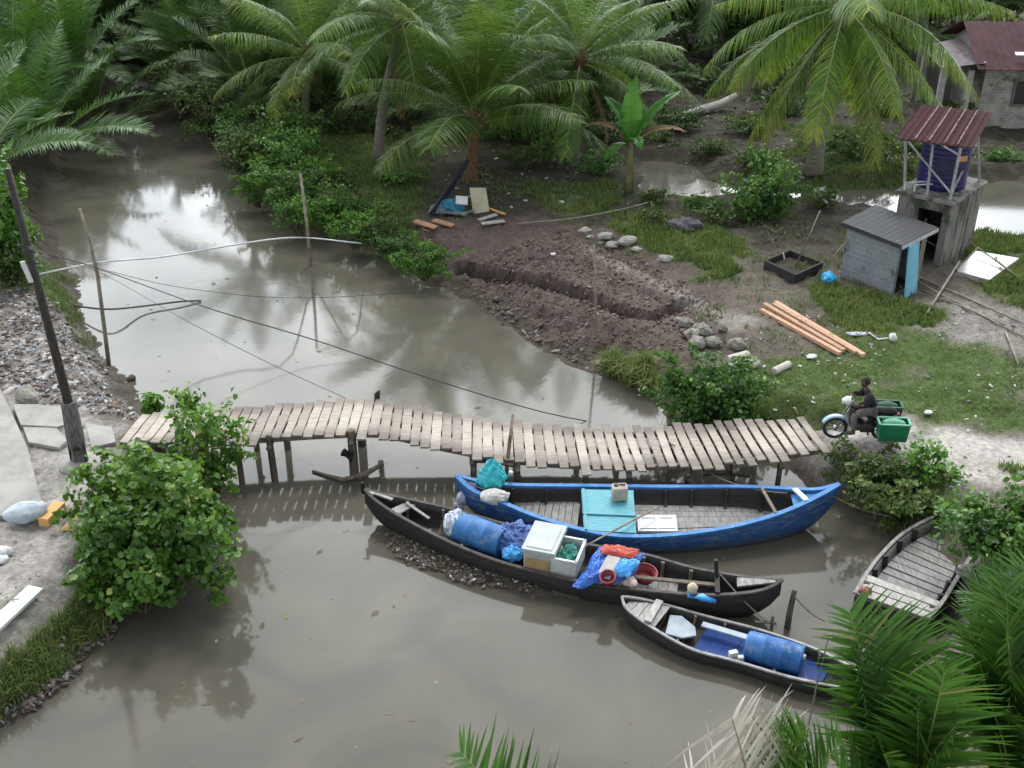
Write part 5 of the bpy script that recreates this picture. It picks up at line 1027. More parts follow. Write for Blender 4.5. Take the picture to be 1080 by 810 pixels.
def fender(m, x, a0, a1, r, w_):
    vs = []; fs = []; n = 12
    for i in range(n + 1):
        t = R(a0 + (a1 - a0) * i / n)
        for y, k in ((-w_, -.035), (-w_ * .6, 0), (w_ * .6, 0), (w_, -.035)): vs.append((x + (r + k) * math.cos(t), y, wr + (r + k) * math.sin(t)))
    for i in range(n):
        for j in range(3): fs.append((i * 4 + j, i * 4 + j + 1, i * 4 + 5 + j, i * 4 + 4 + j))
    m.add(vs, fs)
m = MB(); fender(m, fx, 25, 165, wr + .06, .075); o = lpart(m, 'front_fender', bikeblue, mc, True); o.modifiers.new('thickness', 'SOLIDIFY').thickness = .01
m = MB(); fender(m, rx, 30, 185, wr + .06, .08); o = lpart(m, 'rear_fender', bikeblack, mc, True); o.modifiers.new('thickness', 'SOLIDIFY').thickness = .01
m = MB()
for y in (-.075, .075): m.tube([(fx, y, wr), (fx - .2, y, .72), (fx - .27, y * .6, .9)], .022, 8)
lpart(m, 'front_fork', M('fork_grey', (.25, .25, .26), (.18, .18, .19), 6, .4, metal=.6), mc, True)
m = MB(); m.tube([(fx - .27, 0, .88), (fx - .4, 0, .58), (fx - .62, 0, .42), (rx + .35, 0, .5), (rx + .05, 0, .68)], [.05, .06, .065, .06, .05], 8)
for y in (-.1, .1): m.tube([(fx - .66, y, .33), (rx, y, wr)], .025, 6)
for y in (-.12, .12): m.tube([(rx, y, wr), (rx + .12, y, .66)], .03, 8)
lpart(m, 'frame', bikeblack, mc, True)
m = MB(); m.lathe((fx - .52, 0, .34), (-1, 0, 0), [(-.12, .07), (-.08, .1), (.2, .12), (.3, .1)], 14); m.box((fx - .66, 0, .34), (.26, .24, .2)); lpart(m, 'engine', M('engine_grey', (.06, .06, .065), (.1, .1, .1), 9, .5, metal=.5), mc, False, .02)
m = MB(); m.tube([(fx - .55, -.13, .25), (fx - .8, -.15, .22), (rx - .1, -.16, .3), (rx - .3, -.16, .34)], [.025, .03, .05, .05], 10); lpart(m, 'exhaust', chrome, mc, True)
m = MB(); n = 10; vs = []; fs = []
for i in range(n + 1):
    t = i / n; z = .86 - .5 * t; x = fx - .26 - .13 * t - .05 * math.sin(t * PI)
    for k in range(9):
        y = (k / 8 - .5) * (.42 - .06 * t); vs.append((x - .55 * y * y / .2 * .42, y, z))
for i in range(n):
    for k in range(8): fs.append((i * 9 + k, i * 9 + k + 1, i * 9 + 10 + k, i * 9 + 9 + k))
m.add(vs, fs); o = lpart(m, 'leg_shield', bikeblack, mc, True); o.modifiers.new('thickness', 'SOLIDIFY').thickness = .012
m = MB(); m.blob((fx - .2, 0, .98), (.12, .13, .095), 2, 16, 10, .03); lpart(m, 'headlight_cowl', whiteplastic, mc, True)
m = MB(); m.lathe((fx - .09, 0, .96), (1, 0, -.1), [(-.03, .075), (.02, .07), (.03, .03)], 14); lpart(m, 'headlight', M('lamp_glass', (.6, .62, .62), (.5, .5, .5), 4, .1, spec=.7), mc, True)
m = MB(); m.tube([(fx - .36, -.33, 1.0), (fx - .28, -.2, 1.02), (fx - .26, 0, .98), (fx - .28, .2, 1.02), (fx - .36, .33, 1.0)], .016, 8)
hb = lpart(m, 'handlebar', bikeblack, mc, True)
m = MB()
for y in (-1, 1): m.tube([(fx - .27, y * .2, 1.02), (fx - .2, y * .26, 1.16)], .007, 5); m.blob((fx - .2, y * .28, 1.2), (.02, .06, .04), 3, amp=.05)
lpart(m, 'mirror', bikeblack, hb, True)
m = MB(); m.tube([(fx - .6, 0, .7), (fx - .75, 0, .745), (rx + .2, 0, .76), (rx - .12, 0, .79), (rx - .22, 0, .8)], [.08, .12, .13, .12, .06], 12); m.v = [(x, y, .72 + (z - .72) * .55) for x, y, z in m.v]; lpart(m, 'seat', M('seat_vinyl', (.014, .014, .014), (.02, .02, .02), 9, .95, spec=.1), mc, True)
m = MB(); m.blob((rx + .12, 0, .62), (.34, .11, .11), 3, amp=.04); lpart(m, 'tail_cover', bikeblack, mc, True)
m = MB(); m.blob((rx - .25, 0, .68), (.04, .07, .04), 3, amp=.02); lpart(m, 'tail_light', redplastic, mc, True)
m = MB(); 
for y in (-1, 1): m.tube([(fx - .68, y * .08, .28), (fx - .68, y * .26, .27)], .02, 6)
lpart(m, 'footrest', rubber, mc, True)
# the two carrier boxes over the rear wheel
bxs = thing('carrier_boxes', 'pair of green carrier boxes slung over the rear of the motorcycle', 'carrier box', mc.location, hd_)
for s, mt, lidm in ((1, greenbox, greenlid), (-1, greendark, greendark)):
    y0 = s * .38; x0 = rx - .08; m = MB(); w2, d2_, z0, z1 = .33, .16, .27, .70
    vs = [(x0 + a * w2 * k, y0 + b_ * d2_ * k, z) for z, k in ((z0, .9), (z1, 1.0)) for a, b_ in ((-1, -1), (1, -1), (1, 1), (-1, 1))]
    m.add(vs, [(3, 2, 1, 0), (0, 1, 5, 4), (1, 2, 6, 5), (2, 3, 7, 6), (3, 0, 4, 7)]); o = lpart(m, 'box', mt, bxs); o.modifiers.new('thickness', 'SOLIDIFY').thickness = .025
    o['label'] = 'bright green open box on the near side' if s > 0 else 'darker green box on the far side'
    m = MB()
    for a, b_, c_, d_ in ((x0 - w2, y0 - d2_, x0 + w2, y0 - d2_), (x0 + w2, y0 - d2_, x0 + w2, y0 + d2_), (x0 + w2, y0 + d2_, x0 - w2, y0 + d2_), (x0 - w2, y0 + d2_, x0 - w2, y0 - d2_)): m.bar((a, b_, z1 + .012), (c_, d_, z1 + .012), .045, .03, up=(0, 0, 1))
    lpart(m, 'rim', lidm if s > 0 else greendark, o)
    m = MB(); m.blob((x0, y0, z1 - .05), (w2 * .85, d2_ * .85, .12), 7, amp=.08); lpart(m, 'cover', lidm, o, True)
m = MB(); m.bar((rx - .15, -.3, .70), (rx - .15, .3, .70), .12, .03); m.bar((rx + .12, -.3, .70), (rx + .12, .3, .70), .12, .03); lpart(m, 'strap', rubber, bxs)
# rider: skinned figure in the bike's own frame, facing +x
def skin_chain(name, verts, edges, radii, mat, parent, root=0, sub=2):
    me = bpy.data.meshes.new(name); me.from_pydata([tuple(v) for v in verts], edges, []); me.materials.append(mat); o = link(name, me, parent)
    md = o.modifiers.new('skin', 'SKIN'); md.use_smooth_shade = True; md.branch_smoothing = .6
    for i, r in enumerate(radii):
        sv_ = me.skin_vertices[0].data[i]; sv_.radius = r if isinstance(r, tuple) else (r, r); sv_.use_root = (i == root)
    s_ = o.modifiers.new('smooth', 'SUBSURF'); s_.levels = sub; s_.render_levels = sub; return o
person = thing('person', 'rider in dark jacket and grey trousers sitting on the motorcycle', 'person', mc.location, hd_)
sx = rx + .33     # hips
V = [(sx, 0, .82), (sx + .05, 0, .96), (sx + .11, 0, 1.12), (sx + .15, 0, 1.22), (sx + .19, 0, 1.29), (sx + .21, 0, 1.36)]
E = [(0, 1), (1, 2), (2, 3), (3, 4), (4, 5)]; RD = [(.13, .10), (.125, .085), (.13, .09), (.09, .06), .045, .05]
for s in (-1, 1):
    k = len(V); hx, hy, hz_ = fx - .36, s * .30, 1.01
    V += [(sx + .15, s * .155, 1.20), (sx + .22, s * .27, 1.02), (hx - .1, hy, 1.03), (hx - .02, hy, 1.02)]; E += [(3, k), (k, k + 1), (k + 1, k + 2), (k + 2, k + 3)]; RD += [.045, .038, .034, (.042, .025)]
    k = len(V); V += [(sx + .05, s * .10, .80), (sx + .42, s * .17, .70), (sx + .36, s * .19, .36), (sx + .40, s * .19, .27), (sx + .52, s * .20, .27)]; E += [(0, k), (k, k + 1), (k + 1, k + 2), (k + 2, k + 3), (k + 3, k + 4)]; RD += [.10, .072, .05, .045, (.04, .03)]
body = skin_chain('body', V, E, RD, skinm, person)
for s in (-1, 1):       # five fingers closing round the grip
    hx, hy, hz_ = fx - .36, s * .30, 1.01
    for j in range(4):
        y = hy + (j - 1.5) * .021; l = (.9, 1.0, .95, .75)[j]; c0 = Vector((hx - .02, y, hz_ + .012)); pts = [c0, c0 + Vector((.03, 0, .018)), c0 + Vector((.055 * l, 0, .002)), c0 + Vector((.05 * l, 0, -.03)), c0 + Vector((.028 * l, 0, -.042))]
        skin_chain('finger', pts, [(0, 1), (1, 2), (2, 3), (3, 4)], [.0095, .009, .0085, .008, .007], skinm, body, sub=1)
    c0 = Vector((hx - .03, hy - s * .035, hz_)); skin_chain('thumb', [c0, c0 + Vector((.02, -s * .02, -.01)), c0 + Vector((.05, -s * .018, -.022))], [(0, 1), (1, 2)], [.012, .0105, .008], skinm, body, sub=1)
# jacket over torso and arms, trousers over the legs
Vj = [(sx - .01, 0, .83), (sx + .05, 0, .96), (sx + .11, 0, 1.12), (sx + .15, 0, 1.22), (sx + .18, 0, 1.285)]; Ej = [(0, 1), (1, 2), (2, 3), (3, 4)]; Rj = [(.185, .15), (.18, .14), (.19, .145), (.16, .125), .085]
for s in (-1, 1):
    k = len(Vj); Vj += [(sx + .15, s * .165, 1.20), (sx + .22, s * .275, 1.02), (sx + .36, s * .29, 1.028), (fx - .41, s * .30, 1.035)]; Ej += [(3, k), (k, k + 1), (k + 1, k + 2), (k + 2, k + 3)]; Rj += [.10, .092, .075, .062]
skin_chain('jacket', Vj, Ej, Rj, jacket, person)
Vt = [(sx, 0, .82)]; Et = []; Rt = [(.165, .125)]
for s in (-1, 1):
    k = len(Vt); Vt += [(sx + .05, s * .10, .81), (sx + .42, s * .17, .71), (sx + .37, s * .19, .42), (sx + .37, s * .19, .33)]; Et += [(0, k), (k, k + 1), (k + 1, k + 2), (k + 2, k + 3)]; Rt += [.115, .09, .07, .066]
skin_chain('trousers', Vt, Et, Rt, trouser, person)
for s in (-1, 1):
    m = MB(); m.blob((sx + .46, s * .2, .265), (.14, .052, .042), 3, 14, 8, .04); lpart(m, 'shoe', M('shoe', (.05, .045, .04), (.08, .07, .06), 7, .7), person, True)
# head turned a little towards the drone
hc = Vector((sx + .25, .01, 1.45)); HRm = Matrix.Rotation(.55, 3, 'Z')
m = MB(); n, q = 20, 14; vs = []; fs = []
for i in range(q + 1):
    th_ = PI * i / q
    for j in range(n):
        p_ = 2 * PI * j / n; x, y, z = math.sin(th_) * math.cos(p_), math.sin(th_) * math.sin(p_), math.cos(th_)
        kx = .095 if x > 0 else .1; v = Vector((x * kx, y * .076 * (1 - .22 * max(0, -z) * (x > 0)), z * .115))
        if x > .8 and -.35 < z < .12 and abs(y) < .25: v.x += .022 * (1 - abs(y) / .25) * (1 - abs(z + .15) / .3 if abs(z + .15) < .3 else 0)
        if x > .3 and z < -.6: v.x += .012
        vs.append(hc + HRm @ v)
for i in range(q):
    for j in range(n): fs.append((i * n + j, (i + 1) * n + j, (i + 1) * n + (j + 1) % n, i * n + (j + 1) % n))
m.add(vs, fs); hdp = lpart(m, 'head', skinm, person, True)
m = MB()
for s in (-1, 1): m.blob(hc + HRm @ Vector((.084, s * .03, .012)), (.012, .014, .009), 1, 8, 6, .02)
lpart(m, 'eye', M('eye_dark', (.02, .015, .012), (.03, .02, .02)), hdp, True)
m = MB(); m.blob(hc + HRm @ Vector((.085, 0, -.055)), (.012, .025, .007), 1, 8, 6, .02); lpart(m, 'mouth', M('lips', (.12, .04, .035), (.1, .035, .03)), hdp, True)
m = MB()
for s in (-1, 1): m.blob(hc + HRm @ Vector((-.005, s * .078, -.005)), (.022, .012, .032), 2, 8, 6, .05)
lpart(m, 'ear', skinm, hdp, True)
m = MB(); m.blob(hc + HRm @ Vector((-.018, 0, .028)), (.108, .094, .108), 6, 18, 12, .07, 2.4); lpart(m, 'hair', hairm, hdp, True)

# ------------------------------------------------------------------ palms
def unit(a): return a / (np.linalg.norm(a, axis=-1, keepdims=True) + 1e-9)
FRONDS = {}
def frond_mesh(key, L, e0, droop, nl, ll, lw, fwd, hang, lift, seed, leafm, s0=.12, prof=1.0, yellow=0.0, dpow=1.3, rad=.03, jit=.1, rachis_mat=None, miss=.04):
    """pinnate leaf: arching midrib along +x with leaflet blades down both sides"""
    if key in FRONDS: return FRONDS[key]
    r = np.random.default_rng(seed); n = 18; s = np.linspace(0, 1, n)
    el = R(e0) - R(droop) * s ** dpow; side = np.cumsum(r.normal(0, .012, n))
    step = L / (n - 1); P = np.zeros((n, 3)); T = np.stack([np.cos(el) * np.cos(side), np.cos(el) * np.sin(side), np.sin(el)], 1)
    for i in range(1, n): P[i] = P[i - 1] + (T[i - 1] + T[i]) / 2 * step
    V = []; Fc = []; rnd = []
    sv = np.linspace(s0, .995, nl)
    for sd in (-1, 1):
        for t in sv + r.normal(0, .003, nl):
            if r.random() < miss: continue
            t = min(max(t, s0), 1); p = np.array([np.interp(t, s, P[:, k]) for k in range(3)]); tg = unit(np.array([np.interp(t, s, T[:, k]) for k in range(3)]))
            lat = unit(np.cross(np.array([0, 0, 1.0]), tg)) if abs(tg[2]) < .98 else np.array([0, 1.0, 0]); nrm = unit(np.cross(tg, lat))
            u = (t - s0) / (1 - s0); l = ll * (math.sin(PI * (.13 + .80 * u)) ** .7) * prof * (1 + r.normal(0, jit))
            a = R(fwd * (1 - .25 * u) + (18 if u > .9 else 0) * (u - .9) * 10 + r.normal(0, 4)); d = unit(tg * math.sin(a) + sd * lat * math.cos(a) * 1.0 + nrm * (lift + r.normal(0, .07)))
            o = len(V); q = p.copy(); K = 4; w_ = lw * (1 + r.normal(0, .1)) * (.75 + .25 * math.sin(PI * u))
            wd = unit(tg - d * (tg @ d)); hg = hang * (1 + r.normal(0, .18))
            for k in range(K):
                f = k / (K - 1); dd = unit(d + np.array([0, 0, -1.0]) * hg * f ** 1.2)
                if k: q = q + dd * l / (K - 1)
                wk = w_ * (.7, 1, .62, .04)[k]
                V += [q - wd * wk / 2, q + wd * wk / 2]
            v = min(max(r.normal(.42, .2) + yellow * u + (0.12 if u > .85 else 0), 0), 1)
            for k in range(K - 1): Fc.append((o + 2 * k, o + 2 * k + 1, o + 2 * k + 3, o + 2 * k + 2)); rnd.append(min(1, v + (.1 * yellow * k)))
    nleaf = len(Fc)
    ns = 5
    for i in range(n - 1):
        o = len(V)
        for j in (i, i + 1):
            rr_ = rad * (1 - .85 * s[j]) * (1.5 if s[j] < .06 else 1); lat = unit(np.cross(np.array([0, 0, 1.0]), T[j])) if abs(T[j][2]) < .98 else np.array([0, 1.0, 0]); nr = np.cross(T[j], lat)
            for k in range(ns): V.append(P[j] + (lat * math.cos(2 * PI * k / ns) + nr * math.sin(2 * PI * k / ns)) * rr_)
        for k in range(ns): Fc.append((o + k, o + (k + 1) % ns, o + ns + (k + 1) % ns, o + ns + k)); rnd.append(.5)
    me = np_mesh('frond', np.array(V), np.array(Fc), rnd, [leafm, rachis_mat or rachism])
    mi = np.zeros(len(Fc), np.int32); mi[nleaf:] = 1; me.polygons.foreach_set('material_index', mi)
    FRONDS[key] = me; return me
def put_frond(me, parent, loc, az, scale=1.0, roll=0.0, label=None, pitch=0.0):
    o = link('frond', me, parent); o.location = loc; o.rotation_mode = 'ZYX'
    o.rotation_euler = (roll, pitch, az); o.scale = (scale,) * 3
    if label: o['label'] = label
    return o
def palm(label, base, crown, nf, L, trunk_r=.16, group='coconut palms behind the river', lf=None, emax=86, emin=-12, ll=1.0, seed=1, bow=.4, trunkmat=None, yellow=.0, name='coconut_palm', hang=1.3, nl=104, lw=.036, dropb=0, az0=0.0, dr0=28, dr1=34, dead=2, fexp=.85):
    r = random.Random(seed); base, crown = Vector(base), Vector(crown); lf = lf or leaf_coco
    t = thing(name, label, 'palm tree', base, 0, group)
    mid = base.lerp(crown, .45) + Vector((bow * (base.x - crown.x) * .3, 0, 0)); c = crom([tuple(base - Vector((0, 0, .3))), tuple(base.lerp(mid, .25)), tuple(mid), tuple(crown)], 16)
    k = len(c); rad = [trunk_r * (1.5 - .5 * min(1, i / 3)) * (1 - .25 * i / k) * (1 + .05 * (i % 2)) for i in range(k)]
    m = MB(); m.tube([Vector(p) for p in c], rad, 11); build(m, 'trunk', trunkmat or bark, t, True)
    m = MB(); m.blob(crown + Vector((0, 0, .05)), (trunk_r * 1.5, trunk_r * 1.5, .45), seed, amp=.2)
    for j in range(9):
        a = r.uniform(0, 6.28); m.tube([crown + Vector((0, 0, -.25)), crown + Vector((.3 * math.cos(a), .3 * math.sin(a), r.uniform(-.1, .3)))], [.05, .02], 5)
    build(m, 'crown_base', barkbrown, t)
    for i in range(nf):
        f = (i + .5) / nf; e = emax + (emin - emax) * f ** fexp; b_ = int(f * 7)
        eb = emax + (emin - emax) * ((b_ + .5) / 7) ** fexp
        dr = dr0 + dr1 * f if eb > 5 else max(22, 60 + eb)
        key = (lf.name, round(emax), round(emin), round(L, 1), b_, i % 2, round(ll, 2), nl, round(yellow, 2), dr0, dr1, fexp); me = frond_mesh(key, L, eb, dr, nl, ll, lw, 32, hang, .12, hash((b_, i % 2, seed)) % 9999 if False else 100 + b_ * 7 + i % 2, lf, yellow=yellow * (.3 + f) + (.05 if f > .7 else 0))
        az = az0 + i * 2.39996 + r.uniform(-.2, .2)
        put_frond(me, t, crown - base + Vector((0, 0, .1 - .25 * f)), az, r.uniform(.88, 1.08), r.uniform(-.18, .18), pitch=R(r.uniform(-6, 6)))
    for j in range(dead):
        me = frond_mesh(('dead', j % 2, round(L, 1)), L * .85, -35 - 15 * (j % 2), 40, 60, ll * .7, .04, 30, 2.0, 0, 700 + j % 2, leaf_brown, miss=.35, jit=.3, rachis_mat=barkbrown)
        put_frond(me, t, crown - base + Vector((0, 0, -.25)), az0 + 1.1 + j * 2.3 + r.uniform(-.4, .4), r.uniform(.6, .85), r.uniform(-.3, .3), 'dead brown hanging frond')
    return t
def cz(base, px, py, dY=0):
    p = at_Y(px, py, base.y + dY); return p

b_ = on(497, 190); palm('bushy young coconut palm with short trunk above the junk heap', b_, cz(b_, 502, 128), 28, 5.2, .22, emax=88, emin=14, ll=1.25, seed=3, trunkmat=barkbrown, az0=.4, nl=112, hang=1.1, lw=.036, dr0=24, dr1=44, dead=0, fexp=1.25)
b_ = on(398, 170); palm('tall coconut palm with grey trunk left of the bushy young palm', b_, cz(b_, 424, 22), 26, 4.5, .2, seed=5, az0=1.0)
b_ = on(322, 136); palm('smaller palm with a yellowing frond above the left river bushes', b_, cz(b_, 326, 58), 23, 4.5, .17, seed=8, yellow=.25, az0=.2)
b_ = on(606, 176); palm('coconut palm with slim grey trunk behind the banana plant', b_, cz(b_, 612, 62), 26, 4.7, .17, seed=11, az0=2.2)
b_ = on(857, 184); palm('big coconut palm with drooping yellow tipped fronds by the tank house', b_, cz(b_, 892, 6), 32, 5.6, .27, emax=68, emin=-52, ll=1.15, seed=14, yellow=.36, hang=2.1, nl=120, lw=.038, az0=.75)
b_ = on(247, 92); palm('tall palm with pale leaning trunk at the back of the river', b_, at_Y(228, -70, b_.y), 16, 4.6, .2, seed=21, trunkmat=barkpale, az0=1.7)
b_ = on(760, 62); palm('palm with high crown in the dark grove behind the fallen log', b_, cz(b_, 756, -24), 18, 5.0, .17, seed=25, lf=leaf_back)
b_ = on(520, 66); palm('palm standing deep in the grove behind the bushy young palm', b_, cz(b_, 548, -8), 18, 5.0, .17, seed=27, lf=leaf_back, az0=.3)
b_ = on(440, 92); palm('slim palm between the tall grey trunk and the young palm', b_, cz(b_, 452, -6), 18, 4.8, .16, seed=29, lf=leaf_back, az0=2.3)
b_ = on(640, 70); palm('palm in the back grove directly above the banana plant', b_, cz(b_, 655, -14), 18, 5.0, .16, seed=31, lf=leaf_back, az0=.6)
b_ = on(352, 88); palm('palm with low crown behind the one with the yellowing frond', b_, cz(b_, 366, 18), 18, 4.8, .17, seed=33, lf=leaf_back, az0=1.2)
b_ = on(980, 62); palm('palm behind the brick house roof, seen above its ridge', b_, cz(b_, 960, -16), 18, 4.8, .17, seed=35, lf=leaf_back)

# nipa: stemless clumps of long upright fronds
def nipa(label, base, nf, L, seed, lf=None, emax=84, emin=30, ll=1.05, lw=.045, nl=84, group='nipa palms along the river', spread=.5, fixed=None, extra=None):
    r = random.Random(seed); base = Vector(base); lf = lf or leaf_nipa; t = thing('nipa_palm', label, 'palm tree', base, 0, group)
    m = MB(); 
    for j in range(7):
        a = r.uniform(0, 6.28); m.tube([Vector((spread * .5 * math.cos(a), spread * .5 * math.sin(a), -.3)) + base, Vector((spread * .8 * math.cos(a), spread * .8 * math.sin(a), .5)) + base], [.10, .04], 6)
    build(m, 'stem', barkbrown, t, True)
    for i in range(nf):
        f = (i + .5) / nf; b_ = int(f * 5); eb = emax + (emin - emax) * ((b_ + .5) / 5); az = i * 2.39996 + r.uniform(-.3, .3)
        me = frond_mesh((lf.name, 'nipa', round(L, 1), b_, i % 2, round(emin)), L, eb, 26 + 40 * f, nl, ll, lw, 38, .28, .28, 300 + b_ * 3 + i % 2, lf, s0=.2, rad=.045)
        put_frond(me, t, Vector((spread * .4 * math.cos(az), spread * .4 * math.sin(az), 0)), az, r.uniform(.8, 1.1), r.uniform(-.25, .25), pitch=R(r.uniform(-6, 6)))
    return t
for i, (x, y, L, nf, lb, lf) in enumerate(((38, 168, 5.2, 22, 'front nipa palm hanging over the water at the upper left', leaf_nipa), (96, 150, 4.6, 20, 'nipa palm with grey lower fronds at the bend of the river', leaf_back), (-25, 190, 5.0, 18, 'nipa palm at the left edge of the picture', leaf_nipa),
        (20, 105, 5.4, 20, 'tall nipa palm rising behind the front one at upper left', leaf_nipa), (80, 88, 5.6, 20, 'bright tall nipa palm at the top of the left bank', leaf_nipa), (105, 60, 5.4, 18, 'nipa palm at the far end of the river, left side', leaf_back),
        (196, 92, 4.8, 20, 'dark nipa palm at the far end of the river, right side', leaf_back), (150, 62, 5.2, 20, 'nipa palm closing the end of the river', leaf_back), (225, 72, 5.0, 18, 'nipa palm beside the pale leaning trunk', leaf_back), (290, 82, 5.0, 20, 'nipa palm between the leaning trunk and the yellowing palm', leaf_back),
        (580, 98, 5.0, 18, 'nipa palm in the dark behind the slim grey trunk', leaf_back), (485, 128, 3.6, 14, 'low palm clump directly behind the young coconut palm', leaf_back), (405, 72, 5.0, 18, 'nipa palm at the top behind the tall grey trunk', leaf_back), (-70, 130, 5.4, 18, 'nipa palm beyond the left edge of the picture', leaf_nipa))):
    nipa(lb, on(x, y), nf, L, 50 + i, lf)

UG = random.Random(77)
for k, (x, y) in enumerate([(-60, 70), (-20, 62), (20, 72), (50, 50), (125, 48), (165, 50), (208, 55), (255, 60), (300, 58), (330, 72), (378, 62), (420, 70), (455, 58), (500, 84), (540, 78), (565, 60), (610, 74), (640, 88), (690, 52), (728, 52), (770, 50), (800, 62), (850, 56), (890, 50), (935, 46), (975, 38), (1010, 30), (1060, 28), (870, 30), (820, 34), (770, 30), (560, 112), (530, 122), (450, 112), (630, 112), (370, 104), (270, 104), (340, 108), (590, 130), (612, 126)]):
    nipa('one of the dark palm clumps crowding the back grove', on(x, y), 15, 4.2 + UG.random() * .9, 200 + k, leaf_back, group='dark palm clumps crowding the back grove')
# foreground nipas at the lower right: each frond set by where it springs and where its tip ends
def aim_fronds(label, base, tips, seed, lf=leaf_front, group='nipa palms in the foreground'):
    base = Vector(base); t = thing('nipa_palm', label, 'palm tree', base, 0, group); r = random.Random(seed)
    m = MB()
    for j in range(8):
        a = r.uniform(0, 6.28); m.tube([base + Vector((.3 * math.cos(a), .3 * math.sin(a), -.4)), base + Vector((.45 * math.cos(a), .45 * math.sin(a), .5))], [.11, .05], 7)
    build(m, 'stem', barkbrown, t, True)
    for i, (tip, bend, ll, roll, kind) in enumerate(tips):
        d = Vector(tip) - base; hl = math.hypot(d.x, d.y); ch = d.length; e = math.degrees(math.atan2(d.z, hl)); L = ch * (1 + .00004 * bend * bend)
        mt, lwid, hg, lif, ms = (lf, .060, .24, .34, .04) if kind != 'dry' else (leaf_dry, .085, 1.0, .1, .06)
        me = frond_mesh(('aim', seed, i), L, e + bend * .52, bend, 72 if kind != 'dry' else 66, ll * (1 if kind != 'dry' else 1.35), lwid, 48 if kind != 'dry' else 28, hg, lif, seed * 31 + i, mt, s0=.16 if kind != 'dry' else .12, rad=.05, dpow=1.0, rachis_mat=(M('dry_rachis', (.3, .24, .15), (.2, .16, .1), 6, .8) if kind == 'dry' else None), miss=ms, jit=.12 if kind != 'dry' else .35)
        put_frond(me, t, (0, 0, 0), math.atan2(d.y, d.x), 1, roll, 'dead grey curled frond' if kind == 'dry' else None)
    return t
fg = on(945, 905, 0); fg.z = -.5
aim_fronds('foreground nipa palm with broad feathery fronds at the bottom right', fg,
    [(at_Y(880, 622, 12.6), 16, 1.25, .2, ''), (at_Y(940, 655, 11.9), 10, 1.35, .0, ''), (at_Y(905, 700, 11.2), 14, 1.2, -.1, ''), (at_Y(985, 690, 11.3), 14, 1.2, .1, ''), (at_Y(965, 745, 10.8), 20, 1.1, 0, ''), (at_Y(870, 770, 10.8), 30, 1.0, .2, ''), (at_Y(1010, 770, 10.6), 30, 1.1, 0, ''), (at_Y(930, 800, 10.3), 30, 1.0, 0, '')], 61)
fg2 = on(1065, 845, 0); fg2.z = -.2
aim_fronds('foreground nipa palm at the right edge with arching fronds', fg2,
    [(at_Y(1000, 660, 13.4), 34, 1.2, .3, ''), (at_Y(1052, 618, 13.2), 18, 1.3, .1, ''), (at_Y(1095, 605, 13.0), 14, 1.3, -.1, ''), (at_Y(1010, 700, 12.6), 30, 1.2, .2, ''), (at_Y(1060, 660, 12.2), 12, 1.3, 0, ''), (at_Y(1120, 640, 12.4), 16, 1.3, 0, ''), (at_Y(1040, 740, 11.6), 24, 1.2, 0, ''), (at_Y(1090, 740, 11.4), 20, 1.2, 0, '')], 62)
fg3 = on(1120, 700, 0)
aim_fronds('nipa palm behind the right edge one, below the grey boat', fg3,
    [(at_Y(1025, 632, 15.5), 40, 1.1, .3, ''), (at_Y(1075, 615, 15.6), 24, 1.1, .1, ''), (at_Y(1130, 615, 15.0), 16, 1.1, 0, ''), (at_Y(1030, 660, 14.8), 40, 1.1, 0, ''), (at_Y(1080, 640, 14.6), 26, 1.1, 0, ''), (at_Y(1060, 690, 14), 30, 1.0, 0, '')], 63)
fg4 = on(812, 960, 0); fg4.z = -.5
aim_fronds('nipa palm with a dead grey frond at the bottom edge', fg4,
    [(at_Y(754, 694, 10.6), 14, 1.05, .25, 'dry'), (at_Y(712, 768, 10.2), 34, .9, .35, 'dry'), (at_Y(818, 780, 9.9), 30, .9, 0, ''), (at_Y(850, 775, 9.9), 24, .9, 0, ''), (at_Y(885, 790, 9.8), 24, .9, 0, ''), (at_Y(800, 840, 9.5), 30, .9, 0, '')], 64)
fg5 = on(640, 1000, 0); fg5.z = -.4
aim_fronds('nipa palm whose single frond tip enters at the bottom middle', fg5,
    [(at_Y(488, 738, 10.2), 26, .95, .25, ''), (at_Y(610, 850, 9.2), 30, .9, 0, ''), (at_Y(700, 860, 9.2), 30, .9, 0, '')], 65)
# thin stem hanging in front of the canoe
m = MB(); m.tube([at_Y(874, 672, 12.6), at_Y(862, 720, 12.2), at_Y(852, 770, 11.8), at_Y(846, 830, 11.2)], .012, 5); tag(build(m, 'thin_twig', twig, None, True), 'thin dark dangling twig before the canoe at the lower right', 'twig')

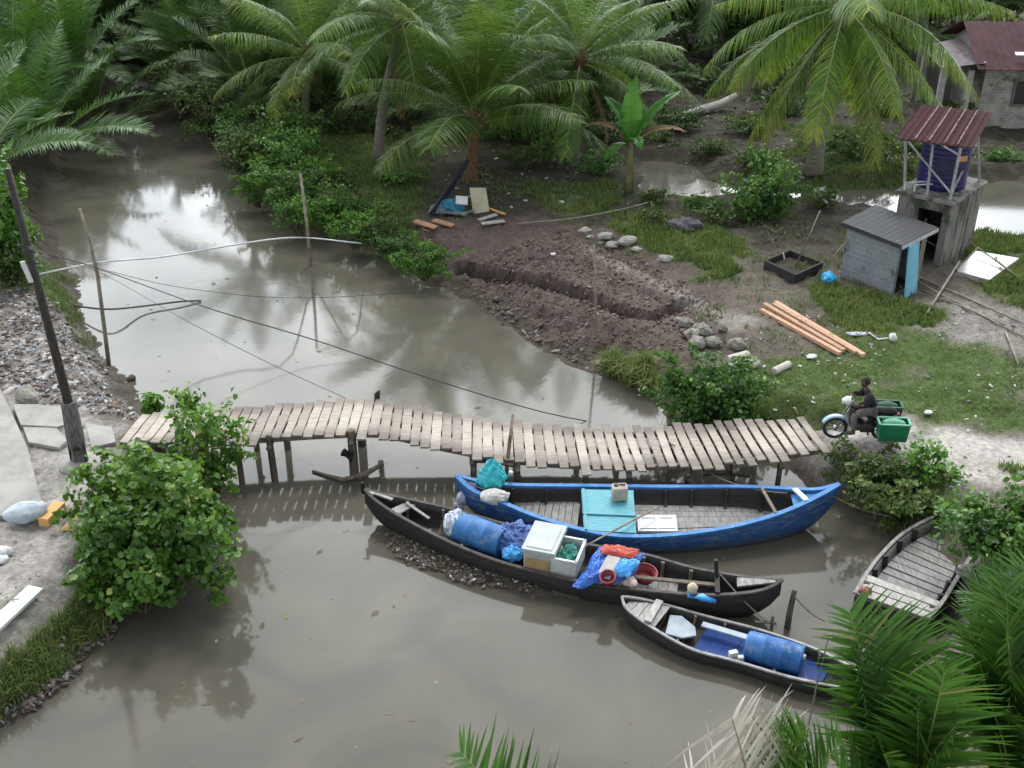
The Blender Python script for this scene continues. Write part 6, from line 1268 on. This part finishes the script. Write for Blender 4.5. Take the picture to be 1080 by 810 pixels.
# ------------------------------------------------------------------ leaf clumps: shrubs and trees
def leaf_cloud(cent, rad, n, size, r, nlobe=9, shell=.55, upb=.5, aspect=.55, lobek=.5, gaps=.0, shoots=.2):
    cent = np.array(cent); rad = np.array(rad)
    d = unit(r.normal(size=(nlobe, 3))); lob = d * (r.random((nlobe, 1)) ** .4) * .86; lr = lobek * r.uniform(.38, 1.05, nlobe)
    lob[:, 2] = np.maximum(lob[:, 2], -.55)
    k = r.integers(0, nlobe, n); dd = unit(r.normal(size=(n, 3))); q = lob[k] + dd * (lr[k] * (shell + (1.12 - shell) * r.random(n) ** .6))[:, None]
    ns = max(3, nlobe // 2); sdir = unit(r.normal(size=(ns, 3)) * np.array([1, 1, .7]) + np.array([0, 0, .75])); isn = r.random(n) < shoots; kk = r.integers(0, ns, n)
    sp_ = sdir[kk] * (.55 + .85 * r.random(n) ** .8)[:, None] + r.normal(size=(n, 3)) * .07; q = np.where(isn[:, None], sp_, q)
    q = q + (fbm(q[:, 0] * 5 + 50, q[:, 2] * 5 + q[:, 1] * 3, 3)[:, None] - .5) * .25
    c = cent + q * rad
    out = unit(q + dd * .7); nrm = unit(out * .55 + r.normal(size=(n, 3)) * .55 + np.array([0, 0, upb]))
    ax = unit(np.cross(nrm, r.normal(size=(n, 3)))); bi_ = np.cross(nrm, ax); sz = size * r.uniform(.4, 1.35, n)[:, None]
    hw = sz * aspect / 2; ax2 = unit(ax + np.array([0, 0, -.35])); dz = -nrm * sz * .12
    pts = np.stack([c - ax2 * sz * .5, c - ax2 * sz * .15 + bi_ * hw + nrm * sz * .08, c + ax2 * sz * .22 + bi_ * hw * .8 + nrm * sz * .06 + dz * .4, c + ax2 * sz * .5 + dz, c + ax2 * sz * .22 - bi_ * hw * .8 + nrm * sz * .06 + dz * .4, c - ax2 * sz * .15 - bi_ * hw + nrm * sz * .08], 1)
    o = np.arange(n)[:, None] * 6; f = np.concatenate([o + np.array([0, 1, 2, 3]), o + np.array([0, 3, 4, 5])], 1).reshape(-1, 4)
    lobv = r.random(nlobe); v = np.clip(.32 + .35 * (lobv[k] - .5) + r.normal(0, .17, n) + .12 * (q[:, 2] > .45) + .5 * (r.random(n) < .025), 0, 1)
    return pts.reshape(-1, 3), f, np.repeat(v, 2), cent + lob * rad
def shrub(label, base, rx, ry, h, n, size, mat=None, seed=0, name='shrub', cat='shrub', group='shrubs along the banks', nlobe=10, aspect=.6, lobek=.46, upb=.5, zc=.5):
    base = Vector(base); r = np.random.default_rng(900 + seed); t = thing(name, label, cat, base, 0, group)
    V, Fq, v, lob = leaf_cloud((0, 0, h * zc), (rx, ry, h * .58), n, size, r, nlobe, aspect=aspect, lobek=lobek, upb=upb)
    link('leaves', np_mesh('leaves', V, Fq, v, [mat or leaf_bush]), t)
    m = MB()
    for c in lob: m.tube([base + Vector((c[0] * .15, c[1] * .15, -.25)), base + Vector((c[0] * .6, c[1] * .6, c[2] * .5)), base + Vector(c)], [.03, .02, .008], 5)
    build(m, 'stems', twig, t); return t
SH = [(176, 600, 1.55, 1.3, 2.1, 8500, .14, leaf_loose, 'large broad leaved bush overhanging the river at the left', .95),
    (222, 520, .85, .65, 2.1, 1800, .12, leaf_loose, 'leafy bush growing up beside the left end of the bridge', .8),
    (150, 548, 1.2, 1.0, 1.2, 4200, .13, leaf_loose, 'light green bush at the foot of the leaning pole', .8),
    (160, 440, .28, .25, .55, 90, .26, leaf_bright, 'small yellow green plant behind the left end of the bridge', .4),
    (200, 432, .4, .25, .45, 260, .13, leaf_bush, 'small leafy plant poking up at the rear edge of the bridge', .6),
    (744, 438, 1.35, .9, 1.4, 4600, .12, leaf_bush, 'dense round bush behind the right part of the bridge', .6),
    (449, 288, .95, .7, .95, 2600, .10, leaf_bright, 'bright green bush at the river edge beside the dug bed', .55),
    (405, 258, 1.1, .7, .8, 2200, .10, leaf_olive, 'low dull green bush left of the bright one at the river edge', .5),
    (350, 236, 1.2, .8, 1.1, 2600, .11, leaf_bush, 'green bush on the river bank behind the white hose', .6),
    (300, 222, 1.0, .9, 1.4, 2600, .12, leaf_bush, 'taller bush at the corner of the right river bank', .6),
    (262, 180, 1.3, 1.2, 1.5, 2600, .13, leaf_olive, 'olive bush drooping over the river, further upstream', .6),
    (225, 140, 1.5, 1.4, 1.9, 2800, .15, leaf_olive, 'tall bush on the far right bank upstream', .6),
    (300, 158, 1.6, 1.2, 1.5, 2800, .14, leaf_bush, 'bush below the palm with the yellowing frond', .6),
    (198, 112, 1.3, 1.2, 2.0, 2400, .15, leaf_olive, 'shrub at the far upstream bend under the dark palms', .6),
    (365, 140, 1.2, .9, .9, 1800, .12, leaf_olive, 'low bush left of the tall grey palm trunk', .6),
    (440, 150, 1.0, .8, .7, 1300, .12, leaf_olive, 'low bush between the two front palm trunks', .6),
    (330, 190, 1.1, .8, .7, 1500, .1, leaf_bright, 'light green low bush in the grass of the right river bank', .6),
    (385, 225, 1.0, .7, .6, 1400, .1, leaf_olive, 'low olive bush in the grass in front of the tall grey trunk', .6),
    (420, 195, .9, .6, .5, 1100, .1, leaf_bush, 'low bush left of the junk heap', .6),
    (285, 195, .9, .7, 1.0, 1500, .11, leaf_bright, 'light green bush at the outer bend of the river', .6),
    (315, 242, .9, .6, 1.0, 2000, .085, leaf_bright, 'bright small leaved bush in front of the hose stake', .6),
    (375, 256, .9, .6, .9, 2000, .08, leaf_bright, 'small leaved bush where the white hose reaches the bank', .6),
    (420, 272, .9, .6, .8, 2000, .08, leaf_bush, 'bush just left of the bright green bush by the dug bed', .6),
    (345, 212, 1.1, .8, 1.1, 2200, .09, leaf_olive, 'olive bush in the middle of the right bank thicket', .6),
    (310, 178, 1.2, .9, 1.3, 2400, .1, leaf_bush, 'tall bush in the thicket below the yellowing palm', .6),
    (400, 238, 1.0, .7, .8, 1800, .08, leaf_bush, 'low bush in the thicket in front of the board pile', .6),
    (272, 212, .8, .6, 1.1, 1800, .09, leaf_bright, 'bush leaning over the water at the outer bend', .6),
    (255, 160, 1.3, 1.0, 1.5, 2400, .11, leaf_bush, 'rounded bush upstream of the outer bend', .6),
    (150, 632, .9, .7, .9, 2400, .13, leaf_loose, 'low leafy bush at the water below the big left bush', .9),
    (692, 216, .7, .4, .5, 900, .09, leaf_olive, 'weedy bush on the near edge of the creek by the banana plant', .5), (738, 222, .8, .4, .55, 1000, .09, leaf_bush, 'weedy bush on the near creek edge left of the big round shrub', .5), (866, 216, .7, .4, .5, 900, .09, leaf_olive, 'weedy bush on the creek edge behind the planter', .5),
    (690, 160, 1.0, .6, .8, 1200, .11, leaf_back, 'dark bush on the far edge of the creek by the banana plant', .5), (745, 166, 1.1, .6, .6, 1200, .1, leaf_olive, 'low bush on the far edge of the creek in the middle', .5), (800, 176, 1.2, .7, .7, 1400, .1, leaf_olive, 'bush on the far edge of the creek behind the big round shrub', .5),
    (715, 138, 1.3, .8, .8, 1400, .12, leaf_back, 'dark bush on the bare ground before the fallen log', .5), (790, 140, 1.3, .8, .7, 1400, .12, leaf_olive, 'low bush on the bare ground right of the fallen log', .5), (830, 96, 1.6, 1.0, 1.2, 1700, .14, leaf_back, 'bush behind the fallen log under the big palm', .5),
    (930, 120, 1.3, .9, .9, 1500, .12, leaf_olive, 'bush under the right fronds of the big palm', .5), (965, 160, 1.1, .7, .7, 1200, .11, leaf_bush, 'bush between the big palm and the tank stand', .5), (880, 100, 1.5, 1.0, 1.1, 1600, .13, leaf_back, 'dark bush behind the trunk of the big palm', .5),
    (580, 172, 1.0, .7, .9, 1500, .11, leaf_bush, 'bush left of the slim grey palm trunk', .5), (630, 182, .9, .6, .8, 1300, .11, leaf_bush, 'bush between the slim grey trunk and the banana plant', .5), (545, 176, .8, .5, .6, 1000, .1, leaf_olive, 'low bush right of the young palm trunk', .5),
    (805, 226, 1.35, 1.1, 1.75, 4200, .13, leaf_bush, 'big round dark shrub standing beside the creek', .62),
    (905, 165, 1.5, 1.0, 1.0, 1800, .13, leaf_olive, 'low shrub behind the big coconut palm trunk', .6),
    (940, 190, 1.2, .9, 1.0, 1600, .13, leaf_olive, 'shrub left of the tank stand', .6),
    (940, 534, 1.25, .85, .85, 3000, .11, leaf_olive, 'olive bush below the path at the end of the bridge', .6),
    (905, 510, .8, .6, .9, 1800, .10, leaf_olive, 'thin bush under the path beside the blue boat bow', .55),
    (972, 520, .6, .5, 1.05, 900, .11, leaf_bright, 'light topped bush just below the motorcycle path', .8),
    (1066, 602, 1.3, 1.1, 1.7, 5200, .12, leaf_bush, 'dense dark green bush covering the end of the grey boat', .7),
    (12, 300, .85, .7, 3.9, 2200, .2, leaf_bright, 'small broad leaved tree beside the top of the leaning pole', 1.2),
    (14, 300, 1.0, .7, 1.3, 1700, .12, leaf_olive, 'low bush on the left bank under the broad leaved tree', .6),
    (1010, 132, 1.2, .8, .9, 1500, .12, leaf_olive, 'bush at the corner of the brick house', .6), (1050, 178, 1.0, .6, .7, 1000, .12, leaf_bush, 'low bush between the tank stand and the house', .6),
    (690, 235, .5, .4, .5, 500, .1, leaf_olive, 'small dry bush at the edge of the creek', .6), (758, 235, .8, .5, .6, 900, .1, leaf_olive, 'low brownish bush left of the big round shrub', .6),
    (560, 150, 1.2, .9, 1.0, 1500, .13, leaf_back, 'dark bush between young palm and slim grey trunk', .6), (640, 150, 1.0, .8, .9, 1300, .13, leaf_back, 'dark bush behind the banana plant', .6),
    (740, 95, 1.5, 1.0, 1.1, 1500, .14, leaf_back, 'dark bush behind the fallen log', .6), (830, 120, 1.4, 1.0, 1.0, 1400, .14, leaf_back, 'dark bush behind the big coconut palm', .6)]
for i, (x, y, rx, ry, h, n, size, mat, lb, asp) in enumerate(SH):
    p = on(x, y)
    if p.z < -.6: p = at(x, y, -.6)
    shrub(lb, p, rx, ry, h, int(n * 1.25), size, mat, i, 'small_tree' if 'tree beside' in lb else 'shrub', 'tree' if 'tree beside' in lb else 'shrub', aspect=asp if asp <= 1 else .8, nlobe=11 + int(h * 7))
# background broadleaf trees filling the grove
TR = [(940, 34, 5.5, 'tree behind the brick house, left of its ridge'), (1045, 30, 5.5, 'tree behind the brick house, above its ridge'), (60, 48, 9, 'tree at the back above the upper left nipa palms'), (-40, 66, 8, 'tree beyond the upper left corner'), (180, 46, 6.5, 'low tree behind the end of the river'), (265, 50, 7.5, 'tree behind the leaning trunk'), (320, 48, 8, 'tree at the back behind the yellowing palm'), (400, 44, 8.5, 'tree at the back between the left palms'), (470, 48, 8.5, 'tree at the back above the young palm'),
    (545, 42, 9, 'tree at the back in the middle of the grove'), (615, 46, 8.5, 'tree behind the slim grey palm trunk'), (690, 48, 8.5, 'tree at the back above the fallen log'), (745, 60, 7, 'tree nearer the creek above the fallen log'), (820, 50, 8, 'tree behind the big coconut palm, left half'), (900, 44, 7.5, 'tree behind the big coconut palm, right half'), (985, 42, 6.0, 'tree behind the brick house roof'), (1120, 40, 7, 'tree beyond the upper right corner')]
for i, (x, y, h, lb) in enumerate(TR):
    p = on(x, y); r = np.random.default_rng(400 + i); t = thing('broadleaf_tree', 'dark ' + lb, 'tree', p, 0, 'broadleaf trees in the back grove'); hh = h * r.uniform(.9, 1.1)
    V, Fq, v, lob = leaf_cloud((0, 0, hh * .55), (2.9, 2.4, hh * .46), 6000, .30, r, 16, aspect=.5, lobek=.42)
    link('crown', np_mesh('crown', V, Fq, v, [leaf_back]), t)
    m = MB(); m.tube([p - Vector((0, 0, .3)), p + Vector((.1, 0, hh * .3)), p + Vector((0, 0, hh * .6))], [.24, .18, .09], 9)
    for c in lob[:9]: m.tube([p + Vector((0, 0, hh * .3)), p + Vector((c[0] * .5, c[1] * .5, (hh * .3 + c[2]) * .5 + .3)), p + Vector(c)], [.09, .06, .02], 6)
    build(m, 'trunk', bark, t, True)

# banana plant
bp_ = on(663, 204); bt = thing('banana_plant', 'banana plant with one upright bright leaf and a browned leaf', 'banana plant', bp_)
m = MB(); m.tube([bp_ - Vector((0, 0, .2)), bp_ + Vector((0, 0, .9)), bp_ + Vector((-.05, 0, 1.9))], [.17, .14, .08], 10); build(m, 'trunk', M('banana_stem', (.16, .17, .07), (.12, .09, .05), 5, .7), bt, True)
def banana_leaf(az, e0, droop, L, W, brown=0.0, seed=1):
    r = np.random.default_rng(seed); n = 22; s = np.linspace(0, 1, n); el = R(e0) - R(droop) * s ** 1.4; T = np.stack([np.cos(el), 0 * el, np.sin(el)], 1); P = np.zeros((n, 3))
    for i in range(1, n): P[i] = P[i - 1] + (T[i] + T[i - 1]) / 2 * L / (n - 1)
    V = []; Fq = []; rv = []; cur = P
    for i in range(n - 1):
        for sd in (-1, 1):
            o = len(V); tear = .0 if r.random() < .7 else .06
            for j in (i, i + 1):
                u = s[j]; w_ = W * (math.sin(PI * min(1, .06 + u * .93)) ** .55) * (1 if u > .14 else .12) * (1 + r.normal(0, .03)); N_ = np.array([-math.sin(el[j]), 0, math.cos(el[j])])
                sh_ = (tear * L if j == i + 1 else 0)
                V += [P[j], P[j] + np.array([0, sd * w_ * .25, 0]) + N_ * w_ * .12, P[j] + np.array([0, sd * w_ * .5, 0]) + N_ * w_ * .06 - T[j] * sh_]
            Fq += [(o, o + 1, o + 4, o + 3), (o + 1, o + 2, o + 5, o + 4)]; x = min(1, max(0, .5 + r.normal(0, .15) + brown)); rv += [x, min(1, x + brown * .3)]
    o = link('leaf', np_mesh('leaf', np.array(V), np.array(Fq), rv, [leaf_banana if brown < .4 else M_brown]), bt); o.location = (-.05, 0, 1.75); o.rotation_euler = (0, 0, az)
    if brown >= .4: o['label'] = 'browned hanging banana leaf'
M_brown = leafmat('banana_brown', [(0, (.14, .10, .03)), (.5, (.24, .15, .04)), (1, (.16, .09, .03))], (.2, .12, .02), .2, .7)
for a in ((1.2, 86, 12, 2.3, .72, 0, 1), (.35, 58, 36, 2.5, .68, 0, 2), (0.0, 42, 70, 2.1, .56, .6, 3), (3.0, 55, 90, 1.9, .56, .6, 4), (2.2, 66, 50, 2.0, .6, 0, 9), (2.6, 60, 75, 1.3, .5, 0, 5), (-1.4, 50, 95, 1.5, .5, 0, 6), (-2.4, 20, 80, 1.4, .45, 0, 7), (.8, 80, 30, 1.2, .4, 0, 8)): banana_leaf(*a)
# little fan plant on the left bank
fb = on(112, 640); t = thing('fan_palm_seedling', 'small yellow green fan leaved seedling on the left bank', 'seedling', fb); V = []; Fq = []; rv = []
for k in range(11):
    a = R(-85 + 17 * k); d = np.array([math.cos(a) * .8 + .1, -.5 + .1 * math.sin(a), math.sin(a) * .6 + .35]); d = d / np.linalg.norm(d); pr = np.cross(d, [.3, -.8, .5]); pr /= np.linalg.norm(pr); o = len(V); l = .5
    V += [np.zeros(3), d * l * .6 + pr * .03, d * l, d * l * .6 - pr * .03]; Fq.append((o, o + 1, o + 2, o + 3)); rv.append(.9)
o = link('leaf_fan', np_mesh('leaf_fan', np.array(V) + np.array([0, -.1, .45]), np.array(Fq), rv, [leaf_bright]), t)
m = MB(); m.tube([fb - Vector((0, 0, .1)), fb + Vector((0, -.1, .46))], .012, 5); build(m, 'stalk', rachism, t)

# ------------------------------------------------------------------ grass, litter, debris: nobody could count these
def scatter(polys, n, z=0, amp=.5, seed=1):
    r = np.random.default_rng(seed); P = np.vstack([poly_xy(p, z) for p in polys]); lo, hi = P.min(0), P.max(0); X = r.uniform(lo[0], hi[0], n); Y = r.uniform(lo[1], hi[1], n)
    k = np.zeros(n, bool); nn = (fbm(X * 1.1, Y * 1.1, 77) - .5) * 2 * amp
    for p in polys: k |= (-sd_poly(X, Y, poly_xy(p, z)) + nn) > 0
    return X[k], Y[k], r
def blades(name, X, Y, r, lo, hi, w_, mat, lean=.5, vb=.4):
    n = len(X); Z = height(X, Y); ok = Z > -.97; X, Y, Z = X[ok], Y[ok], Z[ok]; n = len(X); h = r.uniform(lo, hi, n)[:, None]; a = r.uniform(0, 2 * PI, n); ld = np.stack([np.cos(a), np.sin(a), 0 * a], 1) * (r.random(n) ** 1.3 * lean)[:, None]
    b = np.stack([X, Y, Z - .02], 1); pa = r.uniform(0, 2 * PI, n); s_ = np.stack([np.cos(pa), np.sin(pa), 0 * pa], 1) * w_ / 2; up = np.array([0, 0, 1.0])
    mid = b + (up * .62 + ld * .3) * h; tip = b + (up * (1 - .45 * (np.linalg.norm(ld, axis=1)[:, None])) + ld) * h
    V = np.stack([b - s_, b + s_, mid + s_ * .8, tip + s_ * .08, tip - s_ * .08, mid - s_ * .8], 1).reshape(-1, 3); o = np.arange(n)[:, None] * 6
    Fq = np.concatenate([o + np.array([0, 1, 2, 5]), o + np.array([5, 2, 3, 4])], 1).reshape(-1, 4); v = np.clip(fbm(X * .9, Y * .9, 55) * .9 + r.normal(0, .16, n) + vb - .45, 0, 1)
    tag(link(name, np_mesh(name, V, Fq, np.repeat(v, 2), [mat])), kind='stuff')
X, Y, r = scatter([p for p, k in GRASS[:1]] + [GRASS[8][0]], 150000, 0, 1.0, 3); keep = r.random(len(X)) < sstep(.25, .62, fbm(X * 1.6, Y * 1.6, 91) + .12)
blades('short_grass', X[keep], Y[keep], r, .03, .10, .022, grassm, .8, .58)
X, Y, r = scatter([GRASS[1][0], GRASS[2][0], GRASS[6][0], GRASS[9][0]], 210000, 0, 1.0, 4); keep = r.random(len(X)) < sstep(.3, .6, fbm(X * 1.6, Y * 1.6, 91) + .12)
blades('meadow_grass', X[keep], Y[keep], r, .08, .26, .03, grassm, .6, .62)
X, Y, r = scatter([GRASS[4][0], GRASS[5][0], GRASS[12][0]], 150000, 0, 1.0, 5); keep = r.random(len(X)) < sstep(.3, .62, fbm(X * 1.2, Y * 1.2, 33) + .08); blades('shady_grass', X[keep], Y[keep], r, .06, .26, .03, grassm, .9, .52)
X, Y, r = scatter([[(600, 372), (640, 358), (690, 366), (715, 408), (672, 412), (628, 400)], [(560, 345), (588, 352), (580, 368)]], 60000, 0, .5, 6); keep = r.random(len(X)) < .6; blades('tall_grass', X[keep], Y[keep], r, .3, .8, .026, grassm, 1.0, .72)
X, Y, r = scatter([GRASS[8][0], [(100, 600), (140, 600), (150, 645), (100, 680)]], 60000, 0, .4, 7); blades('bank_grass', X, Y, r, .15, .5, .022, grassm, .8, .42)
X, Y, r = scatter([GRASS[10][0], GRASS[7][0], [(-30, 250), (50, 262), (95, 330), (82, 340), (40, 305), (-30, 310)]], 60000, 0, .8, 8); blades('wild_grass', X, Y, r, .1, .4, .025, grassm, .8, .45)
def floaters():
    r = np.random.default_rng(5); lo, hi = RIVER.min(0), RIVER.max(0); X = r.uniform(-14, 9, 1500); Y = r.uniform(12, 40, 1500); k = (sd_poly(X, Y, RIVER) < -.4) & (r.random(1500) < .3); X, Y = X[k], Y[k]; n = len(X); a = r.uniform(0, 6.28, n); s_ = .02 + .09 * r.random(n) ** 3
    u = np.stack([np.cos(a), np.sin(a), 0 * a], 1) * s_[:, None]; w_ = np.stack([-np.sin(a), np.cos(a), 0 * a], 1) * (s_ * r.uniform(.25, .7, n))[:, None]; P = np.stack([X, Y, np.full(n, WATER + .006)], 1)
    V = np.stack([P - u, P + w_, P + u, P - w_], 1).reshape(-1, 3); me = np_mesh('floating_debris', V, np.arange(4 * n).reshape(-1, 4), None, [lb_, ld_, lg_, M('fallen_leaf', (.2, .16, .05), (.12, .1, .03), 9, .8)]); me.polygons.foreach_set('material_index', (r.random(n) * 4).astype(np.int32)); tag(link('floating_debris', me), kind='stuff')
X, Y, r = scatter([[(560, 215), (800, 215), (960, 250), (985, 380), (800, 400), (720, 320), (600, 250)], [(430, 180), (560, 180), (540, 230), (440, 240)]], 90000, 0, .5, 9); keep = r.random(len(X)) < .5 * sstep(.48, .72, fbm(X * 1.9, Y * 1.9, 19)) * (d_line(X, Y, BED) > 1.2); blades('weeds', X[keep], Y[keep], r, .05, .2, .03, grassm, .9, .5)
def bits(name, polys, n, lo, hi, mats, seed, amp=.4, z=0, flat=.25, dens=None, slim=1.0):
    X, Y, r = scatter(polys, n, z, amp, seed)
    if dens: k = fbm(X * 1.3, Y * 1.3, 61) > dens; X, Y = X[k], Y[k]
    Z = height(X, Y); ok = Z > -.98; X, Y, Z = X[ok], Y[ok], Z[ok]; n = len(X); sz = lo + (hi - lo) * r.random(n) ** 2.2; a = unit(np.stack([r.normal(size=n), r.normal(size=n), r.normal(size=n) * flat], 1)); b = unit(np.cross(a, unit(r.normal(size=(n, 3)) * .5 + np.array([0, 0, 1.0])))); c = np.cross(a, b)
    P = np.stack([X, Y, Z + .015], 1); s1 = (sz * r.uniform(.5, 1, n))[:, None]; s2 = (sz * r.uniform(.25, .7, n) * slim)[:, None]; s3 = (sz * r.uniform(.03, .25, n))[:, None]
    V = np.stack([P + a * s1 * x + b * s2 * y * (1 - .2 * (x > 0)) + c * s3 * k for x in (-.5, .5) for y in (-.5, .5) for k in (-.5, .5)], 1).reshape(-1, 3); o = np.arange(n)[:, None] * 8
    Fq = np.concatenate([o + np.array(f) for f in ((0, 1, 3, 2), (4, 6, 7, 5), (0, 4, 5, 1), (2, 3, 7, 6), (0, 2, 6, 4), (1, 5, 7, 3))], 1).reshape(-1, 4)
    me = np_mesh(name, V, Fq, None, mats); mi = np.repeat(np.minimum((r.random(n) * len(mats)).astype(np.int32), len(mats) - 1), 6); me.polygons.foreach_set('material_index', mi.astype(np.int32)); tag(link(name, me), kind='stuff')
lw = M('litter_white', (.46, .46, .46), (.36, .36, .37), 9, .7); lg_ = M('litter_grey', (.22, .21, .2), (.15, .145, .14), 9, .85); ld_ = M('litter_dark', (.07, .06, .055), (.11, .095, .08), 9, .9); lb_ = M('litter_brown', (.17, .12, .085), (.12, .09, .065), 9, .9); lbl = M('litter_blue', (.16, .2, .27), (.22, .26, .3), 9, .7)
GRAVEL = [(-60, 310), (60, 305), (100, 360), (150, 432), (130, 442), (60, 428), (0, 402), (-60, 390)]
bits('rubbish', [GRAVEL], 9000, .03, .2, [lw, lg_, lg_, ld_, lb_, ld_, lbl, lb_], 11)
bits('litter', [[(780, 330), (1080, 320), (1080, 480), (960, 470), (800, 440)]], 900, .03, .16, [lw, lw, lg_, lb_], 12, .4, 0, .25, .45)
bits('grove_litter', [[(690, 100), (1010, 95), (1050, 190), (700, 180)], [(430, 150), (600, 150), (660, 215), (500, 225)]], 3800, .04, .2, [lw, lg_, ld_, ld_, lb_], 13, .5)
bits('soil_clods', [[(480, 262), (600, 240), (700, 280), (770, 330), (740, 370), (640, 360), (560, 330)]], 9000, .03, .16, [ld_, lb_, M('clod', (.10, .08, .075), (.14, .115, .10), 8, .95), M('clod_pale', (.20, .175, .16), (.15, .13, .12), 8, .95)], 14, .5, 0, .8)
bits('bank_debris', [[(400, 560), (450, 582), (520, 600), (580, 612), (560, 628), (470, 620), (405, 590)], [(600, 622), (670, 640), (690, 660), (640, 650)]], 11000, .02, .13, [ld_, ld_, lb_, ld_, ld_, lb_, lg_, ld_, ld_, ld_, lw], 15, .3, WATER)
bits('shore_debris', [[(-40, 740), (60, 700), (110, 650), (170, 600), (190, 625), (130, 665), (90, 712), (40, 750), (0, 790), (-60, 800)], [(480, 296), (560, 345), (620, 390), (660, 408), (650, 385), (590, 350), (520, 300)]], 9000, .03, .3, [ld_, ld_, lb_, lg_, ld_], 16, .3, -.5, .5)
bits('shore_roots', [[(-40, 745), (0, 712), (60, 675), (110, 640), (130, 650), (90, 690), (50, 728), (0, 775)]], 5200, .05, .5, [ld_, ld_, ld_, lg_, ld_], 18, .3, -.6, .6, slim=.22)
bits('shore_mud', [[(-40, 745), (0, 712), (60, 675), (110, 640), (130, 650), (90, 690), (50, 728), (0, 775)]], 5000, .02, .12, [ld_, ld_, lb_, lg_], 19, .3, -.6, .8)
bits('path_stones', [[(850, 445), (940, 455), (1080, 480), (1080, 505), (960, 490), (870, 478)], [(0, 560), (90, 560), (90, 600), (0, 650)], [(60, 440), (130, 450), (110, 500), (60, 500)]], 2600, .02, .1, [lg_, lw, lg_, lb_], 17, .4)

floaters()
